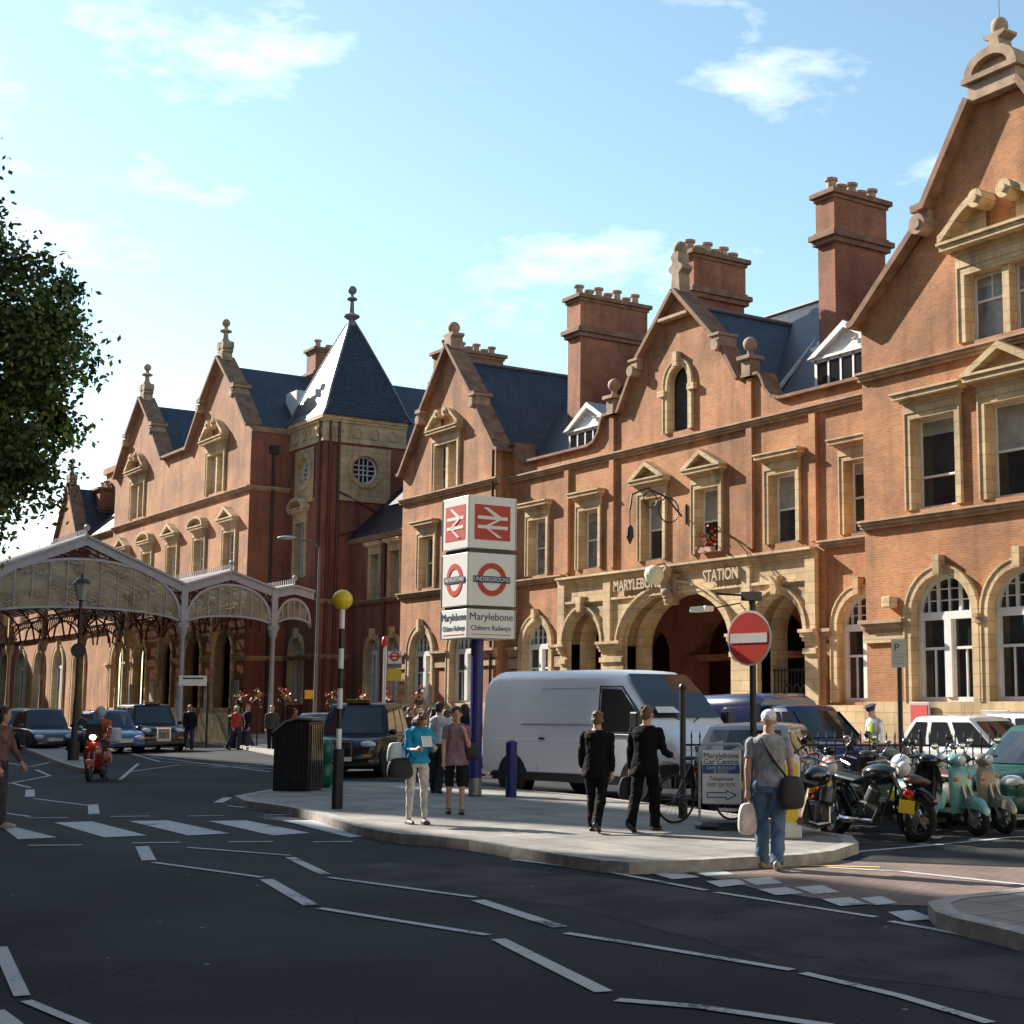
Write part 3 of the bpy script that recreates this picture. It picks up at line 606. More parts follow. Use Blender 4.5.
finial(st, CX-4.58, YM, 14.25, .95, False); finial(st, CX+4.58, YM, 14.25, .95, False)
fi = MB().prism([(CX-.3, 18.5), (CX+.3, 18.5), (CX+.22, 19.3), (CX+.45, 19.45), (CX+.45, 19.6), (CX+.2, 19.75), (CX+.2, 20.2), (CX-.2, 20.2), (CX-.2, 19.75), (CX-.45, 19.6), (CX-.45, 19.45), (CX-.22, 19.3)], YM-.15, YM+.4).ball((CX, YM+.12, 20.4), .3, 12, 8).build('finial', 'coping', st, auto=40)
# --- right bay
YR = 33.8; CR = -28.75; f2 = fY(YR); holes = []; X0 = -34.85; X1 = -20.5
kn = [(6.1, 14.1), (3.35, 16.7), (3.35, 17.2), (1.0, 20.1)]
outer = [(X0, .1), (X1, .1), (X1, 14.1), (CR+6.1, 14.1), (CR+3.0, 16.6), (CR+2.85, 17.15), (CR+.9, 20.0), (CR+.8, 20.05), (CR-.8, 20.05), (CR-.9, 20.0), (CR-2.85, 17.15), (CR-3.0, 16.6), (CR-6.1, 14.1), (X0, 14.1)]
rect_window(st, holes, f2, -31.75, .95, ZB+.42, 10.65, 'flat', 1.0, rail=.36, bars=1); rect_window(st, holes, f2, CR+.05, .95, ZB+.42, 10.65, 'tri', 1.08); rect_window(st, holes, f2, -25.6, .95, ZB+.42, 10.65, 'flat', 1.0)
rect_window(st, holes, f2, CR, 1.55, 12.65, 14.75, 'scroll', 1.25, double=True, glass='glass_curtain', rail=.6, topbars=1)
for c in (-31.55, -28.45, -25.35): arch_window(st, holes, f2, c, 1.27, 1.85, 4.45, wd=.26)
mb = MB(); holed(mb, outer, holes, f2, .44); mb.face([(X0, YR, .1), (X0, YM, .1), (X0, YM, 14.1), (X0, YR, 14.1)]); mb.build('wall', 'brick', st)
mb = MB(); course(mb, f2, X0-.1, X1, ZA); course(mb, f2, X0-.1, X1, ZB)
for a, b in ((X0-.08, -33.0), (-30.1, -29.9), (-27.0, -26.8)): course(mb, f2, a, b, 4.0, ((0, .14, .08), (.14, .3, .2), (.3, .42, .32)))
mb.build('string_course', 'string', st)
MB().box(X0-.05, X1, YR-.12, YR+.02, .1, 1.85).build('plinth', 'stone', st)
for a, b in ((X0-.05, -33.0), (-30.15, -29.85), (-27.05, -26.75)): MB().box(a, b, YR-.1, YR+.02, 3.7, 4.0).build('impost_band', 'stone', st)
for x in (-30.0, -26.9):
    q = MB(); q.box(x-.1, x+.1, YR-.03, YR+.02, 1.86, 3.69)
    for i in range(9):
        z = 1.95+i*.2
        if i % 2: q.box(x-.14, x+.14, YR-.05, YR-.02, z, z+.18)
    q.build('pilaster', 'brick_red', st)
for sg in (-1, 1):
    coping(st, sorted([(CR+sg*6.35, 14.0), (CR+sg*6.1, 14.05), (CR+sg*3.1, 16.65)]), YR, .8, .4, .26)
    coping(st, sorted([(CR+sg*3.35, 17.1), (CR+sg*2.85, 17.15), (CR+sg*.9, 20.0)]), YR, .8, .42, .28)
for sg in (-1, 1):
    mb = MB(); x = CR+sg*3.02; mb.tube([(x, YR-.55, 16.65), (x, YR+.7, 16.65)], .33, 14); mb.tube([(x, YR-.6, 16.65), (x, YR-.55, 16.65)], .17, 12); mb.box(x-.2, x+.2, YR-.2, YR+.5, 16.8, 17.15); mb.build('kneeler', 'coping', st, auto=45)
mb = MB(); zc = 19.95; mb.box(CR-.92, CR+.92, YR-.35, YR+.7, zc, zc+.55); mb.box(CR-1.08, CR+1.08, YR-.5, YR+.8, zc+.55, zc+.72)
n = 10; ringprism(mb, [(CR+.7*math.cos(PI*k/n), zc+.72+.45*math.sin(PI*k/n)) for k in range(n+1)], [(CR+1.02*math.cos(PI*k/n), zc+.72+.72*math.sin(PI*k/n)) for k in range(n+1)], -.45, .75, f2)
mb.prism([(CR+.71*math.cos(PI*k/n), zc+.72+.46*math.sin(PI*k/n)) for k in range(n+1)], YR-.2, YR+.6)
mb.prism([(CR-.26, zc+1.35), (CR+.26, zc+1.35), (CR+.17, zc+1.75), (CR+.42, zc+1.86), (CR+.42, zc+1.94), (CR-.42, zc+1.94), (CR-.42, zc+1.86), (CR-.17, zc+1.75)], YR-.2, YR+.4); mb.ball((CR, YR+.1, zc+2.2), (.27, .27, .3), 12, 8)
mb.build('gable_crest', 'coping', st, auto=45)
MB().tube([(CR, YR+.1, 22.35), (CR, YR+.1, 23.4)], .015, 5).build('lightning_rod', 'iron', st)
# --- left bay
YL = 35.4; CL = -66.05; f3 = fY(YL); holes = []; X0 = -71.05; X1 = -61.1
outer = [(X0, .1), (X1, .1), (X1, 13.75), (CL+4.95, 13.8), (CL+2.75, 16.45), (CL+2.6, 16.8), (CL, 19.7), (CL-2.6, 16.8), (CL-2.75, 16.45), (CL-4.95, 13.8), (X0, 13.75)]
rect_window(st, holes, f3, CL-.25, 1.2, 12.5, 14.85, 'scroll', .92, double=True, glass='glass_curtain', bars=1)
for c, k in ((-68.2, 'flat'), (-63.6, 'flat')): rect_window(st, holes, f3, c, .8, ZB+.3, 10.3, k, .95)
for c in (-68.6, -64.3): arch_window(st, holes, f3, c, 1.18, 1.85, 4.35)
mb = MB(); holed(mb, outer, holes, f3, .44); mb.face([(X0, YL, .1), (X0, YM+1.5, .1), (X0, YM+1.5, 13.75), (X0, YL, 13.75)]); mb.face([(X1, YL, .1), (X1, YM, .1), (X1, YM, 13.75), (X1, YL, 13.75)]); mb.build('wall', 'brick', st)
mb = MB(); course(mb, f3, X0-.15, X1+.15, ZA); course(mb, f3, X0-.15, X1+.15, ZB-.1)
for a, b in ((X0-.1, -70.0), (-67.3, -65.6), (-63.0, X1+.1)): course(mb, f3, a, b, 4.0, ((0, .14, .08), (.14, .3, .18), (.3, .42, .28))); mb.box(a, b, YL-.1, YL+.02, 3.6, 3.85)
mb.build('string_course', 'string', st)
MB().box(X0-.05, X1+.05, YL-.12, YL+.02, .1, 1.85).build('plinth', 'stone', st)
for sg in (-1, 1):
    coping(st, sorted([(CL+sg*5.2, 13.7), (CL+sg*4.95, 13.75), (CL+sg*2.75, 16.4)]), YL, .7, .32, .2)
    coping(st, sorted([(CL+sg*3.05, 16.75), (CL+sg*2.6, 16.8), (CL, 19.7)]), YL, .7, .36, .22)
for sg in (-1, 1):
    mb = MB(); x = CL+sg*2.8; mb.tube([(x, YL-.42, 16.35), (x, YL+.6, 16.35)], .24, 12); mb.box(x-.2, x+.2, YL-.2, YL+.6, 16.4, 16.8); mb.box(x-.32, x+.32, YL-.38, YL+.7, 16.72, 16.84)
    mb.build('kneeler', 'coping', st, bevel=.02)
MB().prism([(CL-.4, 19.6), (CL+.4, 19.6), (CL+.3, 20.2), (CL+.5, 20.3), (CL+.5, 20.42), (CL-.5, 20.42), (CL-.5, 20.3), (CL-.3, 20.2)], YL-.2, YL+.5).ball((CL, YL+.15, 20.75), .32, 12, 8).build('finial', 'coping', st, auto=40)
for x, y, z0, z1 in ((X1-.35, YL-.1, .2, 14), (X0-.0, YL+.6, .2, 7)): MB().tube([(x, y, z0), (x, y, z1)], .07, 8).box(x-.16, x+.16, y-.12, y+.1, z1, z1+.3).build('drainpipe', 'iron', st)
# --- roofs
mb = MB(); mb.prism([(36.5, 12.7), (43.2, 19.15), (50, 12.5)], -75.0, -30.5, 'x'); mb.build('roof', 'slate', st)
mb = MB(); mb.prism([(CX-4.6, 12.9), (CX, 18.05), (CX+4.6, 12.9)], YM+.3, 42.6); mb.build('roof', 'slate', st)
mb = MB(); mb.prism([(CR-6.0, 13.7), (CR, 20.1), (CR+6, 13.7)], YR+.5, 48); mb.build('roof', 'slate', st)
rf = MB(); a, b, z0 = CL-4.9, CL+4.9, 13.2; rf.face([(a, YL+.4, z0), (CL, YL+.4, 19.1), (b, YL+.4, z0)]); rf.face([(CL, YL+.4, 19.1), (CL, 42.4, 19.1), (b, 43.6, z0), (b, YL+.4, z0)]); rf.face([(CL, YL+.4, 19.1), (CL, 42.4, 19.1), (a, 43.6, z0), (a, YL+.4, z0)]); rf.face([(CL, 42.4, 19.1), (b, 43.6, z0), (a, 43.6, z0)]); rf.build('roof', 'slate', st)
MB().tube([(CL, YL+.5, 19.15), (CL, 42.4, 19.15), (CL+4.9, 43.6, 13.3)], .09, 6).build('ridge_tile', 'lead_dark', st); MB().tube([(CX, YM+.5, 18.1), (CX, 42.4, 18.1)], .09, 6).build('ridge_tile', 'lead_dark', st)
MB().tube([(-75, 43.2, 19.2), (-31, 43.2, 19.2)], .1, 6).build('ridge_tile', 'lead_dark', st)
# valley flashing right of the entrance roof
MB().tube([(CX+2.9, 41.6, 16.0+1.4), (CX+4.6, 36.8, 13.2)], .1, 6).build('lead_flashing', 'lead', st)
def dormer(x0, x1, Y, zb, hh):
    c = (x0+x1)/2; o = MB().box(x0+.15, x1-.15, Y+.05, Y+3, zb, zb+hh).build('dormer', 'lead', st)
    m = MB(); zt = zb+hh; m.prism([(x0, zt), (x1, zt), (x1, zt+.1), (x0, zt+.1)], Y-.12, Y+.1); ringprism(m, [(x0+.35, zt+.1), (c, zt+.95), (x1-.35, zt+.1)], [(x0-.1, zt+.06), (c, zt+1.2), (x1+.1, zt+.06)], -.2, .1, fY(Y)); m.face([(x0+.3, Y, zt+.1), (x1-.3, Y, zt+.1), (c, Y, zt+1.0)])
    for i in range(5): m.torus((c+(i-2)*.35, Y-.02, zt+.3+(.28 if i in (1, 2, 3) else 0)), .12, .03, 'y', 10, 4)
    m.box(x0+.15, x1-.15, Y, Y+.06, zb, zb+.12); m.box(x0+.15, x0+.25, Y-.02, Y+.06, zb, zt); m.box(x1-.25, x1-.15, Y-.02, Y+.06, zb, zt); m.build('pediment', 'white_paint', o)
    w2 = MB(); n = 5
    for i in range(n+1):
        x = x0+.25+(x1-x0-.5)*i/n; w2.box(x-.045, x+.045, Y-.03, Y+.04, zb+.1, zt)
    w2.box(x0+.2, x1-.2, Y-.03, Y+.04, zb+.1, zb+.18); w2.box(x0+.2, x1-.2, Y-.03, Y+.04, zt-.1, zt); w2.build('dormer_frame', 'white_paint', o)
    g = MB(); g.face([(x0+.2, Y-.005, zb+.1), (x1-.2, Y-.005, zb+.1), (x1-.2, Y-.005, zt), (x0+.2, Y-.005, zt)]); g.build('pane', 'glass', o)
    r = MB()
    for sg in (-1, 1): r.face([(c+sg*(x1-x0+.2)/2, Y-.2, zt+.06), (c, Y-.2, zt+1.21), (c, Y+3.2, zt+1.21), (c+sg*(x1-x0+.2)/2, Y+2.2, zt+.06)])
    r.build('dormer_roof', 'lead', o)
dormer(-57.9, -54.2, 37.2, 13.1, 1.15); dormer(-41.0, -37.2, 37.2, 13.2, 1.3)
chimney(st, -60.4, -59.3, 38.8, 42.7, 13, 21.55, 7, label='red brick chimney with six pots behind the left dormer')
chimney(st, -50.9, -49.8, 38.4, 41.2, 14, 21.3, 6, label='red brick chimney with four pots rising behind the entrance gable')
chimney(st, -41.9, -40.95, 38.4, 41.1, 13, 21.5, 5, label='tall red brick chimney between the right dormer and the entrance roof')
chimney(st, -74.3, -72.6, 38.8, 42.2, 13, 21.5, 7, label='brick chimney behind the left gable with a row of pale pots')
chimney(st, -33.6, -32.5, 40.4, 43.2, 16, 24.2, 4, label='chimney half hidden behind the right-hand gable')
# --- lettering and fittings
def word(s, xa, xb, sx):
    text('lettering', s, .62, C('letter_metal', (.5, .4, .28), .4), st, ((xa+xb)/2, YM-.42, 6.66), (R_(90), 0, 0), .06, sx=sx, bold=.012)
word('MARYLEBONE', -52.1, -47.9, .86); word('STATION', -45.7, -43.3, .84)
gl = MB()
gl.tube([(-47.2, YM-.25, 9.2), (-47.2, YM-1.0, 9.9), (-47.25, YM-1.9, 10.2), (-47.3, YM-2.6, 9.9), (-47.3, YM-2.7, 9.3)], .04, 6)
gl.torus((-47.2, YM-.9, 9.4), .5, .03, 'x', 16, 5); gl.torus((-47.2, YM-1.8, 9.75), .32, .025, 'x', 14, 5); gl.box(-47.23, -47.17, YM-.08, YM, 8.9, 9.7)
gl.tube([(-47.3, YM-2.7, 9.3), (-47.3, YM-2.7, 8.0)], .02, 6)
o = gl.build('lamp_bracket', 'iron', st); MB().lathe([(.04, 8.7), (.13, 8.6), (.16, 8.25), (.07, 8.05), (.03, 7.95)], (-47.3, YM-2.7, 0), 10).build('wall_lantern', 'iron', o)
a = onY(654, 575, YM-2.4); MB().ball((a.x, YM-2.4, a.z), .38, 16, 10).build('globe_lamp', C('cream_globe', (.72, .72, .5), .35), st)
MB().tube([(-48.3, YM-.3, 7.4), (a.x, YM-2.4, a.z+.35)], .03, 6).build('lamp_arm', 'iron', st)
a = onY(709, 610, 34.6); o = MB().box(a.x-.5, a.x+.5, 34.05, 34.45, a.z-.08, a.z+.12).build('entrance_floodlight', 'white_paint', st, bevel=.04); MB().tube([(a.x, 34.4, a.z), (a.x+.6, YM-.2, a.z+.3)], .03, 6).build('lamp_arm', 'iron', o)
a = onY(889, 602, YR-.2); MB().box(a.x-.2, a.x+.2, YR-.35, YR, a.z-.18, a.z+.18).build('security_box', 'stone', st, bevel=.04)
# red flowers in the first floor window
fl = MB(); fx, fz = -45.75, 7.75
for i in range(70):
    p = Vector((fx+random.gauss(0, .3), YM-.12+random.gauss(0, .08), fz+.3+random.gauss(0, .2))); s = .07; fl.mi = 0 if random.random() < .55 else 1
    n = Vector((random.gauss(0, 1), random.gauss(0, 1), random.gauss(0, 1))).normalized(); u = n.orthogonal().normalized(); v = n.cross(u)
    fl.face([p+u*s, p+v*s, p-u*s, p-v*s])
pot = thing('flower_box', 'red flowers in a trough on the sill of the second pedimented first-floor window', 'flower box', (0, 0, 0))
fl.build('flowers', [C('red_petal', (.6, .02, .02), .6), 'leaf2'], pot); MB().box(fx-.4, fx+.4, YM-.25, YM-.02, fz-.1, fz+.1).build('trough', 'terracotta', pot)
# ------------------------------------------------------------------ tower wing at the far left
wg = thing('station_wing', 'far left brick wing of the station with two steep gables and a slate-spired corner tower', 'station wing', (0, 0, 0))
YW = 32.9; XWR = -86.4; XWL = -113.6; fw = fY(YW); holes = []; ZW = 14.6; gc = (-92.1, -107.9)
def gab(c): return [(c+5.3, 18.6), (c+2.95, 21.0), (c+2.7, 21.4), (c, 23.7), (c-2.7, 21.4), (c-2.95, 21.0), (c-5.3, 18.6)]
outer = [(XWL, .1), (XWR, .1), (XWR, 18.5)]+gab(gc[0])+gab(gc[1])+[(XWL, 18.5)]
for c in gc: rect_window(wg, holes, fw, c-.2, 1.45, 15.1, 17.6, 'seg' if 0 else 'scroll', 1.15, double=True, glass='glass_curtain')
for i, c in enumerate((-89.4, -94.7, -100.0, -105.3, -110.6)): rect_window(wg, holes, fw, c, .95, 9.9, 12.35, 'tri' if i % 2 == 0 else 'seg', 1.0, glass='glass_curtain')
for c in (-89.6, -95.0, -100.5, -105.8, -111.0): arch_window(wg, holes, fw, c, 1.35, .2, 4.9, dark=True, wd=.35)
mb = MB(); holed(mb, outer, holes, fw, .5); fr = fX(XWR); mb.build('wall', 'brick', wg)
MB().box(XWR-.02, XWR, YW+.001, 35.5, .1, 18.5).build('wall', 'brick_red', wg)
mb = MB(); course(mb, fw, XWL, XWR+.2, ZW); course(mb, fX(XWR), YW, 35.4, ZW, ((0, .1, .1), (.1, .2, .2), (.2, .27, .27))); course(mb, fX(XWR), YW, 35.4, 18.2); mb.build('string_course', 'string', wg)
mb = MB(); 
for a, b in ((XWL, -112.6), (-109.4, -107.4), (-104.2, -102.0), (-98.9, -96.6), (-93.4, -91.2), (-88.0, XWR+.1)): course(mb, fw, a, b, 4.4, ((0, .14, .08), (.14, .3, .18), (.3, .42, .28)))
course(mb, fX(XWR), YW, 35.4, 4.4); mb.build('string_course', 'stone', wg)
MB().box(XWL, XWR+.06, YW-.12, YW+.02, .1, 1.6).build('plinth', 'stone', wg)
for c in gc:
    for sg in (-1, 1):
        coping(wg, sorted([(c+sg*5.5, 18.5), (c+sg*5.3, 18.55), (c+sg*2.95, 20.95)]), YW, .8, .35, .24); coping(wg, sorted([(c+sg*3.3, 21.35), (c+sg*2.7, 21.4), (c, 23.7)]), YW, .8, .38, .26)
        mb = MB(); x = c+sg*3.0; mb.tube([(x, YW-.45, 20.9), (x, YW+.7, 20.9)], .27, 12); mb.box(x-.36, x+.36, YW-.4, YW+.8, 21.3, 21.45); mb.box(x-.2, x+.2, YW-.2, YW+.7, 20.95, 21.35); mb.build('kneeler', 'coping', wg)
    finial(wg, c+.1, YW+.2, 23.65, 1.12)
    mb = MB(); mb.prism([(c-5.4, 18.0), (c, 23.3), (c+5.4, 18.0)], YW+.5, 46); mb.build('roof', 'slate', wg)
finial(wg, -99.0, 44, 22.5, 1.2, False)
coping(wg, [(-102.6, 18.6), (-97.4, 18.6)], YW, .8, .3, .2)
MB().box(XWL, XWR-.03, 35.6, 46, .1, 17.9).build('wing_core', 'brick_red', wg)
# tower
XT, YT, YT2, ZT = -81.45, 35.42, 40.7, 18.7; XT0 = -86.4; ft = fY(YT); fx = fX(XT)
holes = []
rect_window(wg, holes, ft, -84.5, .72, 9.3, 12.6, 'seg', 1.0, stone='stone'); arch_window(wg, holes, ft, -84.5, .85, 1.8, 4.9, wd=.25)
def circ(c, z, r, n=20): return [(c+r*math.cos(2*PI*k/n), z+r*math.sin(2*PI*k/n)) for k in range(n)]
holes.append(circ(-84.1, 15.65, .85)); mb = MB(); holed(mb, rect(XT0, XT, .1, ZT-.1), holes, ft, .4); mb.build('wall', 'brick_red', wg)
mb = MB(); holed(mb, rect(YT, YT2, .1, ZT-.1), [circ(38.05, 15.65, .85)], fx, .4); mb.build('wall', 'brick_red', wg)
def roundwin(fn, c, u0, u1):
    o = MB(); holed(o, rect(u0, u1, 13.9, 17.0), [circ(c, 15.65, .84)], lambda u, v, d: fn(u, v, d-.06), .3)
    cc = circ(c, 15.65, .84)+[circ(c, 15.65, .84)[0]]; oo = circ(c, 15.65, 1.12)+[circ(c, 15.65, 1.12)[0]]; ringprism(o, cc, oo, -.16, -.06, fn)
    A, B = fn(u0-.1, 13.7, -.14), fn(u1+.1, 13.9, .02); o.box(A[0], B[0], A[1], B[1], A[2], B[2])
    o = o.build('round_window', 'stone', wg)
    f = MB(); ringprism(f, circ(c, 15.65, .74)+[circ(c, 15.65, .74)[0]], oo and circ(c, 15.65, .84)+[circ(c, 15.65, .84)[0]], .2, .3, fn)
    for u in (-.28, .28, 0):
        h_ = math.sqrt(.78**2-u*u); A, B = fn(c+u-.03, 15.65-h_, .22), fn(c+u+.03, 15.65+h_, .29); f.box(A[0], B[0], A[1], B[1], A[2], B[2]); A, B = fn(c-h_, 15.65+u-.03, .22), fn(c+h_, 15.65+u+.03, .29); f.box(A[0], B[0], A[1], B[1], A[2], B[2])
    f.build('window_frame', 'white_paint', o); g = MB(); g.face([fn(*p, .28) for p in circ(c, 15.65, .84)]); g.build('pane', 'glass', o)
roundwin(ft, -84.1, -85.5, -82.7); roundwin(fx, 38.05, 36.4, 39.7)
mb = MB()
for z0, z1, d in ((17.15, 17.3, .12), (17.3, 18.35, .05), (18.35, 18.5, .15), (18.5, 18.7, .25)): mb.box(XT0-.05, XT+d, YT-d, YT2, z0, z1)
for i in range(4): mb.torus((XT0+.9+i*1.15, YT-.08, 17.82), .3, .06, 'y', 12, 5); mb.torus((XT+.08, YT+.9+i*1.15, 17.82), .3, .06, 'x', 12, 5)
mb.build('tower_frieze', 'stone', wg)
mb = MB(); course(mb, ft, XT0, XT, 7.6, SLIM); course(mb, fx, YT, YT2, 7.6, SLIM); course(mb, ft, XT0, XT, 4.4); course(mb, fx, YT, YT2, 4.4); mb.build('string_course', 'string', wg)
cx, cy = (XT0+XT)/2, (YT+YT2)/2; prof = [(2.9, 18.7), (2.62, 19.15), (2.1, 20.6), (1.35, 22.4), (.55, 24.3), (.14, 25.2)]
mb = MB(); mb.loft([[(cx-a, cy-a, z), (cx+a, cy-a, z), (cx+a, cy+a, z), (cx-a, cy+a, z)] for a, z in prof]); sp = mb.build('spire', 'slate', wg)
for sx, sy in ((-1, -1), (1, -1), (1, 1)): MB().tube([(cx+sx*a, cy+sy*a, z) for a, z in prof], .07, 6).build('hip_roll', 'lead_dark', sp)
MB().lathe([(.3, 24.9), (.22, 25.3), (.5, 25.5), (.5, 25.6), (.16, 25.75), (.12, 26.5), (.33, 26.6), (.33, 26.68), (.1, 26.8), (.1, 26.95)], (cx, cy, 0), 10).ball((cx, cy, 27.2), .28, 12, 8).build('finial', 'lead_dark', wg, auto=40)
for dx, dy in ((.12, .35), (.12, .9), (-.35, -.12)): MB().tube([(XT+dx, YT+dy if dx > 0 else YT-.12, .2), (XT+dx, YT+dy if dx > 0 else YT-.12, 18.4)], .09, 8).build('drainpipe', 'pipe', wg)
MB().tube([(XT+.1, YT+1.0, 14.2), (XT+.1, YT+3.8, 13.0)], .06, 6).build('drainpipe', 'pipe', wg); MB().tube([(XT+.1, YT+1.0, 11.6), (XT+.1, YT+3.8, 12.6)], .06, 6).build('drainpipe', 'pipe', wg)
MB().tube([(XWR+.12, 34.3, .2), (XWR+.12, 34.3, 17)], .08, 8).box(XWR+.02, XWR+.3, 34.05, 34.55, 16.9, 17.4).build('drainpipe', 'iron', wg)
# link between the tower and the left bay
YK = 37.2; fk = fY(YK); holes = []
for c in (-77.9, -75.4, -73.0): rect_window(wg, holes, fk, c, .6, 7.75, 10.3, None, .8, glass='glass_curtain'); arch_window(wg, holes, fk, c, .8, 1.8, 4.7, wd=.22)
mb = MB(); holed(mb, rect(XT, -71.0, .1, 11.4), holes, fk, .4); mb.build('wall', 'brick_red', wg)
mb = MB(); course(mb, fk, XT, -71, 7.45, SLIM); course(mb, fk, XT, -71, 11.1); mb.build('string_course', 'string', wg)
mb = MB(); mb.prism([(36.9, 11.35), (41.5, 15.8), (41.5, 11.35)], XT, -71.06, 'x'); mb.build('roof', 'slate', wg)
MB().tube([(-76.65, YK-.1, .2), (-76.65, YK-.1, 11)], .09, 8).build('drainpipe', 'pipe', wg)
# rear roofs
mb = MB(); mb.prism([(-95, 16), (-88.6, 22.7), (-82, 16.2), (-82, 14), (-95, 14)], 40.8, 64); mb.build('roof', 'slate', wg)
mb = MB(); mb.prism([(-88, 14), (-80, 20.3), (-71, 12)], 44, 64); mb.build('roof', 'slate', wg)
chimney(wg, -94.2, -92.8, 39.6, 41.2, 20, 25.6, 2, label='small brick chimney beside the tower spire')
MB().box(-89.6, -87.9, 36.3, 37.6, 19.0, 21.4).build('dormer', 'white_paint', wg)
# ------------------------------------------------------------------ buildings beyond
fb = thing('brick_building', 'far red brick block with a tall chimney stack behind the canopy and tree', 'building', (0, 0, 0)); ff = fY(33.2); holes = []
for c in (-122, -128, -134, -140, -146, -152): arch_window(fb, holes, ff, c, 1.5, .3, 4.9, wd=.35, dark=c < -140); rect_window(fb, holes, ff, c, 1.0, 9.0, 11.6, 'tri', 1.1)
mb = MB(); holed(mb, rect(-160, -113.7, .1, 15), holes, ff, .5); mb.build('wall', 'brick', fb)
mb = MB(); course(mb, ff, -160, -113.7, 14.6); course(mb, ff, -160, -113.7, 7.2); mb.build('string_course', 'string', fb)
mb = MB(); mb.prism([(33.4, 15), (40, 21.5), (47, 15)], -160, -113.7, 'x'); mb.build('roof', 'slate', fb)
mb = MB(); mb.box(-127, -119.5, 36, 44, 12, 20.8); mb.box(-127.3, -119.2, 35.8, 44.2, 20.8, 21.3); mb.build('upper_storey', 'brick', fb)
chimney(fb, -121.0, -118.6, 36.4, 38.4, 15, 23.9, 4, m='brick'); chimney(fb, -127.0, -125.0, 35.0, 36.4, 14, 19.5, 4)
c = -126.5; mb = MB(); mb.prism([(c-4.2, 14), (c+4.2, 14), (c, 19.6)], 32.9, 33.5); mb.build('gable', 'brick', fb); mb = MB(); mb.prism([(c-4.3, 14), (c+4.3, 14), (c, 19.4)], 33.5, 39); mb.build('roof', 'slate', fb)
coping(fb, [(c-4.4, 13.9), (c, 19.6)], 33, .7, .3, .22); coping(fb, [(c, 19.6), (c+4.4, 13.9)], 33, .7, .3, .22); finial(fb, c, 33.1, 19.5, 1.0)
cb = thing('brick_building', 'dark red building closing the far end of the street under the canopy', 'building', (0, 0, 0)); fc = fX(-162); holes = []
for y in (12, 19, 26): arch_window(cb, holes, fc, y, 2.2, .4, 5.0, wd=.3); rect_window(cb, holes, fc, y, 1.3, 9, 12, 'flat', 1.0)
mb = MB(); holed(mb, rect(-8, 33.1, .1, 17), holes, fc, .5); mb.build('wall', 'brick_red', cb); mb = MB(); mb.prism([(-8, 17), (12, 25), (33.1, 17)], -175, -161.5, 'x'); mb.build('roof', 'slate', cb)
mb = MB(); course(mb, fc, -8, 33, 7.2); course(mb, fc, -8, 33, 16.6); mb.build('string_course', 'string', cb)
# unseen hotel side of the street; heights stepped to shade the road and leave gaps
def block(label, x0, x1, y0, y1, H, m='brick_red', rows=6, facing='y'):
    b = thing('unseen_building', label, 'hotel', (0, 0, 0)); mb = MB()
    k = 9/math.tan(R_(18.5))      # skewed along the sun's bearing so a strip of sunlight passes between blocks
    if facing == 'y': mb.prism([(x0, y1), (x1, y1), (x1-k, y1-9), (x0-k, y1-9)], 0, H, 'z'); mb.box(x0, x1, y1, y1+.3, H-.8, H-.4)
    else: mb.box(x0, x1, y0, y1, 0, H); mb.box(x0-.3, x1+.3, y0-.3, y1+.4, H-.8, H-.4)
    mb.build('wall', m, b)
    n = max(2, int((x1-x0)/4.5)) if facing == 'y' else max(2, int((y1-y0)/4.5))
    for r in range(rows):
        z = 1.2+r*(H-2)/rows
        for i in range(n):
            u = (i+.5)/n
            g = MB(); q = MB()
            if facing == 'y':
                x = x0+(x1-x0)*u; g.face([(x-.7, y1+.012, z), (x+.7, y1+.012, z), (x+.7, y1+.012, z+2.2), (x-.7, y1+.012, z+2.2)]); 
                for a in ((x-.85, x-.7), (x+.7, x+.85)): q.box(a[0], a[1], y1, y1+.1, z-.1, z+2.35)
                q.box(x-.7, x+.7, y1, y1+.1, z+2.2, z+2.35); q.box(x-.7, x+.7, y1, y1+.12, z-.1, z)
            else:
                y = y0+(y1-y0)*u; g.face([(x0-.012, y-.7, z), (x0-.012, y+.7, z), (x0-.012, y+.7, z+2.2), (x0-.012, y-.7, z+2.2)])
                for a in ((y-.85, y-.7), (y+.7, y+.85)): q.box(x0-.1, x0, a[0], a[1], z-.1, z+2.35)
                q.box(x0-.1, x0, y-.7, y+.7, z+2.2, z+2.35); q.box(x0-.12, x0, y-.7, y+.7, z-.1, z)
            o = q.build('window', 'stone', b); g.build('pane', 'glass', o)
block('brick block straight across the road from the bay with the broken pediment', -54.2, 6, -20, -4.2, 26.5, rows=5)
block('unseen low narrow brick block across the road, sized to let sun reach the kerb', -63.0, -54.22, -20, -4.2, 24.2, rows=5)  # notch in the roofline, shaped so sun falls on the kerb strip
block('middle brick block across the road from the station entrance', -81.7, -63.02, -20, -4.2, 32.8, rows=7)
block('tall brick hotel block across the road beyond the canopy', -170, -81.72, -20, -4.2, 39, rows=8)
block('unseen pale stone block added beside the side street to bounce sunlight', 9, 24, 8, 52, 19, m='stone', rows=4, facing='x')  # added reflector, gives warm fill to faces turned from the sun
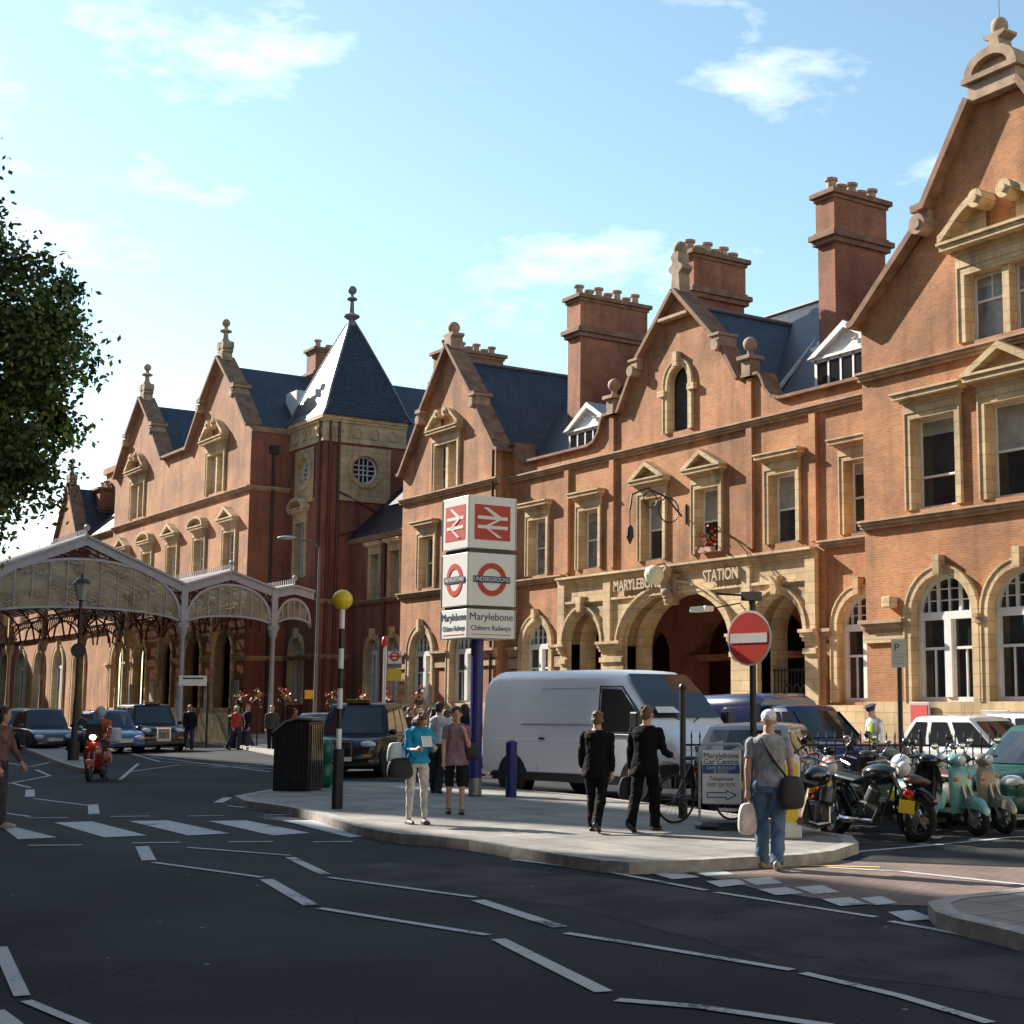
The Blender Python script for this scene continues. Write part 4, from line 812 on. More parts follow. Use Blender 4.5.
# ------------------------------------------------------------------ glazed canopy over the road
cp = thing('glass_canopy', 'grey iron and glass canopy of three gabled bays over the road and pavement', 'canopy', (0, 0, 0))
XC = -76.0
bays = [(15.75, 25.7, 7.85, 10.0, 12), (25.7, 30.5, 7.85, 8.65, 8), (30.5, 32.7, 7.8, 8.05, 6)]
depth = 36
fcx = fX(XC)
M['canopy_glass'] = mat('dusty_canopy_glass', (.42, .37, .25), .25, noise=.5, nscale=1.2)
M['canopy_glass'].node_tree.nodes['Principled BSDF'].inputs['Alpha'].default_value = .55
M['roof_glass'] = mat('roof_glazing', (.3, .3, .3), .3, noise=.25, nscale=2); M['roof_glass'].node_tree.nodes['Principled BSDF'].inputs['Alpha'].default_value = .9
for bi, (y0, y1, zv, za, n) in enumerate(bays):
    c = (y0+y1)/2; hw = (y1-y0)/2-.12; zb = 5.95; zr = zv-.45+(za-zv)*.55
    bay = MB()
    top_ = [(y0, zv), (c, za), (y1, zv)]
    ringprism(bay, [(y0, zv-.42), (c, za-.42), (y1, zv-.42)], [(y0, zv), (c, za), (y1, zv)], -.08, .12, fcx)
    ringprism(bay, [(y0-.0, zv-.02), (c, za-.02), (y1, zv-.02)], [(y0, zv+.09), (c, za+.09), (y1, zv+.09)], -.22, .2, fcx)
    N_ = 20; ztop = za-.62 if bi else za-1.05
    au = [(c+hw*math.cos(PI*k/N_), zb+(ztop-zb)*math.sin(PI*k/N_)**.8) for k in range(N_+1)]
    ai = [(c+(hw-.12)*math.cos(PI*k/N_), zb+(ztop-zb-.12)*math.sin(PI*k/N_)**.8) for k in range(N_+1)]
    ringprism(bay, ai, au, -.06, .1, fcx)
    rise = .62 if bi == 0 else .45; lo = [(c+(hw-.02)*math.cos(PI*k/N_), zb+rise*math.sin(PI*k/N_)) for k in range(N_+1)]; lo2 = [(p[0], p[1]-.1) for p in lo]
    ringprism(bay, lo2, lo, -.06, .1, fcx); o = bay.build('canopy_gable', 'grey_paint', cp)
    g = MB()
    for k in range(N_): g.face([fcx(au[k][0], au[k][1], .02), fcx(au[k+1][0], au[k+1][1], .02), fcx(lo[k+1][0], lo[k+1][1], .02), fcx(lo[k][0], lo[k][1], .02)])
    g.build('glazing', 'canopy_glass', o)
    b2 = MB()
    for i in range(1, n):
        y = c-hw+2*hw*i/n; u = (y-c)/hw; s_ = math.sqrt(1-u*u); b2.box(XC+.0, XC+.05, y-.02, y+.02, zb+rise*s_, zb+(ztop-zb)*s_**.8)
    b2.build('glazing_bars', 'grey_paint', o)
    # scrollwork between arch and gable
    sw = MB(); random.seed(bi)
    for k in range(26 if bi == 0 else 12):
        u = random.uniform(-.97, .97); y = c+u*hw; lo_ = zb+(ztop-zb)*math.sqrt(1-u*u)**.8+.1; hi = zv+(za-zv)*(1-abs(u))-.5
        if hi-lo_ > .15: sw.torus((XC, y, random.uniform(lo_+.08, hi-.08) if hi-.08 > lo_+.08 else lo_+.1), .13, .035, 'x', 8, 4)
    sg2 = [p for p in [(y0+.05, zv-.5), (c, za-.42), (y1-.05, zv-.5)]]
    for k in range(-8, 9):
        u = k/8*.97; y = c+u*hw; lo_ = zb+(ztop-zb)*math.sqrt(1-u*u)**.8; hi = zv+(za-zv)*(1-abs(u))-.38
        if hi > lo_: sw.tube([(XC, y-.12, lo_), (XC, y+.12, hi)], .03, 4); sw.tube([(XC, y+.12, lo_), (XC, y-.12, hi)], .03, 4)
    sw.build('scrollwork', 'maroon', o)
    # roof slopes of glass and ribs running back along the street
    r = MB(); d = depth
    for ya, yb, zA, zB_ in ((y0, c, zv, za), (y1, c, zv, za)): r.face([(XC, ya, zA+.1), (XC-d, ya, zA+.1), (XC-d, yb, zB_+.1), (XC, yb, zB_+.1)])
    r.build('roof_glazing', 'roof_glass', o)
    rb = MB()
    for i in range(int(d/1.2)+1):
        x = XC-i*1.2
        rb.tube([(x, y0, zv+.06), (x, c, za+.06), (x, y1, zv+.06)], .045, 4)
        if i % 3 == 0: rb.tube([(x, c+hw*math.cos(PI*k/10), zb+(ztop-zb)*math.sin(PI*k/10)**.8) for k in range(11)], .06, 4)
    for f_ in (0, .33, .66, 1):
        for ya in (y0, y1): rb.tube([(XC, ya+(c-ya)*f_, zv+(za-zv)*f_+.05), (XC-d, ya+(c-ya)*f_, zv+(za-zv)*f_+.05)], .05, 4)
    rb.build('canopy_rib', 'maroon', o)
    cr_ = MB()
    for i in range(int(d/.3)):
        x = XC-i*.3; cr_.box(x-.03, x+.03, c-.02, c+.02, za+.1, za+.42)
    cr_.box(XC-d, XC, c-.05, c+.05, za+.08, za+.16); cr_.build('ridge_cresting', 'grey_paint', o)
    mbx = MB(); mbx.ball((XC, c, za+.45), .16, 8, 6); mbx.build('finial', 'grey_paint', o)
for ci, x in enumerate((XC, XC-9, XC-18, XC-27, XC-36)):
    for y in (15.75, 25.7, 30.5):
        q = MB(); q.lathe([(.24, 0), (.24, .8), (.15, .9), (.12, 3.2), (.11, 5.2), (.2, 5.35), (.26, 5.75), (.3, 5.95)], (x, y, 0), 10); q.box(x-.14, x+.14, y-.16, y+.16, 5.95, 7.85)
        q.box(x-.18, x+.18, y-.25, y+.25, 5.7, 5.95); q.build('column', 'stone' if ci else 'grey_paint', cp, auto=40)
        # arched brackets along the street
        if ci < 4:
            bq = MB(); bq.tube([(x-9*k/12, y, 5.9+1.1*math.sin(PI*k/12)**.6) for k in range(13)], .07, 5); bq.tube([(x, y, 7.3), (x-9, y, 7.3)], .08, 5)
            for k in range(1, 18): bq.tube([(x-.5*k, y, 7.3), (x-.5*k-.3, y, 5.95+1.1*math.sin(PI*k/18)**.6)], .035, 4)
            bq.build('canopy_bracket', 'maroon', cp)
# ------------------------------------------------------------------ tree
def tree(name, label, x, y, h, crown, nleaf, seed, ls=.16):
    random.seed(seed); t = thing(name, label, 'tree', (x, y, .1)); tb = MB(); ends = []
    def branch(p, d, r, l, lv):
        pts = [p]; q = p.copy(); dd = d.copy(); n = 5
        for i in range(n):
            dd = (dd+Vector((random.gauss(0, .12), random.gauss(0, .12), random.gauss(.03, .08)))).normalized(); q = q+dd*l/n; pts.append(q.copy())
        tb.tube(pts, [r*(1-.55*i/n) for i in range(n+1)], 7 if lv < 2 else 5)
        if lv >= 3: ends.append(q); return
        for k in range(4 if lv else 6):
            i = random.randint(2, n); a = random.uniform(0, 2*PI); nd = (dd*.55+Vector((math.cos(a), math.sin(a), random.uniform(0, .6)))*.8).normalized(); branch(pts[i], nd, r*.45, l*random.uniform(.5, .68), lv+1)
    branch(Vector((0, 0, -.1)), Vector((0, 0, 1)), .32, h*.5, 0); tb.build('trunk', 'bark', t, auto=60)
    lf = MB(); cl = []
    for c, r, dens in crown:
        for k in range(int(dens)):
            v = Vector((random.gauss(0, 1), random.gauss(0, 1), random.gauss(0, 1))).normalized()*random.random()**.4; cl.append((Vector(c)+Vector((v.x*r[0], v.y*r[1], v.z*r[2])), random.uniform(.22, .5)))
    per = nleaf//len(cl); bm = lf.b
    for c, rr in cl:
        lf.mi = 1 if random.random() < .12 else 0
        for k in range(per):
            p = c+Vector((random.gauss(0, .5), random.gauss(0, .5), random.gauss(0, .42)))*rr; n = Vector((random.gauss(0, 1), random.gauss(0, 1), random.gauss(.4, 1))).normalized(); u = n.orthogonal().normalized()
            a = random.uniform(0, 6.3); u = (u*math.cos(a)+n.cross(u)*math.sin(a)); v = n.cross(u); s = ls*random.uniform(.6, 1.3)
            vs = [bm.verts.new(q) for q in (p-u*s, p-v*s*.6, p+u*s, p+v*s*.6)]; bm.faces.new(vs).material_index = lf.mi
    me = bpy.data.meshes.new('crown'); bm.to_mesh(me); bm.free(); me.materials.append(M['leaf']); me.materials.append(M['leaf2']); o = bpy.data.objects.new('crown', me); col.objects.link(o); o.parent = t
    return t
tree('plane_tree', 'dark leafy tree hanging over the left edge of the road and canopy', -20.75, 2.05, 9.5, [((0.4, .5, 6.0), (2.95, 2.95, 2.1), 200), ((.2, .4, 4.5), (2.4, 2.5, 1.2), 75), ((-.3, -.25, 8.4), (2.4, 2.4, 1.3), 85), ((-.9, -1.1, 3.6), (1.7, 1.9, .8), 40)], 210000, 5, .047)
tree('plane_tree', 'leafy street tree on the hotel pavement just outside the left of the picture', -44, 0.5, 12, [((0, 0, 8), (4.2, 3.2, 3.4), 60)], 20000, 9, .15)
# ------------------------------------------------------------------ vehicles
def D(phi):
    """ground heading: 0 looks at the viewer, positive turns to the right of the picture"""
    v = RT*math.sin(R_(phi))-FH*math.cos(R_(phi)); return math.atan2(v.y, v.x)
def at(px, s, z=0.0):
    """point of the ground plan: column px of the picture, s metres ahead"""
    v = FH*s+RT*((px-PXC)/FPX*s*math.cos(pitch)); return Vector((v.x, v.y, z))
def wheel(p, x, y, r=.31, w_=.2, hub='alloy', spokes=7, name='wheel'):
    t = MB(); t.lathe([(r*.62, -w_/2), (r*.93, -w_/2), (r, -w_*.36), (r, w_*.36), (r*.93, w_/2), (r*.62, w_/2)], (x, y, r), 24, 'y'); o = t.build(name, 'tyre', p, auto=40)
    sg = 1 if y > 0 else -1; m = MB(); yo = y+sg*w_*.3
    m.torus((x, yo, r), r*.61, .018, 'y', 24, 6)
    for k in range(spokes):
        a = 2*PI*k/spokes; c, s_ = math.cos(a), math.sin(a); m.tube([(x+c*r*.1, yo, r+s_*r*.1), (x+c*r*.6, yo, r+s_*r*.6)], .03, 5)
    m.lathe([(.001, 0), (.05, 0), (.06, .02)], (x, yo, r), 10, 'y'); m.build('rim', hub, o)
    b = MB(); b.lathe([(.001, -.03), (r*.6, -.03), (r*.6, .03), (.001, .03)], (x, y, r), 18, 'y'); b.build('hub', 'black', o); return o
def ringsec(x, hw, z0, z1, r=.08, tuck=.04, n=3):
    """rounded rectangle section across the car"""
    P = []; hb = hw-tuck
    for cy, cz, a0 in ((hb-r, z0+r, -90), (hw-r, z1-r, 0), (-(hw-r), z1-r, 90), (-(hb-r), z0+r, 180)):
        for k in range(n+1):
            a = R_(a0+90*k/n); P.append((x, cy+r*math.cos(a), cz+r*math.sin(a)))
    return P
def lerp(a, b, t): return a+(b-a)*t
def car(name, label, cat, loc, rz, L_=3.9, W=1.66, H_=1.45, paint='white', group=None, hood=.26, tail=.1, belt=.9, win='car_glass', nose=.62, wind=(.30, .46), rear=(.02, .12), wr=.3, van=False, plate=True, lights='lens', grille=True, roofm=None, wheels_=(.17, .82)):
    """L_ length; wind = where the windscreen starts and ends as fractions back from the nose; rear = the same for the back window, from the tail"""
    t = thing(name, label, cat, loc, rz, group); hw = W/2; xf, xr = L_/2, -L_/2; z0 = .2
    st_ = [(xr, .78, belt-.12, .88), (xr+.08, .93, belt-.02, .97), (xr+.5, 1, belt, 1), (0, 1, belt-.01, 1), (xf-L_*wind[0], 1, belt-.03, 1), (xf-L_*.13, .99, lerp(nose, belt, .65), .985), (xf-.22, .95, nose+.06, .95), (xf-.06, .86, nose-.04, .88), (xf, .8, nose-.14, .82)]
    mb = MB(); rings = []
    for x, f, zt, g in st_: rings.append(ringsec(x, hw*g, z0+(.08 if abs(x) > L_*.47 else 0), zt, .09, .06))
    mb.loft(rings); body = mb.build('body', paint, t, auto=50, bevel=0)
    # cabin
    xw0, xw1 = xf-L_*wind[0], xf-L_*wind[1]; xb0, xb1 = xr+L_*rear[0], xr+L_*rear[1]; hb, ht = hw*.95, hw*.78
    zb = belt-.05; zr = H_
    def sec(u):   # corner points of the cabin at height fraction u
        z = lerp(zb, zr-.05, u); q = lerp(hb, ht, u**1.2); return lerp(xw0, xw1, u), lerp(xb0, xb1, u**1.3), q, z
    mb = MB(); rings = []
    for u in (0, .35, .7, 1.0):
        a, b, q, z = sec(u); r = []
        for k in range(5): r.append((a-.10*abs(k/2-1)**2*1.3, lerp(-q, q, k/4), z))
        r += [(lerp(a, b, .33)-.0, q*1.012, z), (lerp(a, b, .66), q*1.012, z)]
        for k in range(5): r.append((b+.07*abs(k/2-1)**2, lerp(q, -q, k/4), z))
        r += [(lerp(a, b, .66), -q*1.012, z), (lerp(a, b, .33), -q*1.012, z)]
        rings.append(r)
    a, b, q, z = sec(1.0); top_ring = rings[-1]
    for ins, zz in ((.035, zr-.02), (.09, zr), (.25, zr+.02), (.5, zr+.03)): rings.append([(lerp(p[0], (a+b)/2, ins), p[1]*(1-ins*1.3), zz) for p in top_ring])
    mb.loft(rings); mb.build('cabin', roofm or paint, t, auto=40)
    def pane(nm, pts, off): 
        c = sum((Vector(p) for p in pts), Vector())/len(pts); nn = (Vector(pts[1])-Vector(pts[0])).cross(Vector(pts[2])-Vector(pts[0])).normalized()
        if nn.dot(c-Vector((c.x*.5, 0, .6))) < 0: nn = -nn
        MB().face([Vector(p)+nn*off for p in pts]).build(nm, win, t)
    def P(u, f, sg): a, b, q, z = sec(u); return (lerp(a, b, f), sg*q*1.012, z)
    for sg in (-1, 1):
        ends = [(.06, .36), (.4, .66), (.7, .93)] if not van and L_ > 3.4 else ([(.06, .45), (.5, .92)] if not van else [(.06, .3)])
        for f0, f1 in ends: pane('side_window', [P(.12, f0, sg), P(.12, f1, sg), P(.9, f1-(.0 if f1 < .9 else .03), sg), P(.9, f0+.03, sg)], .008)
    def ends_pane(nm, front):
        m = MB(); n = 4; g = []
        for u in (.1, .92):
            a, b, q, z = sec(u); row = []
            for k in range(n+1):
                f = lerp(.08, .92, k/n)*2-1; row.append(((a-.13*abs(f)**2+.012) if front else (b+.07*abs(f)**2-.012), f*q, z+.01))
            g.append(row)
        for k in range(n): m.face([g[0][k], g[0][k+1], g[1][k+1], g[1][k]])
        m.build(nm, win, t)
    ends_pane('windscreen', True)
    if not van: ends_pane('rear_window', False)
    for f in wheels_:
        for sg in (-1, 1):
            x = xf-L_*f; k = MB(); k.lathe([(wr+.06, -.1), (wr+.06, .1)], (x, sg*(hw-.096), wr+.03), 22, 'y'); k.build('wheel_arch', 'black', t)
            wheel(t, x, sg*(hw-.078), wr, .2)
    for sg in (-1, 1):
        MB().ball((xf-.12, sg*(hw-.28), nose-.07), (.13, .2, .1), 14, 8).build('headlight', lights, t, smooth=True)
        MB().ball((xr+.06, sg*(hw-.16), belt-.22), (.07, .1, .14), 10, 6).build('tail_light', 'red_lens', t, smooth=True)
        MB().ball((xw0-.1, sg*(hw+.09), belt+.06), (.06, .11, .075), 10, 6).build('wing_mirror', paint, t, smooth=True)
        MB().box(xw1-.4, xw1-.25, sg*(hw-.001), sg*(hw+.015), belt-.2, belt-.17).build('door_handle', 'black', t)
    b = MB(); b.loft([ringsec(xf-.3, hw*.95, .24, .5, .06, 0), ringsec(xf-.02, hw*.88, .24, .47, .06, 0), ringsec(xf+.05, hw*.78, .26, .44, .06, 0)]); b.build('front_bumper', paint, t, auto=50)
    b = MB(); b.loft([ringsec(xr+.3, hw*.98, .26, .52, .06, 0), ringsec(xr-.04, hw*.86, .28, .5, .06, 0)]); b.build('rear_bumper', paint, t, auto=50)
    if grille:
        b = MB()
        for i in range(3): b.box(xf-.02, xf+.012, -.32, .32, nose-.16+i*.035, nose-.142+i*.035)
        b.build('grille', 'chrome', t); MB().box(xf-.02, xf+.065, -.34, .34, .29, .38).build('air_intake', 'black', t)
    if plate: MB().box(xf+.05, xf+.075, -.26, .26, .4, .5).build('number_plate', 'plate_w', t); MB().box(xr-.075, xr-.03, -.26, .26, .44, .55).build('number_plate', 'plate_y', t)
    sh = MB()
    for f0 in (.46, .68):
        x = lerp(xw0, xb0, f0-.12)
        for sg in (-1, 1): sh.box(x-.006, x+.006, sg*(hw-.01), sg*(hw+.004), .38, belt-.1)
    sh.build('door_shut_line', 'black', t)
    return t
def paintm(name, c, rough=.25): M[name] = mat(name, c, rough, coat=.8, noise=.1, nscale=1.7); return name
M['car_glass'] = mat('car_glass', (.02, .026, .03), .05, spec=.9)
paintm('van_white', (.8, .84, .9)); M['van_white'] = mat('van_white', (.74, .8, .87), .32, coat=.3, noise=.03, nscale=2); paintm('car_white', (.78, .78, .77)); M['car_green'] = mat('car_green', (.003, .06, .046), .35, coat=.3); paintm('car_blue', (.02, .07, .22)); paintm('van_blue', (.008, .012, .075)); paintm('car_silver', (.34, .35, .37)); paintm('car_dark', (.02, .022, .026)); M['cab_black'] = mat('cab_black', (.006, .007, .01), .3, coat=.25); paintm('car_cream', (.55, .52, .45))
# the white van
def panel_van(loc, rz):
    t = thing('panel_van', 'high-roofed white delivery van parked along the pavement behind the two men in suits', 'van', loc, rz)
    L_, hw, H_ = 5.3, 1.0, 2.42; xf, xr = L_/2, -L_/2
    prof = [(xr, .5), (xr-.02, 1.1), (xr+.12, 2.2), (xr+.24, 2.36), (xr+.6, H_), (.9, H_-.02), (1.15, 2.34), (1.9, 1.55), (2.02, 1.36), (2.5, 1.18), (2.62, 1.02), (xf, .8), (xf, .5)]
    # body as lofted sections
    def zt(x):
        pts = [(xr-.02, 2.28), (xr+.06, 2.37), (xr+.25, H_), (.85, H_-.02), (1.1, 2.33), (1.5, 1.98), (1.95, 1.5), (2.05, 1.36), (2.45, 1.22), (2.58, 1.05), (xf, .9)]
        for (a, b), (c, d) in zip(pts, pts[1:]):
            if x <= c: return lerp(b, d, max(0, (x-a)/(c-a)))
        return .9
    mb = MB(); rings = []
    for x in (xr-.02, xr+.1, xr+.3, xr+.7, -1.2, -.2, .5, .95, 1.15, 1.5, 1.95, 2.06, 2.3, 2.45, 2.56, xf):
        z = zt(x); P = []; g = 1.0 if x < 1.9 else lerp(1, .86, (x-1.9)/(xf-1.9)); h = hw*g
        side = [(.42, .97), (.6, 1), (1.15, 1.0), (1.3, .985), (min(1.5, z-.2) if z < 1.7 else 1.9, .945 if z > 1.7 else .97)]
        zs = [s_[0] for s_ in side]
        if z > 1.7: side += [(z-.22, .89), (z-.1, .84), (z-.02, .7), (z, .4)]
        else: side = [(.42, .97), (.55, 1), (z*.75, 1.0), (z-.16, .99), (z-.12, .98), (z-.09, .96), (z-.05, .9), (z-.015, .8), (z, .4)]
        P = [(x, -h*f, zz) for zz, f in side]+[(x, h*f, zz) for zz, f in side[::-1]]; rings.append(P)
    mb.loft(rings); mb.build('body', 'van_white', t, auto=42)
    for sg in (-1, 1):
        def P(x, z, o=.014):
            f = 1.0 if z < 1.15 else (lerp(1, .945, (z-1.15)/.75) if z < 1.9 else lerp(.945, .89, (z-1.9)/.3)); return (x, sg*(hw*f+o), z)
        MB().face([P(.72, 1.25), P(1.95, 1.25), P(1.72, 1.55), P(1.24, 2.02), P(.72, 2.04)]).build('side_window', 'car_glass', t)
        MB().tube([P(.68, 1.2), P(2.0, 1.2), P(1.75, 1.58), P(1.26, 2.07), P(.68, 2.09), P(.68, 1.2)], .018, 5).build('window_seal', 'black', t)
        MB().tube([P(xr+.1, 1.08, .0), P(.62, 1.08, .0)], .007, 5).build('side_moulding', 'van_white', t)
        MB().tube([P(xr+.15, 1.62, -.002), P(.62, 1.62, -.002)], .005, 5).build('crease', 'van_white', t)
        MB().tube([P(-1.0, .5, .002), P(-1.0, 2.05, .002), P(.55, 2.05, .002), P(.55, .5, .002)], .008, 4).build('door_shut_line', 'car_silver', t)
        MB().box(xr+.3, xf-.1, sg*(hw-.04), sg*(hw+.004), .3, .46).build('sill', 'black', t)
        for x in (-1.75, 1.7):
            MB().lathe([(.42, -.12), (.42, .12)], (x, sg*(hw-.112), .38), 22, 'y').build('wheel_arch', 'black', t); wheel(t, x, sg*(hw-.09), .34, .22, 'car_silver', 9)
        MB().box(-1.5, .6, sg*(hw*.985+.004), sg*(hw*.985+.014), 1.36, 1.375).build('sliding_rail', 'lead_dark', t); MB().box(.42, .56, sg*(hw+.0), sg*(hw+.025), 1.08, 1.12).build('door_handle', 'black', t); MB().box(-.95, -.8, sg*(hw+.0), sg*(hw+.025), 1.08, 1.12).build('door_handle', 'black', t)
        MB().box(1.78, 1.98, sg*(hw+.04), sg*(hw+.26), 1.25, 1.62).build('wing_mirror', 'black', t, bevel=.03)
        h = MB(); h.loft([[(2.12, sg*.93, 1.12), (2.12, sg*.93, .8), (2.13, sg*.93, .8), (2.13, sg*.93, 1.12)], [(2.4, sg*.885, 1.12), (2.4, sg*.9, .76), (2.42, sg*.84, .76), (2.42, sg*.83, 1.14)], [(2.62, sg*.72, 1.0), (2.665, sg*.72, .76), (2.665, sg*.55, .76), (2.6, sg*.55, 1.0)]]); h.build('headlight', 'lens', t)
        MB().ball((xr+.0, sg*(hw-.1), 1.2), (.05, .07, .4), 10, 8).build('tail_light', 'red_lens', t)
    w_ = MB(); g = []
    for x, z, f in ((1.98, 1.5, .84), (1.55, 1.965, .8), (1.2, 2.3, .74)): g.append([(x-.02*abs(k/3-1)+.012, hw*f*(k/3-1), z+.012) for k in range(7)])
    for r0, r1 in zip(g, g[1:]):
        for k in range(6): w_.face([r0[k], r0[k+1], r1[k+1], r1[k]])
    w_.build('windscreen', 'car_glass', t)
    MB().face([(1.93, -.75, 1.58), (1.93, -.2, 1.58), (1.8, -.25, 1.69), (1.8, -.7, 1.69)]).build('paper_on_dashboard', 'white_paint', t, loc=(.05, 0, .02))
    b = MB(); b.loft([ringsec(2.25, .99, .28, .76, .08, .03), ringsec(2.55, .93, .28, .74, .08, .03), ringsec(2.74, .76, .3, .72, .08, .03)]); b.build('front_bumper', 'black', t, auto=50)
    b = MB()
    for i in range(4): b.box(2.6, 2.69, -.48, .48, .8+i*.06, .83+i*.06)
    b.build('grille', 'black', t); MB().box(2.74, 2.76, -.26, .26, .48, .59).build('number_plate', 'plate_w', t)
    MB().box(xr-.1, xr+.2, -.9, .9, .42, .56).build('rear_bumper', 'black', t); 
    for sg in (-1, 1): MB().tube([(2.02, sg*.1, 1.43), (1.85, sg*.6, 1.62)], .012, 4).build('wiper', 'black', t)
    MB().box(-2.4, 2.3, -.7, .7, .3, .44).build('underbody', 'black', t)
    return t
panel_van((-24.0, 16.5, 0), R_(7)).scale = (1.05, 1, 1)
# black cabs
def cab(label, loc, rz, group='black cabs'):
    t = car('black_cab', label, 'taxi', loc, rz, L_=4.5, W=1.78, H_=1.78, paint='cab_black', group=group, belt=1.02, nose=.86, wind=(.27, .36), rear=(.03, .1), wr=.33, grille=False, lights='lens')
    for sg in (-1, 1):
        MB().lathe([(.001, .08), (.1, .05), (.115, 0), (.12, -.1)], (2.13, sg*.6, .76), 14, 'x').build('headlight', 'lens', t, auto=50); MB().box(2.2, 2.29, sg*.52, sg*.74, .5, .56).build('indicator', 'orange_lens', t)
    g = MB(); g.box(2.16, 2.27, -.26, -.22, .45, .86); g.box(2.16, 2.27, .22, .26, .45, .86); g.box(2.16, 2.27, -.26, .26, .86, .91)
    for i in range(9): g.box(2.2, 2.25, -.2+i*.05, -.19+i*.05, .45, .86)
    g.build('grille', 'chrome', t); MB().box(-.1+.5, .1+.5, -.3, .3, 1.78, 1.89).build('taxi_sign', C('amber', (.12, .07, .01), .3), t, bevel=.02)
    return t
q = at(346, 37.0); dr = D(-1); cab('black cab with round headlights stopped behind the striped beacon pole', (q.x-math.cos(dr)*1.9, q.y-math.sin(dr)*1.9, 0), dr)
q = at(163, 57.5); dr = D(34); cab('black cab with a pale roof driving out from under the canopy beside the blue car', (q.x-math.cos(dr)*2, q.y-math.sin(dr)*2, 0), dr)
def put(px, s, phi, back=0): q = at(px, s); dr = D(phi); return (q.x-math.cos(dr)*back, q.y-math.sin(dr)*back, 0), dr
l, r = put(322, 46, 0); car('parked_car', 'dark saloon just behind the near black cab and the ribbed bin', 'car', l, r, paint='car_dark', H_=1.5, L_=4.3, group='cars about the forecourt')
l, r = put(124, 55.5, 36, 1.6); car('hatchback_car', 'bright blue hatchback between the motor scooter rider and the black cab', 'car', l, r, paint='car_blue', H_=1.55, L_=3.8, group='cars waiting under the canopy')
l, r = put(54, 58, 35, 1.5); car('hatchback_car', 'black hatchback waiting behind the lamp post at the left', 'car', l, r, paint='car_dark', H_=1.6, L_=3.9, group='cars waiting under the canopy')
l, r = put(28, 64, 30, 1.5); car('parked_car', 'pale silver car at the left end of the queue under the canopy', 'car', l, r, paint='car_silver', H_=1.6, L_=4.2, group='cars waiting under the canopy')
l, r = put(8, 76, 60, 1.5); car('parked_car', 'white car furthest back behind the silver one', 'car', l, r, paint='car_white', H_=1.6, L_=4.2, group='cars waiting under the canopy')
car('hatchback_car', 'white five-door hatchback seen side-on behind the railings at the right', 'car', (*at(982, 31.5)[:2], 0), R_(4), paint='car_white', L_=3.6, H_=1.5, W=1.66, belt=.88, nose=.68, wind=(.2, .42), rear=(.02, .13), group='cars behind the railings')
car('hatchback_car', 'dark car behind the white hatchback at the right edge', 'car', (*at(1048, 37)[:2], 0), R_(-10), paint='car_silver', L_=4.2, H_=1.55, group='cars behind the railings')
l, r = put(978, 22.0, -48, 1.75); car('hatchback_car', 'dark green hatchback with its nose beside the grey scooter at the right edge', 'car', l, r, paint='car_green', L_=3.7, H_=1.42, belt=.86, nose=.72, wind=(.24, .45), group='cars behind the railings')
car('parked_car', 'dark car with a pale roof behind the railings and the no-entry post', 'car', (*at(768, 25.8)[:2], 0), D(163), paint='car_dark', roofm='car_silver', L_=4.0, H_=1.42, group='cars behind the railings')
# dark blue pick-up lorry: box behind, cab in front
def pickup(loc, rz):
    t = car('pickup_truck', 'dark blue pick-up with a long bonnet and hard cover parked before the entrance', 'pick-up', loc, rz, L_=5.2, W=1.85, H_=1.72, paint='van_blue', belt=1.08, nose=.86, wind=(.3, .42), rear=(.4, .44), wr=.37)
    mb = MB(); mb.loft([ringsec(-2.5, .86, 1.0, 1.78, .2, 0), ringsec(-2.3, .9, 1.0, 1.95, .25, 0), ringsec(-.55, .9, 1.0, 1.98, .25, 0), ringsec(-.3, .86, 1.0, 1.86, .2, 0)]); mb.build('hard_top', 'van_blue', t, auto=50)
    return t
pickup((*at(800, 31)[:2], 0), R_(6))
# ------------------------------------------------------------------ motor scooters and motorcycles
def spoke_wheel(p, x, r=.25, w_=.1, n=5, m='alloy', fat=.045):
    t = MB(); t.torus((x, 0, r), r-.05, .05 if w_ > .09 else .04, 'y', 26, 8); o = t.build('wheel', 'tyre', p, smooth=True)
    q = MB(); q.torus((x, 0, r), r-.1, .014, 'y', 24, 5)
    for k in range(n):
        a = 2*PI*k/n+.3; q.tube([(x, 0, r), (x+math.cos(a)*(r-.1), 0, r+math.sin(a)*(r-.1))], [.022, .014], 5)
    q.lathe([(.05, -.05), (.05, .05)], (x, 0, r), 12, 'y'); q.build('rim', m, o); 
    d = MB(); d.lathe([(.03, -.062), (.1, -.062), (.1, -.057), (.03, -.057)], (x, 0, r), 14, 'y'); d.build('brake_disc', 'alloy', o); return o
def mirrors(t, x, z, m='black'):
    for sg in (-1, 1): MB().tube([(x, sg*.22, z), (x+.03, sg*.3, z+.16)], .008, 5).ball((x+.03, sg*.32, z+.2), (.02, .06, .045), 10, 6).build('mirror', m, t, smooth=True)
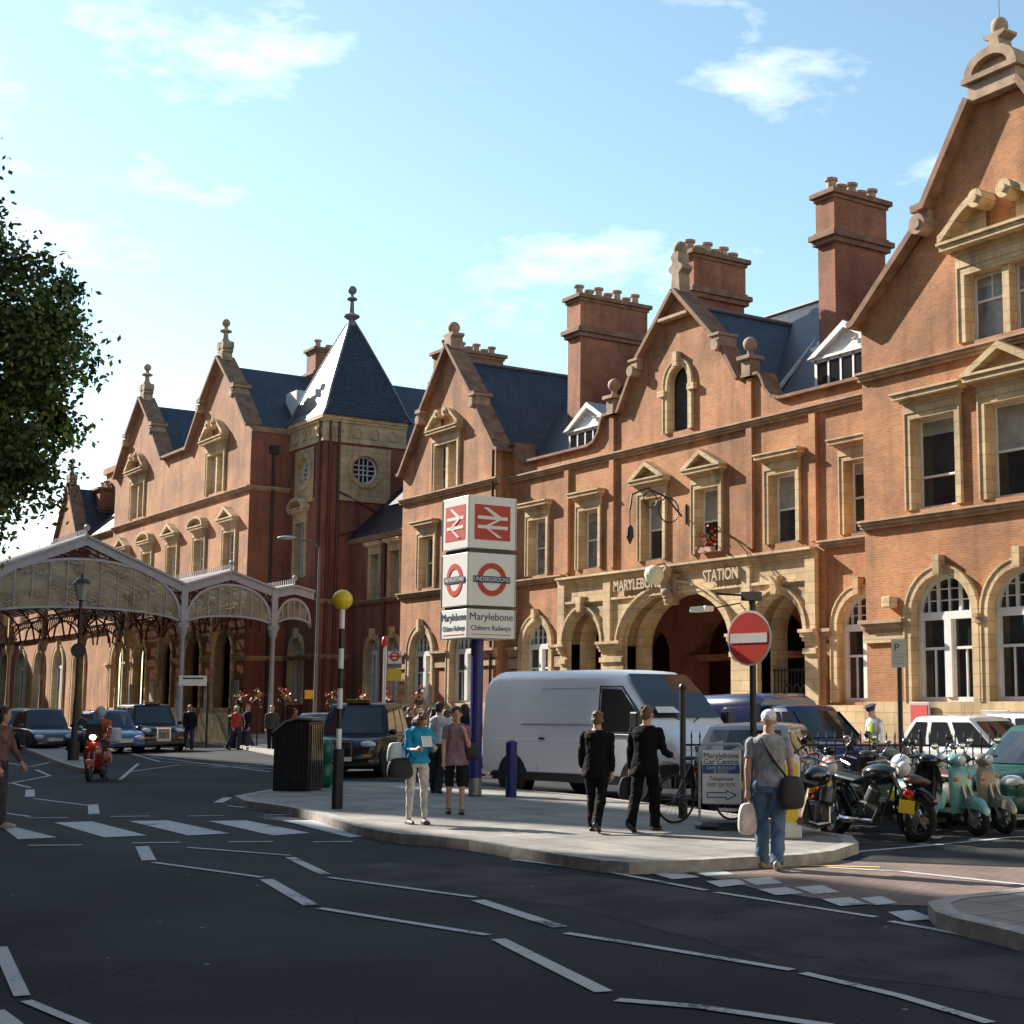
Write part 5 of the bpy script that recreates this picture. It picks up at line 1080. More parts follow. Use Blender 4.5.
def scooter(label, loc, rz, paint, group='parked motorcycles and scooters', seat='black', lean=6, lit=False, box=False, cat='scooter'):
    t = thing('motor_scooter', label, cat, loc, rz, group); t.rotation_euler = (R_(lean), 0, rz)
    spoke_wheel(t, .64, .225); spoke_wheel(t, -.6, .225)
    m = MB(); m.loft([[(x, y*w_, z) for y, z in ((-1, z0), (-.95, z1), (0, z1+.04), (.95, z1), (1, z0), (0, z0-.02))] for x, w_, z0, z1 in ((.42, .07, .36, .42), (.6, .085, .38, .5), (.76, .08, .36, .47), (.86, .05, .3, .36))]); m.build('front_mudguard', paint, t, auto=60)
    # leg shield
    m = MB(); sec = []
    for z, x, w_, b in ((.3, .34, .17, .05), (.45, .38, .2, .09), (.7, .4, .21, .1), (.86, .37, .17, .08), (.96, .33, .12, .05)):
        sec.append([(x+b*math.cos(a)*(1 if math.cos(a) > 0 else .3), w_*math.sin(a), z) for a in [2*PI*k/12 for k in range(12)]])
    m.loft(sec); m.build('leg_shield', paint, t, auto=60)
    MB().box(-.12, .36, -.17, .17, .24, .32).build('footboard', 'black', t, bevel=.02)
    m = MB(); sec = []
    for x, w_, z0, z1 in ((-.05, .13, .3, .62), (-.2, .18, .26, .7), (-.5, .2, .3, .72), (-.75, .16, .42, .72), (-.92, .08, .55, .68)):
        sec.append([(x, w_*math.sin(a), (z0+z1)/2-(z1-z0)/2*math.cos(a)) for a in [2*PI*k/12 for k in range(12)]])
    m.loft(sec); m.build('body', paint, t, auto=60)
    m = MB(); sec = []
    for x, w_, z0, z1 in ((.02, .1, .66, .74), (-.15, .15, .7, .79), (-.45, .15, .71, .8), (-.62, .14, .73, .85), (-.85, .1, .74, .82)): sec.append([(x, w_*math.sin(a), (z0+z1)/2-(z1-z0)/2*math.cos(a)) for a in [2*PI*k/10 for k in range(10)]])
    m.loft(sec); m.build('saddle', seat, t, smooth=True)
    MB().tube([(.64, .07, .225), (.5, .06, .6), (.4, 0, .9)], .025, 6).tube([(.64, -.07, .225), (.5, -.06, .6), (.4, 0, .9)], .025, 6).build('fork', 'alloy', t)
    MB().ball((.37, 0, 1.0), (.12, .15, .085), 12, 8).build('handlebar_cowl', paint, t, smooth=True); MB().tube([(.26, -.34, 1.0), (.34, -.12, 1.03), (.34, .12, 1.03), (.26, .34, 1.0)], .018, 6).build('handlebar', 'black', t)
    MB().ball((.47, 0, 1.0), (.04, .075, .06), 12, 8).build('headlight', C('lit_headlight', (1, .75, .45), .2, emit=9) if lit else 'lens', t, smooth=True)
    for sg in (-1, 1): MB().ball((.46, sg*.12, .76), (.03, .045, .03), 8, 6).build('indicator', 'orange_lens', t)
    mirrors(t, .3, 1.02, 'chrome'); MB().ball((-.94, 0, .62), (.03, .07, .05), 8, 6).build('tail_light', 'red_lens', t); MB().box(-1.0, -.98, -.1, .1, .38, .54).build('number_plate', 'plate_y', t)
    MB().tube([(-.3, -.16, .24), (-.8, -.2, .3)], [.03, .055], 8).build('exhaust', 'chrome', t); MB().box(-.3, -.05, -.1, .1, .14, .3).build('engine', 'black', t); MB().tube([(-.1, .1, .25), (-.15, .22, .02)], .015, 5).build('stand', 'black', t)
    return t
def motorbike(label, loc, rz, paint, lean=6, seat='black', group='parked motorcycles and scooters', crash=False):
    t = thing('motorcycle', label, 'motorcycle', loc, rz, group); t.rotation_euler = (R_(lean), 0, rz)
    spoke_wheel(t, .72, .31, n=6); spoke_wheel(t, -.66, .3, .13, n=6)
    MB().tube([(.72, .09, .31), (.45, .09, .86)], .025, 6).tube([(.72, -.09, .31), (.45, -.09, .86)], .025, 6).build('fork', 'chrome', t)
    m = MB(); m.torus((.72, 0, .31), .35, .05, 'y', 14, 6, R_(30), R_(150)); m.build('front_mudguard', paint, t, smooth=True)
    m = MB(); m.torus((-.66, 0, .31), .35, .07, 'y', 14, 6, R_(20), R_(160)); m.build('rear_mudguard', 'black', t, smooth=True)
    m = MB(); m.ball((.16, 0, .84), (.3, .15, .14), 14, 8); m.build('fuel_tank', paint, t, smooth=True)
    m = MB(); sec = []
    for x, w_, z0, z1 in ((.0, .1, .74, .82), (-.2, .14, .7, .8), (-.45, .13, .74, .84), (-.75, .1, .8, .9)): sec.append([(x, w_*math.sin(a), (z0+z1)/2-(z1-z0)/2*math.cos(a)) for a in [2*PI*k/10 for k in range(10)]])
    m.loft(sec); m.build('saddle', seat, t, smooth=True)
    m = MB(); m.box(-.15, .25, -.13, .13, .24, .5); m.tube([(.1, -.16, .5), (.2, -.14, .68)], .1, 8); m.tube([(.1, .16, .4), (.1, -.16, .4)], .13, 10)
    m.build('engine', C('engine_metal', (.1, .1, .1), .4, metal=.6), t, bevel=.02)
    m = MB()
    for sg in (-1, 1): m.tube([(.42, 0, .82), (.28, sg*.13, .35), (-.2, sg*.13, .28), (-.45, sg*.1, .66)], .02, 5); m.tube([(.4, 0, .86), (-.5, sg*.1, .72), (-.66, sg*.1, .3)], .02, 5)
    m.build('frame', 'black', t)
    MB().tube([(.25, -.15, .45), (.15, -.2, .26), (-.3, -.2, .26), (-.85, -.22, .36)], [.025, .03, .045, .05], 8).build('exhaust', 'chrome', t)
    MB().tube([(.28, -.38, 1.02), (.42, -.2, 1.05), (.44, 0, .98), (.42, .2, 1.05), (.28, .38, 1.02)], .015, 6).build('handlebar', 'chrome', t)
    MB().ball((.56, 0, .92), (.09, .1, .1), 12, 8).build('headlight', 'lens', t, smooth=True); mirrors(t, .34, 1.04, 'black')
    MB().box(-1.02, -1.0, -.13, .13, .56, .74).build('number_plate', 'plate_y', t); MB().ball((-.97, 0, .5), (.05, .1, .06), 10, 6).build('tail_light', 'red_lens', t)
    for sg in (-1, 1): MB().ball((-.93, sg*.17, .62), (.03, .045, .03), 8, 6).build('indicator', 'orange_lens', t); MB().tube([(-.66, sg*.12, .3), (-.5, sg*.14, .72)], .028, 7).build('shock_absorber', 'chrome', t)
    return t
paintm('turquoise', (.13, .36, .35)); paintm('taupe', (.2, .185, .15)); paintm('moto_red', (.25, .012, .01))
C('brown_leather', (.1, .045, .03), .5)
def pb(px, s, phi): q = at(px, s); return (q.x, q.y, 0), D(phi)
l, r = pb(806, 19.4, 152); motorbike('black motorcycle seen from behind with a yellow plate, nearest to the kerb nose', l, r, 'gloss_black')
l, r = pb(872, 20.0, 42); motorbike('black motorcycle with a chrome fork and its large front wheel turned to the road', l, r, 'gloss_black', lean=4)
l, r = pb(915, 20.2, 160); scooter('black scooter with a brown seat and yellow plate, tail towards the road', l, r, 'gloss_black', seat='brown_leather')
l, r = pb(942, 20.9, 32); scooter('turquoise scooter parked facing the road', l, r, 'turquoise')
l, r = pb(970, 21.2, 30); scooter('sand-grey scooter between the turquoise one and the green car', l, r, 'taupe', seat='brown_leather')
l, r = pb(852, 22.0, 155); scooter('dark scooter second from the kerb nose with its screen behind the black motorcycle', l, r, 'car_dark')
l, r = pb(822, 21.4, 175); motorbike('motorcycle with an orange-red tank half hidden behind the man in the white cap', l, r, C('orange_paint', (.45, .09, .03), .3))
l, r = pb(892, 22.6, 190); scooter('grey-green scooter at the back of the row beside the parking sign', l, r, C('sage', (.16, .24, .2), .4))
l, r = pb(925, 22.8, 20); motorbike('dark motorcycle at the back of the row between the turquoise scooter and the railings', l, r, 'car_dark')
def helmet(name, label, p, m, visor=True):
    t = thing(name, label, 'helmet', p); mb = MB(); mb.ball((0, 0, .14), (.15, .13, .14), 16, 10); mb.build('shell', m, t, smooth=True); MB().ball((.045, 0, .13), (.115, .112, .06), 14, 6).build('visor', 'black', t, smooth=True)
h = at(900, 20.3); helmet('crash_helmet', 'white crash helmet resting on the seat of the brown-seated scooter', (h.x, h.y, .81), 'car_white')
# ------------------------------------------------------------------ street furniture
def pole(mb, h, r=.05): mb.tube([(0, 0, 0), (0, 0, h)], r, 10)
# totem
q = gnd(475, 796, .12); rz = math.atan2(-FH.y, -FH.x)
t = thing('station_sign', 'tall three-tier station sign box on a blue post above the pavement', 'station sign', (q.x, q.y, .12), 0)
ang = math.atan2(RT.y, RT.x)   # picture-right
MB().tube([(0, 0, 0), (0, 0, 2.9)], .115, 16).build('post', C('royal_blue', (.015, .02, .16), .4), t); MB().tube([(0, 0, .02), (0, 0, .32)], .12, 16).build('post_foot', 'alloy', t)
wq = .98; C('sign_face', (.78, .77, .73), .45); C('sign_red', (.5, .035, .02), .5); C('sign_blue', (.03, .035, .13), .5)
hd = thing('sign_head', None, None); hd.parent = t; del_ = None
hd.rotation_euler = (0, 0, R_(1.5)); hd.location = (.0, .0, 0)
W_ = wq/2
tiers = ((2.84, 3.55), (3.6, 4.72), (4.77, 5.68))
tiers = ((2.8, 3.32), (3.38, 4.33), (4.41, 5.36))
def mark(s_, fn_, tier):
    """emblems on one face; fn_(u, v, d) maps face coordinates to the box"""
    z0, z1 = tiers[tier]; c = (z0+z1)/2
    if tier == 2:
        m = MB(); m.face([fn_(-.37, c-.32, .004), fn_(.37, c-.32, .004), fn_(.37, c+.32, .004), fn_(-.37, c+.32, .004)]); m.build('red_panel', 'sign_red', s_)
        for ip, poly in enumerate([[(-.31, .055), (.31, .055), (.31, .115), (-.31, .115)], [(-.31, -.115), (.31, -.115), (.31, -.055), (-.31, -.055)],
                     [(-.2, .27), (-.1, .27), (.2, .1), (.12, .06)], [(.12, .075), (.2, .075), (-.1, -.08), (-.19, -.08)], [(-.19, -.08), (-.1, -.1), (.2, -.27), (.1, -.27)]]):
            m = MB(); m.face([fn_(u, c+v, .009+.002*ip) for u, v in poly]); m.build('arrow_mark', 'sign_face', s_)
    if tier == 1:
        m = MB(); n = 30; ringprism(m, [(.2*math.cos(2*PI*k/n), c+.2*math.sin(2*PI*k/n)) for k in range(n+1)], [(.3*math.cos(2*PI*k/n), c+.3*math.sin(2*PI*k/n)) for k in range(n+1)], .003, .009, fn_); m.build('red_ring', 'sign_red', s_)
        m = MB(); m.face([fn_(-.38, c-.06, .013), fn_(.38, c-.06, .013), fn_(.38, c+.06, .013), fn_(-.38, c+.06, .013)]); m.build('blue_bar', 'sign_blue', s_)
fnA = lambda u, v, d: (u, -W_-d, v)        # face towards -y
fnB = lambda u, v, d: (W_+d, u, v)         # face towards +x
for i, (z0, z1) in enumerate(tiers):
    bx_ = MB().box(-W_, W_, -W_, W_, z0, z1).build('sign_box', 'sign_face', t, bevel=.012)
    for sg in (-1, 1): pass
    mark(bx_, fnA, i); mark(bx_, fnB, i)
    for sx in (-1, 1):
        for sy in (-1, 1): MB().box(sx*W_-.01, sx*W_+.01, sy*W_-.01, sy*W_+.01, z0+.003, z1-.003).build('sign_edge', 'car_silver', bx_)
    if i == 0:
        for rot_, lo in (((R_(90), 0, 0), (0, -W_-.006, 3.18)), ((R_(90), 0, R_(90)), (W_+.006, 0, 3.18))):
            text('place_name', 'Marylebone', .19, 'sign_blue', bx_, lo, rot_, .002)
            lo2 = (lo[0], lo[1], 2.98); text('line_name', 'Chiltern Railways', .13, 'sign_blue', bx_, lo2, rot_, .002, sx=.9)
        for f_ in (fnA, fnB): m = MB(); m.face([f_(-.4, 2.86, .006), f_(.4, 2.86, .006), f_(.4, 2.872, .006), f_(-.4, 2.872, .006)]); m.build('underline', 'sign_red', bx_)
    if i == 1:
        for rot_, lo in (((R_(90), 0, 0), (0, -W_-.018, (z0+z1)/2)), ((R_(90), 0, R_(90)), (W_+.018, 0, (z0+z1)/2))): text('line_name', 'UNDERGROUND', .105, 'sign_face', bx_, lo, rot_, .002, sx=.94)
MB().box(-.44, .44, -.44, .44, 2.85, 5.3).build('sign_frame', 'black', t)
bpy.data.objects.remove(hd)
# belisha beacon
q = gnd(337, 809, .12); t = thing('belisha_beacon', 'black and white striped crossing beacon with a yellow globe', 'beacon', (q.x, q.y, .1))
MB().tube([(0, 0, 0), (0, 0, .95)], .085, 14).build('pole_base', 'black', t)
for i in range(7): z = .95+i*.315; MB().tube([(0, 0, z), (0, 0, z+.315)], .042, 12).build('pole_band', 'black' if i % 2 else 'white_paint', t)
MB().ball((0, 0, 3.3), .16, 24, 16).build('globe', C('beacon_yellow', (.72, .52, .015), .3), t, smooth=True)
# litter housing
q = at(300, 29.2); rz = math.atan2(RT.y, RT.x); t = thing('recycling_bin', 'large black ribbed bin housing with a curved top at the tip of the pavement', 'bin', (q.x, q.y, .12), rz-R_(8))
t.scale = (.72, .72, .83); pr_ = [(-.5, 0), (.5, 0), (.5, 1.58), (.1, 1.6), (-.18, 1.52), (-.5, 1.3)]
MB().prism(pr_, -.5, .5).build('housing', 'black', t, bevel=.03)
for i in range(9): MB().box(-.47+i*.115, -.43+i*.115, -.53, -.5, .05, 1.28+min(.25, i*.05)).build('rib', 'gloss_black', t)
for i in range(7): MB().box(.5, .53, -.42+i*.13, -.38+i*.13, .05, 1.5).build('rib', 'gloss_black', t)
MB().prism([(-.54, 1.3), (-.2, 1.54), (.1, 1.63), (.54, 1.61), (.54, 1.65), (.08, 1.68), (-.24, 1.58), (-.56, 1.35)], -.54, .54).build('lid', 'lead_dark', t)
for k, (px, y, sz) in enumerate(((327, 789, (.22, .2, .28)), (326, 772, (.2, .18, .26)))):
    q = at(327, 30.2-k*.0); b = MB(); b.ball((0, 0, .26), sz, 14, 10); o = b.build('rubbish_bag', C('green_plastic', (.006, .11, .07), .35, noise=.3, nscale=8), smooth=True); o.location = (q.x, q.y, .1+k*.46)
    tag(o, 'green rubbish bag on the pavement, '+('bottom' if k == 0 else 'top')+' one of two behind the ribbed bin', 'rubbish bag', 'green rubbish bags')
# signs
def lollipop(px, y, s=None): q = gnd(px, y, .12); return q
q = gnd(754, 808, .12); dv = math.atan2(-q.y, -q.x)
t = thing('no_entry_sign', 'round red no-entry sign on a dark post above the railings', 'road sign', (q.x, q.y, .12), dv+R_(90)-R_(38))
s_ = (Vector((q.x, q.y, 0)).dot(FH)); k = s_/1500
MB().tube([(0, 0, 0), (0, 0, 3.3)], .055, 12).build('post', 'iron', t)
zc = EYE+(706-639)*k-.12-.0; rr = 27.5*k
m = MB(); m.lathe([(.001, -.08), (rr, -.08), (rr, -.1), (.001, -.1)], (0, 0, zc), 32, 'y'); o = m.build('disc', 'white_paint', t)
m = MB(); m.lathe([(.001, -.105), (rr*.93, -.105), (rr*.93, -.1)], (0, 0, zc), 32, 'y'); m.build('red_face', C('road_red', (.62, .05, .035), .4), o); MB().box(-rr*.84, rr*.84, -.112, -.1, zc-rr*.17, zc+rr*.17).build('white_bar', 'white_paint', o)
MB().box(-.12, .12, -.14, .1, 3.28, 3.42).tube([(0, -.05, 3.36), (-.5, -.3, 3.4)], .02, 6).build('lamp', 'iron', t)
q = gnd(902, 800, .0); t = thing('parking_sign', 'small pale parking notice on a thin brown post behind the motorcycles', 'road sign', (q.x, q.y, 0), math.atan2(-q.y, -q.x)+R_(90)); k = Vector((q.x, q.y, 0)).dot(FH)/1500; zc = EYE+(706-654)*k
MB().tube([(0, 0, 0), (0, 0, zc+.2)], .05, 10).build('post', 'iron', t); MB().box(-7.5*k, 7.5*k, -.08, -.05, zc-14*k, zc+14*k).build('notice', C('cream_sign', (.62, .62, .52), .5), t)
text('letter', 'P', .2, 'sign_blue', t, (-.04, -.085, zc+.1), (R_(90), 0, 0), .002)
for i in range(4): MB().box(-5*k, 5*k, -.084, -.08, zc-.02-i*.06, zc-.005-i*.06).build('print_line', 'grey_paint', t)
# bus stop
q = at(384, 46); t = thing('bus_stop', 'white bus stop flag with a red roundel and yellow panel on a pale pole', 'bus stop', (q.x, q.y, .0), math.atan2(-q.y, -q.x)+R_(90)); k = 46/1500
MB().tube([(0, 0, 0), (0, 0, EYE+(706-646)*k)], .05, 10).build('pole', 'white_paint', t); MB().box(.08, .5, -.03, .03, EYE+(706-664)*k, EYE+(706-652)*k).build('flag', 'sign_face', t)
m = MB(); cz = EYE+(706-657)*k; n = 20; ringprism(m, [(.29+.09*math.cos(2*PI*j/n), cz+.09*math.sin(2*PI*j/n)) for j in range(n+1)], [(.29+.15*math.cos(2*PI*j/n), cz+.15*math.sin(2*PI*j/n)) for j in range(n+1)], -.045, -.03, lambda u, v, d: (u, d, v)); m.box(.1, .48, -.05, -.03, cz-.03, cz+.03); m.build('roundel', 'sign_red', t)
MB().box(.08, .5, -.03, .03, EYE+(706-668.5)*k, EYE+(706-664.3)*k).build('route_panel', 'lead_dark', t); MB().box(.08, .5, -.03, .03, EYE+(706-681)*k, EYE+(706-669)*k).build('yellow_panel', C('sign_yellow', (.7, .5, .03), .5), t)
MB().ball((-.02, 0, EYE+(706-646)*k+.1), (.1, .08, .18), 8, 6).build('pole_cap', 'road_red', t)
# long-armed street lamp
q = at(315, 52); t = thing('street_lamp', 'tall grey street lamp with a curved arm in front of the brick tower', 'street lamp', (q.x, q.y, .1), math.atan2(-RT.y, -RT.x)); k = 52/1500
MB().tube([(0, 0, 0), (0, 0, 3), (0, 0, EYE+(706-552)*k), (.25, 0, EYE+(706-545)*k), (1.0, 0, EYE+(706-541.5)*k)], [.075, .055, .04, .035, .03], 10).build('pole', 'lead_dark', t); MB().ball((1.15, 0, EYE+(706-541)*k), (.35, .14, .07), 12, 6).build('lamp_head', 'grey_paint', t, smooth=True)
# lantern post at the left with round sign
q = gnd(73, 760, .12); t = thing('lamp_post', 'dark ornamental lamp post with a lantern and a round sign on the traffic island', 'lamp post', (q.x, q.y, .12)); k = Vector((q.x, q.y, 0)).dot(FH)/1500
MB().lathe([(.17, 0), (.17, .5), (.1, .6), (.07, 1.6), (.05, 2.0), (.045, EYE+(706-606)*k), (.12, EYE+(706-605)*k)], (0, 0, 0), 12).build('post', 'iron', t, auto=45)
z = EYE+(706-605)*k; MB().lathe([(.1, z), (.22, z+.45), (.26, z+.5)], (0, 0, 0), 6).build('lantern', C('lantern_glass', (.3, .29, .27), .2), t); MB().lathe([(.28, z+.5), (.18, z+.62), (.05, z+.7), (.02, z+.8)], (0, 0, 0), 6).build('lantern_cap', 'iron', t)
MB().lathe([(.001, -.12), (.22, -.12), (.22, -.1), (.001, -.1)], (0, 0, EYE+(706-655)*k), 20, 'y').build('round_sign', 'iron', t, rot=(0, 0, math.atan2(-q.y, -q.x)+R_(90)))
# railings
def railing(label, a, b, h=1.12, base=.1, step=.14, name='railing', m='iron', knob=True):
    a, b = Vector(a), Vector(b); d = (b-a); n = int(d.length/step); d.normalize(); t = thing(name, label, 'railing', (a.x, a.y, base), math.atan2(d.y, d.x)); L_ = (b-a).length
    mb = MB()
    for z in (.12, h-.14): mb.box(0, L_, -.02, .02, z, z+.035)
    for i in range(n+1):
        x = i*step; big = i % 14 == 0; r = .03 if big else .011
        mb.box(x-r, x+r, -r, r, 0, h+(.08 if big else 0))
        if knob: mb.lathe([(r*1.7, h), (r*1.3, h+.04), (.002, h+.11)], (x, 0, 0), 4)
    mb.build('bars', m, t)
    for i in range(0, n+1, 14): MB().ball((i*step, 0, h+.1), .035, 8, 6).build('knob', m, t)
    return t
a = at(683, 25.3); b = at(1030, 24.8); railing('black spear-topped railings behind the motorcycles', a[:2], b[:2], 1.15, .05)
railing('low railings in front of the tower and left bay behind the crowd', (-79, 33.6), (-58, 31.5), 1.3, .12, .18)
q = gnd(683, 818, .12); t = thing('railing_post', 'tall black post with a knob at the left end of the spear-topped railings', 'post', (q.x, q.y, .12)); MB().tube([(0, 0, 0), (0, 0, 1.85)], .045, 10).lathe([(.07, 0), (.07, .3), (.05, .34)], (0, 0, 0), 10).ball((0, 0, 1.87), .06, 10, 8).build('shaft', 'iron', t)
# blue bollard
q = gnd(511, 797, .12); t = thing('bollard', 'short royal blue bollard beside the back wheel of the white van', 'bollard', (q.x, q.y, .12)); MB().tube([(0, 0, 0), (0, 0, .95)], .1, 14).ball((0, 0, .95), (.1, .1, .05), 14, 6).build('shaft', 'royal_blue', t)
# white and yellow bollard
q = gnd(788, 838, .12); t = thing('bollard', 'square white bollard with a yellow panel behind the man in the white cap', 'bollard', (q.x, q.y, .12), math.atan2(-q.y, -q.x)+R_(90)); MB().prism([(-.17, 0), (.17, 0), (.15, 1.0), (-.15, 1.0)], -.12, .12).build('body', 'white_paint', t, bevel=.02); MB().box(-.13, .13, -.135, -.12, .2, .9).build('yellow_panel', 'sign_yellow', t)
# A-board
q = gnd(722, 829, .12); t = thing('pavement_sign', 'white swinging pavement sign for a car centre with an arrow', 'advertising sign', (q.x, q.y, .12), math.atan2(-q.y, -q.x)+R_(78)); 
MB().loft([[(x*r_, y*r_*.8, z) for x, y in ((1, 0), (.7, .7), (0, 1), (-.7, .7), (-1, 0), (-.7, -.7), (0, -1), (.7, -.7))] for r_, z in ((.36, 0), (.36, .05), (.3, .1))]).build('base', 'black', t)
MB().box(-.26, .26, -.03, .03, .32, 1.02).build('panel', 'sign_face', t, bevel=.015); MB().tube([(-.3, 0, .08), (-.3, 0, 1.05), (-.24, 0, 1.1), (.24, 0, 1.1), (.3, 0, 1.05), (.3, 0, .08)], .018, 8).build('frame', 'car_silver', t)
MB().box(-.25, .25, -.037, -.03, .72, .83).build('blue_band', C('board_blue', (.06, .09, .3), .5), t)
for s__, sz, z, m_, x_ in (('Marylebone', .1, .95, 'sign_blue', 1), ('Car Centre', .1, .87, 'sign_blue', 1), ('CARS BOUGHT', .058, .79, 'sign_face', 1), ('& SOLD', .058, .745, 'sign_face', 1), ('Telephone', .075, .65, 'sign_blue', 1), ('0207 224 7575', .062, .57, 'sign_blue', 1)):
    text('lettering', s__, sz, m_, t, (0, -.04, z), (R_(90), 0, 0), .001, sx=x_)
m = MB(); 
for p1, p2 in (((-.19, .47), (.07, .47)), ((-.19, .41), (.07, .41)), ((-.19, .41), (-.19, .47)), ((.07, .47), (.07, .5)), ((.07, .41), (.07, .38)), ((.07, .5), (.2, .44)), ((.07, .38), (.2, .44))): m.tube([(p1[0], -.035, p1[1]), (p2[0], -.035, p2[1])], .006, 4)
m.build('arrow', 'sign_blue', t)
q = gnd(752, 832, .12); t = thing('folding_board', 'second thin white-framed board leaning just right of the car centre sign', 'advertising sign', (q.x, q.y, .12), math.atan2(-q.y, -q.x)-R_(78)); MB().prism([(-.03, 0), (.0, 0), (.03, 1.15), (0, 1.15)], -.28, .28).build('panel', 'black', t); MB().tube([(-.02, -.3, 0), (.02, -.3, 1.15), (.02, .3, 1.15), (-.02, .3, 0)], .018, 6).build('frame', 'white_paint', t)
# bicycle chained to the tall post
q = at(704, 21.3); t = thing('bicycle', 'dark bicycle leaning on the tall railing post behind the pavement sign', 'bicycle', (q.x, q.y, .12), math.atan2(RT.y, RT.x)+R_(35))
for x in (-.5, .5):
    o = MB().torus((x, 0, .33), .32, .018, 'y', 26, 6).build('wheel', 'tyre', t); m = MB()
    for k in range(16): a = 2*PI*k/16; m.tube([(x, 0, .33), (x+.31*math.cos(a), 0, .33+.31*math.sin(a))], .003, 3)
    m.build('spokes', 'alloy', o)
MB().tube([(-.5, 0, .33), (-.1, 0, .3), (-.22, 0, .82), (-.5, 0, .33)], .016, 6).tube([(-.1, 0, .3), (.36, 0, .75), (-.2, 0, .75)], .017, 6).tube([(.5, 0, .33), (.34, 0, .88)], .016, 6).build('frame', 'black', t)
MB().ball((-.24, 0, .88), (.13, .07, .03), 10, 6).build('saddle', 'black', t); MB().tube([(.38, -.26, .93), (.34, -.1, .96), (.34, .1, .96), (.38, .26, .93)], .014, 6).build('handlebar', 'chrome', t)
# bins, boards and posters further back
q = gnd(239, 748, 0); t = thing('litter_bin', 'round black litter bin beside the far kerb with two people behind it', 'bin', (q.x, q.y, 0)); MB().lathe([(.42, 0), (.45, .1), (.45, 1.15), (.5, 1.2), (.5, 1.3), (.3, 1.42)], (0, 0, 0), 16).build('drum', 'black', t, auto=45); MB().tube([(0, 0, 1.3), (0, 0, 1.45)], .25, 12).build('lid', 'iron', t)
for i in range(9): a = 2*PI*i/9; MB().box(-.03, .03, .44, .47, .15, 1.1).build('rib', 'iron', t, rot=(0, 0, a))
def onwall(px, py, Y): a = onY(px, py, Y); return a
hb = thing('hoarding', 'low buff boarding round the works in front of the wing arches', 'hoarding', (0, 0, 0))
a = at(199, 72); b = at(238, 66); d = Vector((b.x-a.x, b.y-a.y)); n = 9
for i in range(n): MB().box(0, d.length/n-.02, -.04, .04, .05, 1.35).build('board', C('buff_board', (.42, .33, .16), .8, noise=.3), hb, loc=(a.x+d.x*i/n, a.y+d.y*i/n, 0), rot=(0, 0, math.atan2(d.y, d.x)))
def poster(label, px, py, w_, h_, Y, mm, fr_='grey_paint', z=None):
    p = onY(px, py, Y); t = thing('poster_frame', label, 'poster', (p.x, Y, p.z)); MB().box(-w_/2, w_/2, -.06, 0, -h_/2, h_/2).build('frame', fr_, t, bevel=.01); MB().box(-w_/2+.08, w_/2-.08, -.075, -.06, -h_/2+.08, h_/2-.08).build('sheet', mm, t); return t
poster('red poster board against the stone plinth beside the policeman', 921, 734, .85, 1.9, YR-.2, C('poster_red', (.6, .07, .06), .5))
poster('small cream notice board on the stone plinth above the white hatchback', 996, 717, 1.0, .38, YR-.2, C('notice', (.5, .48, .42), .6))
for i, px in enumerate((128, 152, 179, 207, 236)): poster('timetable frame between the wing arches, '+('first', 'second', 'third', 'fourth', 'fifth')[i]+' from the left', px, 699, .9, 2.2, YW-.15, C('timetable', (.3, .32, .3), .5, noise=.4, nscale=3))
q = at(192, 62); t = thing('direction_sign', 'small white sign with black print hanging by the canopy column', 'sign', (q.x, q.y, 0), math.atan2(-q.y, -q.x)+R_(90)); MB().box(-.55, .55, -.03, .03, EYE+(706-686)*.0413, EYE+(706-676)*.0413).build('panel', 'sign_face', t); MB().box(-.4, .4, -.04, -.03, EYE+(706-679.5)*.0413, EYE+(706-678)*.0413).build('print_line', 'iron', t); MB().tube([(.6, 0, 0), (.6, 0, 2.7)], .05, 8).build('post', 'iron', t)
# hanging baskets along the railings
for i, px in enumerate((241, 258, 285, 332, 362, 389, 418)):
    q = at(px, 61); random.seed(i+50); t = thing('flower_basket', 'red and pink flower basket on the low railings, '+('first', 'second', 'third', 'fourth', 'fifth', 'sixth', 'seventh')[i]+' from the left', 'flower basket', (q.x, q.y, .1), 0, 'flower baskets on the railings'); f_ = MB()
    for k in range(46):
        p = Vector((random.gauss(0, .13), random.gauss(0, .13), 1.95+random.gauss(0, .17))); n_ = Vector((random.gauss(0, 1), random.gauss(0, 1), random.gauss(0, 1))).normalized(); u = n_.orthogonal()*.045; v = n_.cross(u); f_.mi = random.choice((0, 1, 1, 2)); f_.face([p+u, p+v, p-u, p-v])
    f_.build('flowers', ['red_petal', C('peach_petal', (.6, .25, .15), .6), 'leaf2'], t); MB().tube([(0, 0, 0), (0, 0, 1.75)], .03, 6).lathe([(.02, 1.6), (.22, 1.75), (.22, 1.85)], (0, 0, 0), 10).build('stand', 'iron', t)
q = at(309, 60); t = thing('warning_light', 'small square amber notice on a thin stand behind the near black cab', 'sign', (q.x, q.y, 0), math.atan2(-q.y, -q.x)+R_(90)); MB().box(-.18, .18, -.04, .04, 2.0, 2.35).build('panel', C('amber_panel', (.8, .42, .02), .5), t); MB().tube([(0, 0, 0), (0, 0, 2.0)], .03, 6).build('stand', 'iron', t)
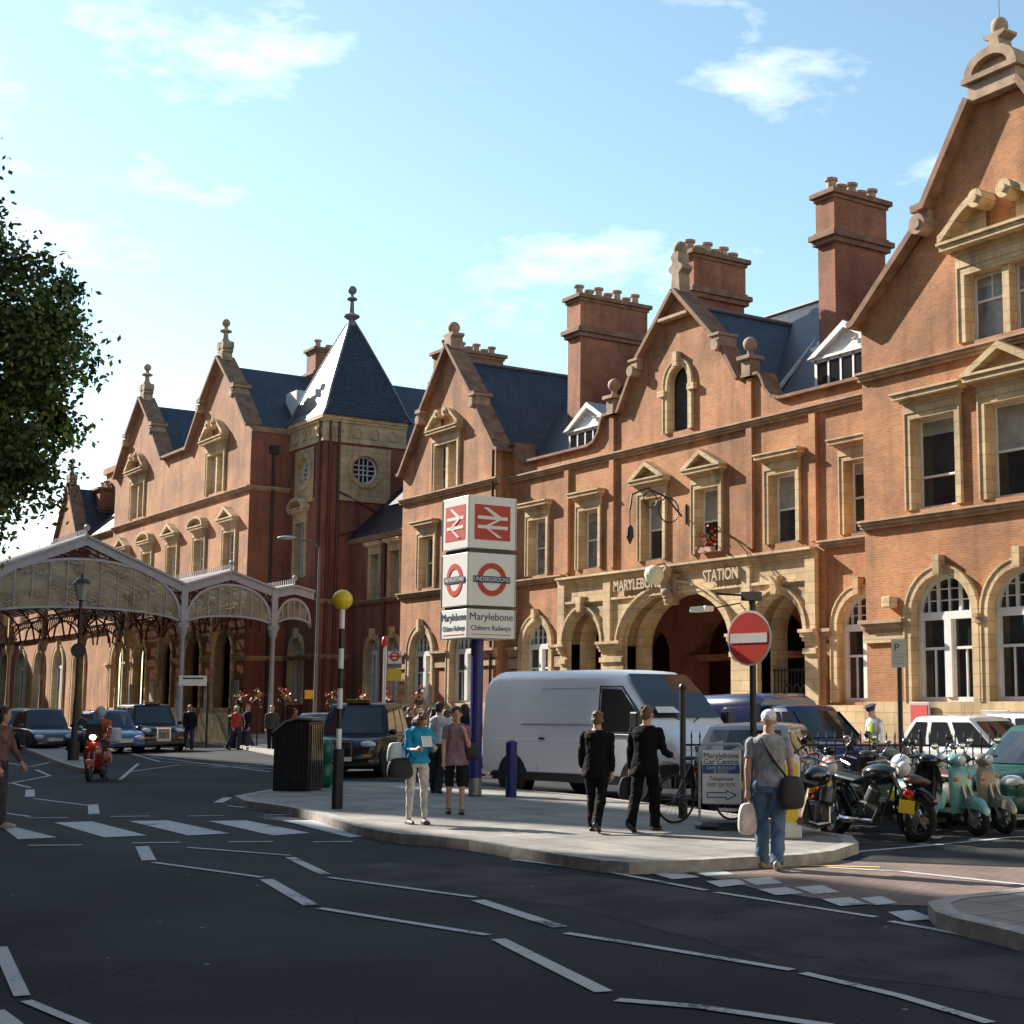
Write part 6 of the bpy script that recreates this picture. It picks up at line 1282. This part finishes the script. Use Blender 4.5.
# ------------------------------------------------------------------ people
def remesh(bm, name, m, parent, vox=.012, smooth=2, mats=None, pick=None):
    """fuses overlapping closed shapes into one continuous skin"""
    me = bpy.data.meshes.new(name); bmesh.ops.recalc_face_normals(bm, faces=bm.faces); bm.to_mesh(me); bm.free()
    o = bpy.data.objects.new(name+'_source', me); col.objects.link(o)
    k = o.modifiers.new('r', 'REMESH'); k.mode = 'VOXEL'; k.voxel_size = vox; k.use_smooth_shade = True
    k = o.modifiers.new('s', 'SMOOTH'); k.iterations = smooth; k.factor = .5
    bpy.context.view_layer.update(); ev = o.evaluated_get(bpy.context.evaluated_depsgraph_get()); nm = bpy.data.meshes.new_from_object(ev)
    bpy.data.objects.remove(o); nm.name = name; nm.materials.clear()
    for q in (mats or [m]): nm.materials.append(M[q] if isinstance(q, str) else q)
    from mathutils import noise as _n
    if name not in ('body', 'shoes', 'cap', 'police_cap', 'helmet'):
        hairy = name == 'hair'; nv = [v.normal.copy() for v in nm.vertices]
        for v, q in zip(nm.vertices, nv):
            c_ = v.co
            if hairy: d = _n.noise(c_*55)*.004+_n.noise(Vector((c_.x*30, c_.y*30, c_.z*9)))*.006
            else: d = _n.noise(Vector((c_.x*7, c_.y*7, c_.z*11+c_.y*5))+Vector((v.index*0, len(name), 0)))*.013+_n.noise(Vector((c_.x*18+c_.z*9, c_.y*18, c_.z*22)))*.006
            v.co = c_+q*d
    if pick:
        for f in nm.polygons: f.material_index = pick(f.center)
    nm.polygons.foreach_set('use_smooth', [True]*len(nm.polygons))
    r = bpy.data.objects.new(name, nm); col.objects.link(r); r.parent = parent; return r
def limb(mb, a, b, ra, rb, n=12, ends=(1, 1)):
    mb.tube([a, Vector(a).lerp(Vector(b), .5), b], [ra, (ra+rb)/2*1.02, rb], n)
    if ends[0]: mb.ball(a, ra*.99, 12, 8)
    if ends[1]: mb.ball(b, rb*.99, 12, 8)
def ell(mb, rings):   # rings: (cx, cy, z, rx, ry)
    mb.loft([[(cx+rx*math.cos(t), cy+ry*math.sin(t)*(1 if abs(math.sin(t)) < .99 else 1), z) for t in [2*PI*k/20 for k in range(20)]] for cx, cy, z, rx, ry in rings])
def person(label, loc, heading, H=1.75, female=False, lean=4, legs=((18, -4), (-14, -30)), arms=(((.05, .12, -1), (.3, .0, -1)), ((.05, -.12, -1), (.3, 0, -1))), head=(0, 0), skin='skin',
           top=('shirt', (.5, .5, .5), 'short', .95), bottom=('trousers', (.05, .05, .08)), shoes=(.02, .02, .02), hair=('short', (.05, .03, .02)), vox=.013, group=None, thin=1.0, jacket=False, bare_legs=False, seated=False):
    """x is forward, y to the left; angles of thigh and shin from straight down, forward positive"""
    t = thing('person', label, 'person', loc, heading, group); S = H/1.75; ln = R_(lean); V = Vector
    hip = V((0, 0, .93)); hw = .095 if female else .09; sw = (.165 if female else .195)*thin
    def up(h, y=0, x=0): d = h-.93; return V((hip.x+math.sin(ln)*d+x*math.cos(ln), y, .93+math.cos(ln)*d-x*math.sin(ln)))
    # legs
    J = {}
    foot_z = []
    for i, sg in ((0, 1), (1, -1)):
        th, sh = R_(legs[i][0]), R_(legs[i][1]); h = V((0, sg*hw, .92)); kn = h+V((math.sin(th), sg*.01, -math.cos(th)))*.43; an = kn+V((math.sin(sh), 0, -math.cos(sh)))*.42
        J[i] = (h, kn, an, sh); foot_z.append(an.z-.08)
    drop = 0 if seated else -min(foot_z)
    for i in J: h, k_, a, s_ = J[i]; J[i] = (h, k_, a, s_)
    base = V((0, 0, drop))
    body = MB(); cl = MB(); lg = MB(); sho = MB(); r = random.Random(hash(label) % 1000)
    sh_pts = {}
    for i, sg in ((0, 1), (1, -1)):
        h, k_, a, s_ = J[i]
        f = thin
        limb(body, h, k_, .078*f, .052*f); limb(body, k_, a, .052*f, .034); body.ball(k_.lerp(a, .28)+V((-.012, 0, 0)), (.048*f, .048*f, .07), 10, 8)
        fd = V((math.cos(s_*.6), 0, math.sin(s_*.6))) if s_ < -.3 else V((1, 0, 0)); sole = a+V((0, 0, -.055))
        body.ball(a+fd*.07+V((0, 0, -.045)), (.12, .04, .035), 12, 8)
        sho.tube([sole-fd*.06+V((0, 0, .0)), sole+fd*.03, sole+fd*.13, sole+fd*.2], [.043, .046, .044, .03], 12); sho.ball(sole-fd*.06, .043, 10, 8); sho.ball(sole+fd*.2, .03, 10, 8); sho.tube([a+V((0, 0, .0)), sole], [.04, .046], 10)
        if bottom[0] == 'trousers': limb(lg, h, k_, .1*f, .08*f); limb(lg, k_, a+V((-.01, 0, -.04)), .08*f, .074*f, ends=(1, 0)); lg.ball(h+V((-.03, 0, .0)), .092*f, 12, 8)
        if bottom[0] == 'slim': limb(lg, h, k_, .09*f, .062*f); limb(lg, k_, a, .062*f, .046*f, ends=(1, 0)); lg.ball(h+V((-.035, 0, -.02)), .095*f, 12, 8)
        if bottom[0] == 'knee': limb(lg, h, k_+V((0, 0, -.05)), .095*f, .068*f, ends=(1, 0)); lg.ball(h+V((-.035, 0, -.02)), .1*f, 12, 8)
    w = 1 if not female else .9
    def torso(m, o, z0, z1, flare=0):
        rs = [(.86, .115, .155), (.93, .12, .165), (1.02, .105, .148 if not female else .135), (1.1, .1, .145 if not female else .125), (1.2, .112, .16 if not female else .145), (1.3, .12, .175 if not female else .152), (1.36, .112, .185 if not female else .155), (1.41, .098, .16 if not female else .13), (1.45, .08, .105 if not female else .09), (1.485, .062, .066)]
        out = []
        zs = [z0]+[q[0] for q in rs if z0 < q[0] < z1]+[z1]
        for z in zs:
            zz = max(rs[0][0], min(rs[-1][0], z))
            for (a, b, c), (d, e, g) in zip(rs, rs[1:]):
                if a <= zz <= d: u = (zz-a)/(d-a); rx, ry = lerp(b, e, u), lerp(c, g, u); break
            p = up(z); fl = flare*max(0, (1.0-z))*1.0; out.append((p.x, 0, p.z, (rx+o+fl)*thin, (ry+o+fl)*thin))
        ell(m, out)
    torso(body, 0, .84, 1.475)
    if female: 
        for sg in (-1, 1): body.ball(up(1.27, sg*.07, .085), (.06, .06, .065), 12, 8)
    nk = up(1.44); hd = up(1.62)+V((.02, 0, 0)); hp, hy = R_(head[0]), R_(head[1])
    HR = Euler((0, hp, hy)).to_matrix(); hc = nk+(HR@(V((.02, 0, .172))))
    def hv(x, y, z): return hc+HR@V((x, y, z))
    limb(body, nk, nk.lerp(hc, .6), .056 if female else .062, .052 if female else .06)
    def hball(m, x, y, z, rx, ry, rz, n=14, k=10):
        rings = []
        for i in range(k+1):
            tt = PI*i/k; q = max(math.sin(tt), .01); rings.append([hv(x+rx*q*math.cos(2*PI*j/n), y+ry*q*math.sin(2*PI*j/n), z-rz*math.cos(tt)) for j in range(n)])
        m.loft(rings)
    hball(body, -.005, 0, .03, .1, .077, .09); hball(body, .022, 0, -.03, .074, .06, .088); hball(body, .05, 0, -.095, .034, .036, .024)   # skull, face, chin
    hball(body, .098, 0, -.018, .018, .012, .03); hball(body, .106, 0, -.03, .014, .017, .012); hball(body, .084, 0, .014, .018, .05, .012); hball(body, .09, 0, -.062, .012, .026, .006); hball(body, .09, 0, -.073, .011, .022, .006)
    for sg in (-1, 1): hball(body, -.002, sg*.079, -.01, .018, .01, .03, 8, 6)
    # arms and hands
    hands = []
    for i, sg in ((0, 1), (1, -1)):
        u, f = V(arms[i][0]).normalized(), V(arms[i][1]).normalized(); s0 = up(1.375, sg*(sw-.005)); e = s0+u*.28; wr = e+f*.25
        limb(body, s0, e, .046*thin, .038*thin); limb(body, e, wr, .039*thin, .025)
        # palm, thumb and four fingers
        side = f.cross(V((0, 1, 0)) if abs(f.y) < .8 else V((1, 0, 0))).normalized(); pal = V((0, sg, 0)).cross(f); across = f.cross(V((0, 1, 0)))
        ac = across.normalized() if across.length > .2 else V((1, 0, 0)); inn = f.cross(ac).normalized()
        if inn.y*sg > 0: inn = -inn
        pc = wr+f*.05; body.tube([wr, wr+f*.04, wr+f*.085], [.026, .034, .034], 10)
        for j in range(4):
            o_ = ac*(.027-.018*j); l_ = (.038, .044, .041, .032)[j]; a_ = wr+f*.085+o_; b_ = a_+f*l_*.8+inn*l_*.25; c_ = b_+f*l_*.4+inn*l_*.7; body.tube([a_-f*.02, a_, b_, c_], [.0095, .0095, .009, .0075], 6)
        a_ = wr+f*.02+ac*.025; b_ = a_+f*.035+ac*.022+inn*.012; body.tube([a_, b_, b_+f*.03+inn*.01], [.012, .0105, .008], 6)
        hands.append((wr+f*.09, f))
        if top[2] == 'short': limb(cl, s0, s0.lerp(e, .62), .066*thin, .06*thin, ends=(1, 0))
        elif top[2] == 'long': limb(cl, s0, e,   .062*thin if not jacket else .068, .05*thin if not jacket else .055); limb(cl, e, e.lerp(wr, .93), .051*thin if not jacket else .056, .036*thin if not jacket else .045, ends=(1, 0))
        elif top[2] == 'mid': limb(cl, s0, e, .062*thin, .052*thin); limb(cl, e, e.lerp(wr, .4), .052*thin, .05*thin, ends=(1, 0))
    torso(cl, .026 if not jacket else .03, top[3], 1.465, .14 if jacket or female else .05)
    for sg in (-1, 1): cl.ball(up(1.37, sg*(sw-.045)), (.072, .075, .062), 12, 8)
    if female and top[2] != 'none':
        for sg in (-1, 1): cl.ball(up(1.27, sg*.07, .09), (.068, .068, .07), 12, 8)
    torso(lg, .012, .84, 1.02)
    def shift(mb_):
        for v in mb_.b.verts: v.co = (v.co+base)*S
        return mb_
    b = remesh(shift(body).b, 'body', skin, t, vox*.62 if vox < .02 else vox*.8, 1)
    remesh(shift(cl).b, top[0], C('cloth_%d_%d_%d' % tuple(int(c*99) for c in top[1]), top[1], .85, noise=.3, nscale=9, bump=.9, spec=.15), t, vox, 1)
    if bottom[0]: remesh(shift(lg).b, 'trousers' if bottom[0] != 'knee' else 'leggings', C('cloth_%d_%d_%d' % tuple(int(c*99) for c in bottom[1]), bottom[1], .85, noise=.3, nscale=9, bump=.9, spec=.15), t, vox, 1)
    remesh(shift(sho).b, 'shoes', C('shoe_%d_%d' % (int(shoes[0]*99), int(shoes[2]*99)), shoes, .5), t, vox, 0)
    if hair:
        hb_ = MB(); hm = C('hair_%d_%d_%d' % tuple(int(c*200) for c in hair[1]), hair[1], .6, noise=.55, nscale=45, bump=.8)
        if hair[0] in ('short', 'long', 'bob', 'bun'):
            hball(hb_, -.014, 0, .044, .104, .085, .094); hball(hb_, -.045, 0, .0, .07, .08, .085)
            for k in range(14): a = r.uniform(0, 6.3); hball(hb_, -.02+.08*math.cos(a), .066*math.sin(a), .07+r.uniform(-.015, .025), .024, .024, .02, 8, 6)
        if hair[0] in ('long', 'bob'):
            for sg in (-1, 1):
                for k in range(4): hball(hb_, -.0-.025*k, sg*(.078+.004*k), -.03-.03*k*(1.4 if hair[0] == 'long' else .8), .045, .03, .075, 10, 8)
            for k in range(4): hball(hb_, -.075, (k-1.5)*.035, -.08-(.06 if hair[0] == 'long' else 0), .035, .035, .12, 10, 8)
        if hair[0] == 'bun': hball(hb_, -.11, 0, .06, .045, .05, .045, 10, 8)
        if hair[0] == 'cap':
            hball(hb_, -.004, 0, .05, .108, .088, .082); 
            hb_.loft([[hv(.06, y, .045), hv(.17, y*.75, .025), hv(.17, y*.75, .035), hv(.06, y, .06)] for y in (-.075, -.03, .03, .075)], closed=True)
        if hair[0] == 'police': hball(hb_, 0, 0, .06, .112, .092, .05); hb_.loft([[hv(-.005+a*math.cos(q), b_*math.sin(q), z) for q in [2*PI*k/16 for k in range(16)]] for a, b_, z in ((.112, .095, .06), (.115, .1, .1), (.15, .135, .13), (.14, .125, .155))])
        if hair[0] == 'helmet': hball(hb_, .0, 0, .01, .135, .12, .14)
        remesh(shift(hb_).b, {'cap': 'cap', 'police': 'police_cap', 'helmet': 'helmet'}.get(hair[0], 'hair'), hm, t, vox*.8, 1)
    if head[0] > -90 and H > 0:
        for sg in (-1, 1):
            e_ = MB(); hball(e_, .086, sg*.032, 0, .01, .014, .008, 10, 6); shift(e_).build('eye', C('eye_white', (.6, .58, .55), .3), t, smooth=True)
            e_ = MB(); hball(e_, .093, sg*.032, 0, .005, .007, .007, 8, 6); shift(e_).build('iris', C('iris', (.03, .02, .015), .3), t, smooth=True)
    t['_'] = 0; del t['_']
    W = lambda v: (V(v)+base)*S
    return t, W, [W(h[0]) for h in hands], up
def gp(px, y, z=.12): q = gnd(px, y, z); return (q.x, q.y, z)
DOWN = ((.0, .1, -1), (.12, .0, -1)); DOWNR = ((.0, -.1, -1), (.12, 0, -1))
def bag(name, label, P, size, m, strap=None, cat='bag', soft=1.0):
    t = thing(name, label, cat, P); b = MB(); sx, sy, sz = size; rings = []
    for z, f in ((0, .75), (.15, 1.0), (.5, 1.0*soft), (.85, .85*soft), (1, .6*soft)): rings.append([(sx/2*f*math.cos(a)*(1.1+.08*math.sin(5*a)), sy/2*f*math.sin(a), -sz+sz*z) for a in [2*PI*k/14 for k in range(14)]])
    b.loft(rings); b.build('body', m, t, smooth=True, sub=1)
    if strap: s_ = MB(); s_.tube([Vector(p)-Vector(P) for p in strap], .014, 6); s_.build('strap', m, t, smooth=True)
    return t
def wpt(t, W, p): v = W(p); return Matrix.Translation(t.location)@Matrix.Rotation(t.rotation_euler.z, 4, 'Z')@v
# man in the white cap, seen from behind
loc = gp(770, 869, .005); a = D(172)
t, W, hd, up = person('man in a white cap, grey T-shirt and jeans seen from behind at the kerb', loc, a, 1.7, legs=((16, 8), (-4, -30)), arms=(((-.1, .16, -1), (.12, .02, -1)), ((-.05, -.2, -1), (.25, .1, -1))),
    top=('t_shirt', (.3, .31, .33), 'short', .9), bottom=('trousers', (.1, .16, .26)), shoes=(.3, .27, .22), hair=('cap', (.75, .75, .78)), vox=.01, lean=2)
sb = [wpt(t, W, up(1.46, .11, .02)), wpt(t, W, up(1.4, .08, -.15)), wpt(t, W, up(1.15, -.08, -.155)), wpt(t, W, up(.98, -.22, -.13))]
bag('shoulder_bag', 'black shoulder bag on the right hip of the man in the white cap', tuple(wpt(t, W, up(1.02, -.25, -.1))), (.16, .36, .36), C('bag_black', (.015, .015, .017), .7), sb)
p = wpt(t, W, (0, 0, 0)); h = Matrix.Translation(t.location)@Matrix.Rotation(a, 4, 'Z')@hd[0]; bag('carrier_bag', 'white and red plastic carrier bag held by the man in the white cap', (h.x, h.y, h.z-.04), (.14, .26, .34), C('plastic_bag', (.72, .62, .6), .4, noise=.3, nscale=10), [(h.x, h.y, h.z+.02), (h.x, h.y+.03, h.z-.06), (h.x, h.y, h.z-.14)])
# two men in dark suits
suit = (.005, .005, .006)
loc = gp(596, 832); person('shorter man in a dark suit, left of the pair walking away past the van', loc, D(168), 1.56, legs=((18, 6), (-12, -40)), arms=(((.0, .16, -1), (.7, .1, -.7)), ((-.1, -.1, -1), (.15, 0, -1))), top=('jacket', suit, 'long', .8), bottom=('trousers', (.006, .006, .008)), hair=('short', (.12, .07, .04)), vox=.011, jacket=True, head=(6, 12), group=None)
loc = gp(645, 831); a = D(160)
t, W, hd, up = person('taller man in a dark suit, right of the pair, before the van headlight', loc, a, 1.63, legs=((-14, -32), (18, 4)), arms=(((-.05, .14, -1), (.2, .05, -1)), ((.1, -.25, -1), (.75, -.1, -.2))), top=('jacket', suit, 'long', .78), bottom=('trousers', (.006, .006, .008)), hair=('short', (.13, .07, .035)), vox=.011, jacket=True, head=(4, -10))
h = Matrix.Translation(t.location)@Matrix.Rotation(a, 4, 'Z')@hd[0]; bag('holdall', 'black bag in the left hand of the taller man in a suit', (h.x, h.y, h.z), (.14, .4, .32), C('bag_black', (.015, .015, .017), .7))
# woman in blue reading a paper
loc = gp(416, 824); a = D(28)
t, W, hd, up = person('woman in a bright blue top and pale trousers reading a paper', loc, a, 1.58, True, lean=6, legs=((8, 4), (-2, -6)), arms=(((.25, .2, -1), (1, -.25, .12)), ((.25, -.12, -1), (1, .2, .05))), head=(38, 8), top=('blue_top', (.02, .26, .46), 'mid', .9), bottom=('slim', (.5, .48, .44)), shoes=(.12, .1, .1), hair=('bob', (.13, .07, .035)), vox=.011)
h = Matrix.Translation(t.location)@Matrix.Rotation(a, 4, 'Z')@((hd[0]+hd[1])/2); pp = thing('paper', 'sheet of paper in the hands of the woman in blue', 'paper', (h.x, h.y, h.z+.05), a); MB().box(.0, .006, -.07, .07, -.03, .13).build('sheet', 'white_paint', pp, rot=(0, -.5, 0))
q = wpt(t, W, up(1.0, -.27, 0.02)); bag('handbag', 'large black studded handbag on the hip of the woman in blue', tuple(q), (.2, .42, .3), C('bag_black', (.015, .015, .017), .7), [wpt(t, W, up(1.44, -.12, 0)), wpt(t, W, up(1.2, -.24, 0)), q])
q = wpt(t, W, up(1.22, -.33, -.05)); bag('carrier_bag', 'white plastic bag hanging from the arm of the woman in blue', tuple(q), (.16, .28, .3), C('plastic_white', (.5, .55, .6), .4))
# woman in purple
loc = gp(455, 814); a = D(12)
t, W, hd, up = person('woman in a mauve tunic and black knee-length leggings walking towards the camera', loc, a, 1.6, True, legs=((10, 0), (-6, -14)), arms=(((.2, .14, -1), (.5, -.3, .9)), ((.0, -.16, -1), (.15, 0, -1))), top=('tunic', (.22, .13, .16), 'short', .78), bottom=('knee', (.012, .012, .014)), shoes=(.04, .02, .02), hair=('bun', (.03, .018, .012)), vox=.011)
q = wpt(t, W, up(1.15, .25, 0)); bag('handbag', 'black handbag under the arm of the woman in mauve', tuple(q), (.12, .26, .26), C('bag_black', (.015, .015, .017), .7), [wpt(t, W, up(1.46, .14, 0)), wpt(t, W, up(1.3, .22, 0)), q])
# man in a pale shirt behind them
loc = gp(437, 793); person('man in a pale shirt and dark trousers walking away behind the two women', loc, D(170), 1.68, legs=((8, 2), (-6, -24)), top=('shirt', (.42, .46, .5), 'long', .93), bottom=('trousers', (.03, .03, .035)), hair=('short', (.02, .014, .01)), vox=.014)
loc = gp(463, 786); person('person with dark bushy hair and a black top behind the woman in mauve', loc, D(180), 1.66, True, top=('top', (.012, .012, .014), 'long', .88), bottom=('trousers', (.02, .02, .025)), hair=('bob', (.015, .01, .008)), vox=.014)
loc = at(490, 38); person('person in a crimson top between the blue signpost and the white van', (loc.x, loc.y, .0), D(100), 1.7, top=('top', (.3, .02, .04), 'short', .9), bottom=('trousers', (.02, .02, .025)), vox=.015)
crowd = [(398, 41, (.55, .52, .48), 'in a white blouse, first of the crowd behind the black cab', (.2, .1, .04), 'long', -70), (409, 44, (.05, .05, .06), 'with dark hair and a dark coat behind the woman in blue', (.02, .012, .01), 'short', 40), (421, 47, (.6, .6, .58), 'in a white top just left of the man in the pale shirt', (.35, .24, .1), 'short', 100), (430, 50, (.12, .16, .3), 'in a blue jacket furthest back by the low railings', (.05, .03, .02), 'short', 150),
         (450, 46, (.3, .22, .18), 'in a tan jacket between the pale shirt and bushy hair', (.05, .03, .02), 'short', -40), (476, 52, (.35, .05, .05), 'in a red jacket at the far railings beyond the blue signpost', (.05, .03, .02), 'short', 20), (390, 52, (.1, .1, .1), 'in black standing beside the bus stop pole', (.02, .014, .01), 'long', 60), (441, 56, (.5, .35, .3), 'in a peach top standing at the low railings', (.3, .18, .07), 'long', 10),
         (404, 58, (.4, .38, .36), 'in pale grey at the low railings right of the bus stop', (.03, .02, .015), 'short', 170), (416, 60, (.25, .05, .05), 'in dark red at the low railings behind the woman in blue', (.1, .06, .03), 'long', 30), (467, 43, (.03, .03, .035), 'in black half hidden by the blue signpost', (.02, .015, .01), 'short', -20),
         (426, 40, (.06, .07, .09), 'in navy just behind the blue-topped woman', (.03, .02, .015), 'short', 130), (446, 42, (.5, .48, .45), 'in cream between the two women', (.1, .05, .02), 'long', 200), (295, 66, (.3, .06, .05), 'in a red top by the amber notice', (.05, .03, .02), 'short', 60), (380, 56, (.08, .08, .1), 'in charcoal left of the bus stop pole', (.05, .03, .02), 'short', 100)]
for px, s_, c, lb, hc_, hk, ph in crowd:
    q = at(px, s_); person('person '+lb, (q.x, q.y, .0), D(ph), 1.66+.08*math.sin(px), hk == 'long', top=('top', c, 'long', .92), bottom=('trousers', (.03, .03, .04)), hair=(hk, hc_), vox=.02, group='people crowding by the station forecourt')
# policeman
q = at(875, 34); a = D(-55); t, W, hd, up = person('police officer in a peaked cap, white sleeves and yellow vest beyond the railings', (q.x, q.y, .0), a, 1.76, top=('shirt', (.6, .62, .65), 'long', .93), bottom=('trousers', (.015, .015, .02)), hair=('police', (.015, .015, .03)), vox=.015, head=(20, 0))
v = MB(); 
for z0, z1 in ((1.0, 1.4),): v.loft([[tuple(W(up(z, b_*math.sin(k*PI/8), a_*math.cos(k*PI/8)))) for k in range(16)] for z, a_, b_ in ((.98, .145, .185), (1.2, .145, .19), (1.35, .14, .19), (1.44, .11, .14))], cap=False)
v.build('hi_vis_vest', C('hi_vis', (.5, .62, .05), .5), t, smooth=True)
v = MB(); v.loft([[tuple(W(up(z, .196*math.sin(k*PI/8), .151*math.cos(k*PI/8)))) for k in range(16)] for z in (1.1, 1.16)], cap=False); v.build('reflective_band', 'car_silver', t)
# far people
loc = gp(271, 752, 0); person('man in a dark open jacket and white shirt walking towards the camera far off', loc, D(10), 1.78, top=('jacket', (.06, .06, .06), 'long', .86), bottom=('trousers', (.015, .015, .02)), hair=('short', (.3, .16, .08)), vox=.018, jacket=True)
q = at(236, 60); person('white-haired person in a red top behind the round litter bin', (q.x, q.y, 0), D(60), 1.75, top=('top', (.4, .05, .04), 'long', .9), hair=('short', (.55, .53, .5)), vox=.018)
q = at(249, 61); person('fair-haired person in a black coat beside the round litter bin', (q.x, q.y, 0), D(-40), 1.8, top=('coat', (.02, .02, .025), 'long', .8), hair=('short', (.4, .3, .2)), vox=.018, jacket=True)
q = at(190, 60.5); person('person in black with a red hat standing against the canopy column by the black cab', (q.x, q.y, 0), D(30), 1.8, top=('coat', (.015, .015, .02), 'long', .8), hair=('cap', (.4, .05, .03)), vox=.018, jacket=True)
loc = gp(-6, 828, 0); a = D(85); person('person cut off by the left edge, dusty pink jacket and dark trousers', loc, a, 1.72, True, legs=((4, 0), (16, 4)), arms=(((.35, .15, -.9), (.5, 0, -.8)), ((.1, -.15, -1), (.3, 0, -1))), top=('jacket', (.16, .085, .075), 'long', .95), bottom=('trousers', (.06, .045, .05)), shoes=(.4, .38, .33), hair=('long', (.03, .02, .015)), vox=.012)
# motor scooter and rider
q = gnd(96, 780, 0); a = D(6)
t = scooter('dark red motor scooter with its headlight on, ridden towards the crossing', (q.x, q.y, 0), a, 'moto_red', group='', lean=0, lit=True, cat='scooter')
m = MB(); m.loft([[(.4, y*.8, z) for y, z in ((-.25, .95), (.25, .95), (.2, 1.3), (-.2, 1.3))], [(.3, y*.75, z) for y, z in ((-.25, .98), (.25, .98), (.18, 1.42), (-.18, 1.42))]]); m.build('windshield', 'car_glass', t)
bx = thing('top_box', 'white bag strapped behind the scooter rider', 'luggage', (q.x-math.cos(a)*.85, q.y-math.sin(a)*.85, .85), a); MB().box(-.18, .18, -.3, .3, 0, .35).build('bag', 'plastic_white', bx, bevel=.06)
loc = (q.x-math.cos(a)*.28, q.y-math.sin(a)*.28, -.06)
person('scooter rider in a pale helmet and orange and blue jacket', loc, a, 1.78, lean=12, legs=((72, -6), (72, -6)), arms=(((.55, .22, -.8), (.95, -.05, -.2)), ((.55, -.22, -.8), (.95, .05, -.2))), top=('jacket', (.42, .1, .04), 'long', .92), bottom=('trousers', (.05, .04, .05)), hair=('helmet', (.4, .42, .46)), vox=.014, seated=True, jacket=True)

for px, s_, c, lb, hc_, hk, ph in [(394, 47, (.5, .45, .4), 'in beige walking left beside the black cab', (.1, .06, .03), 'short', -80), (434, 37.5, (.02, .02, .025), 'in black close behind the man in the pale shirt', (.02, .015, .01), 'long', 175),
        (457, 48, (.45, .42, .4), 'in pale grey behind the black top', (.2, .12, .06), 'short', 30), (470, 57, (.2, .22, .3), 'in slate blue at the far railings left of the signpost', (.04, .03, .02), 'short', 60), (412, 52, (.55, .5, .4), 'in a straw-coloured top further back beside the cab', (.3, .2, .1), 'long', -30)]:
    q = at(px, s_); person('person '+lb, (q.x, q.y, .0), D(ph), 1.7, hk == 'long', top=('top', c, 'long', .92), bottom=('trousers', (.03, .03, .04)), hair=(hk, hc_), vox=.02, group='people crowding by the station forecourt')
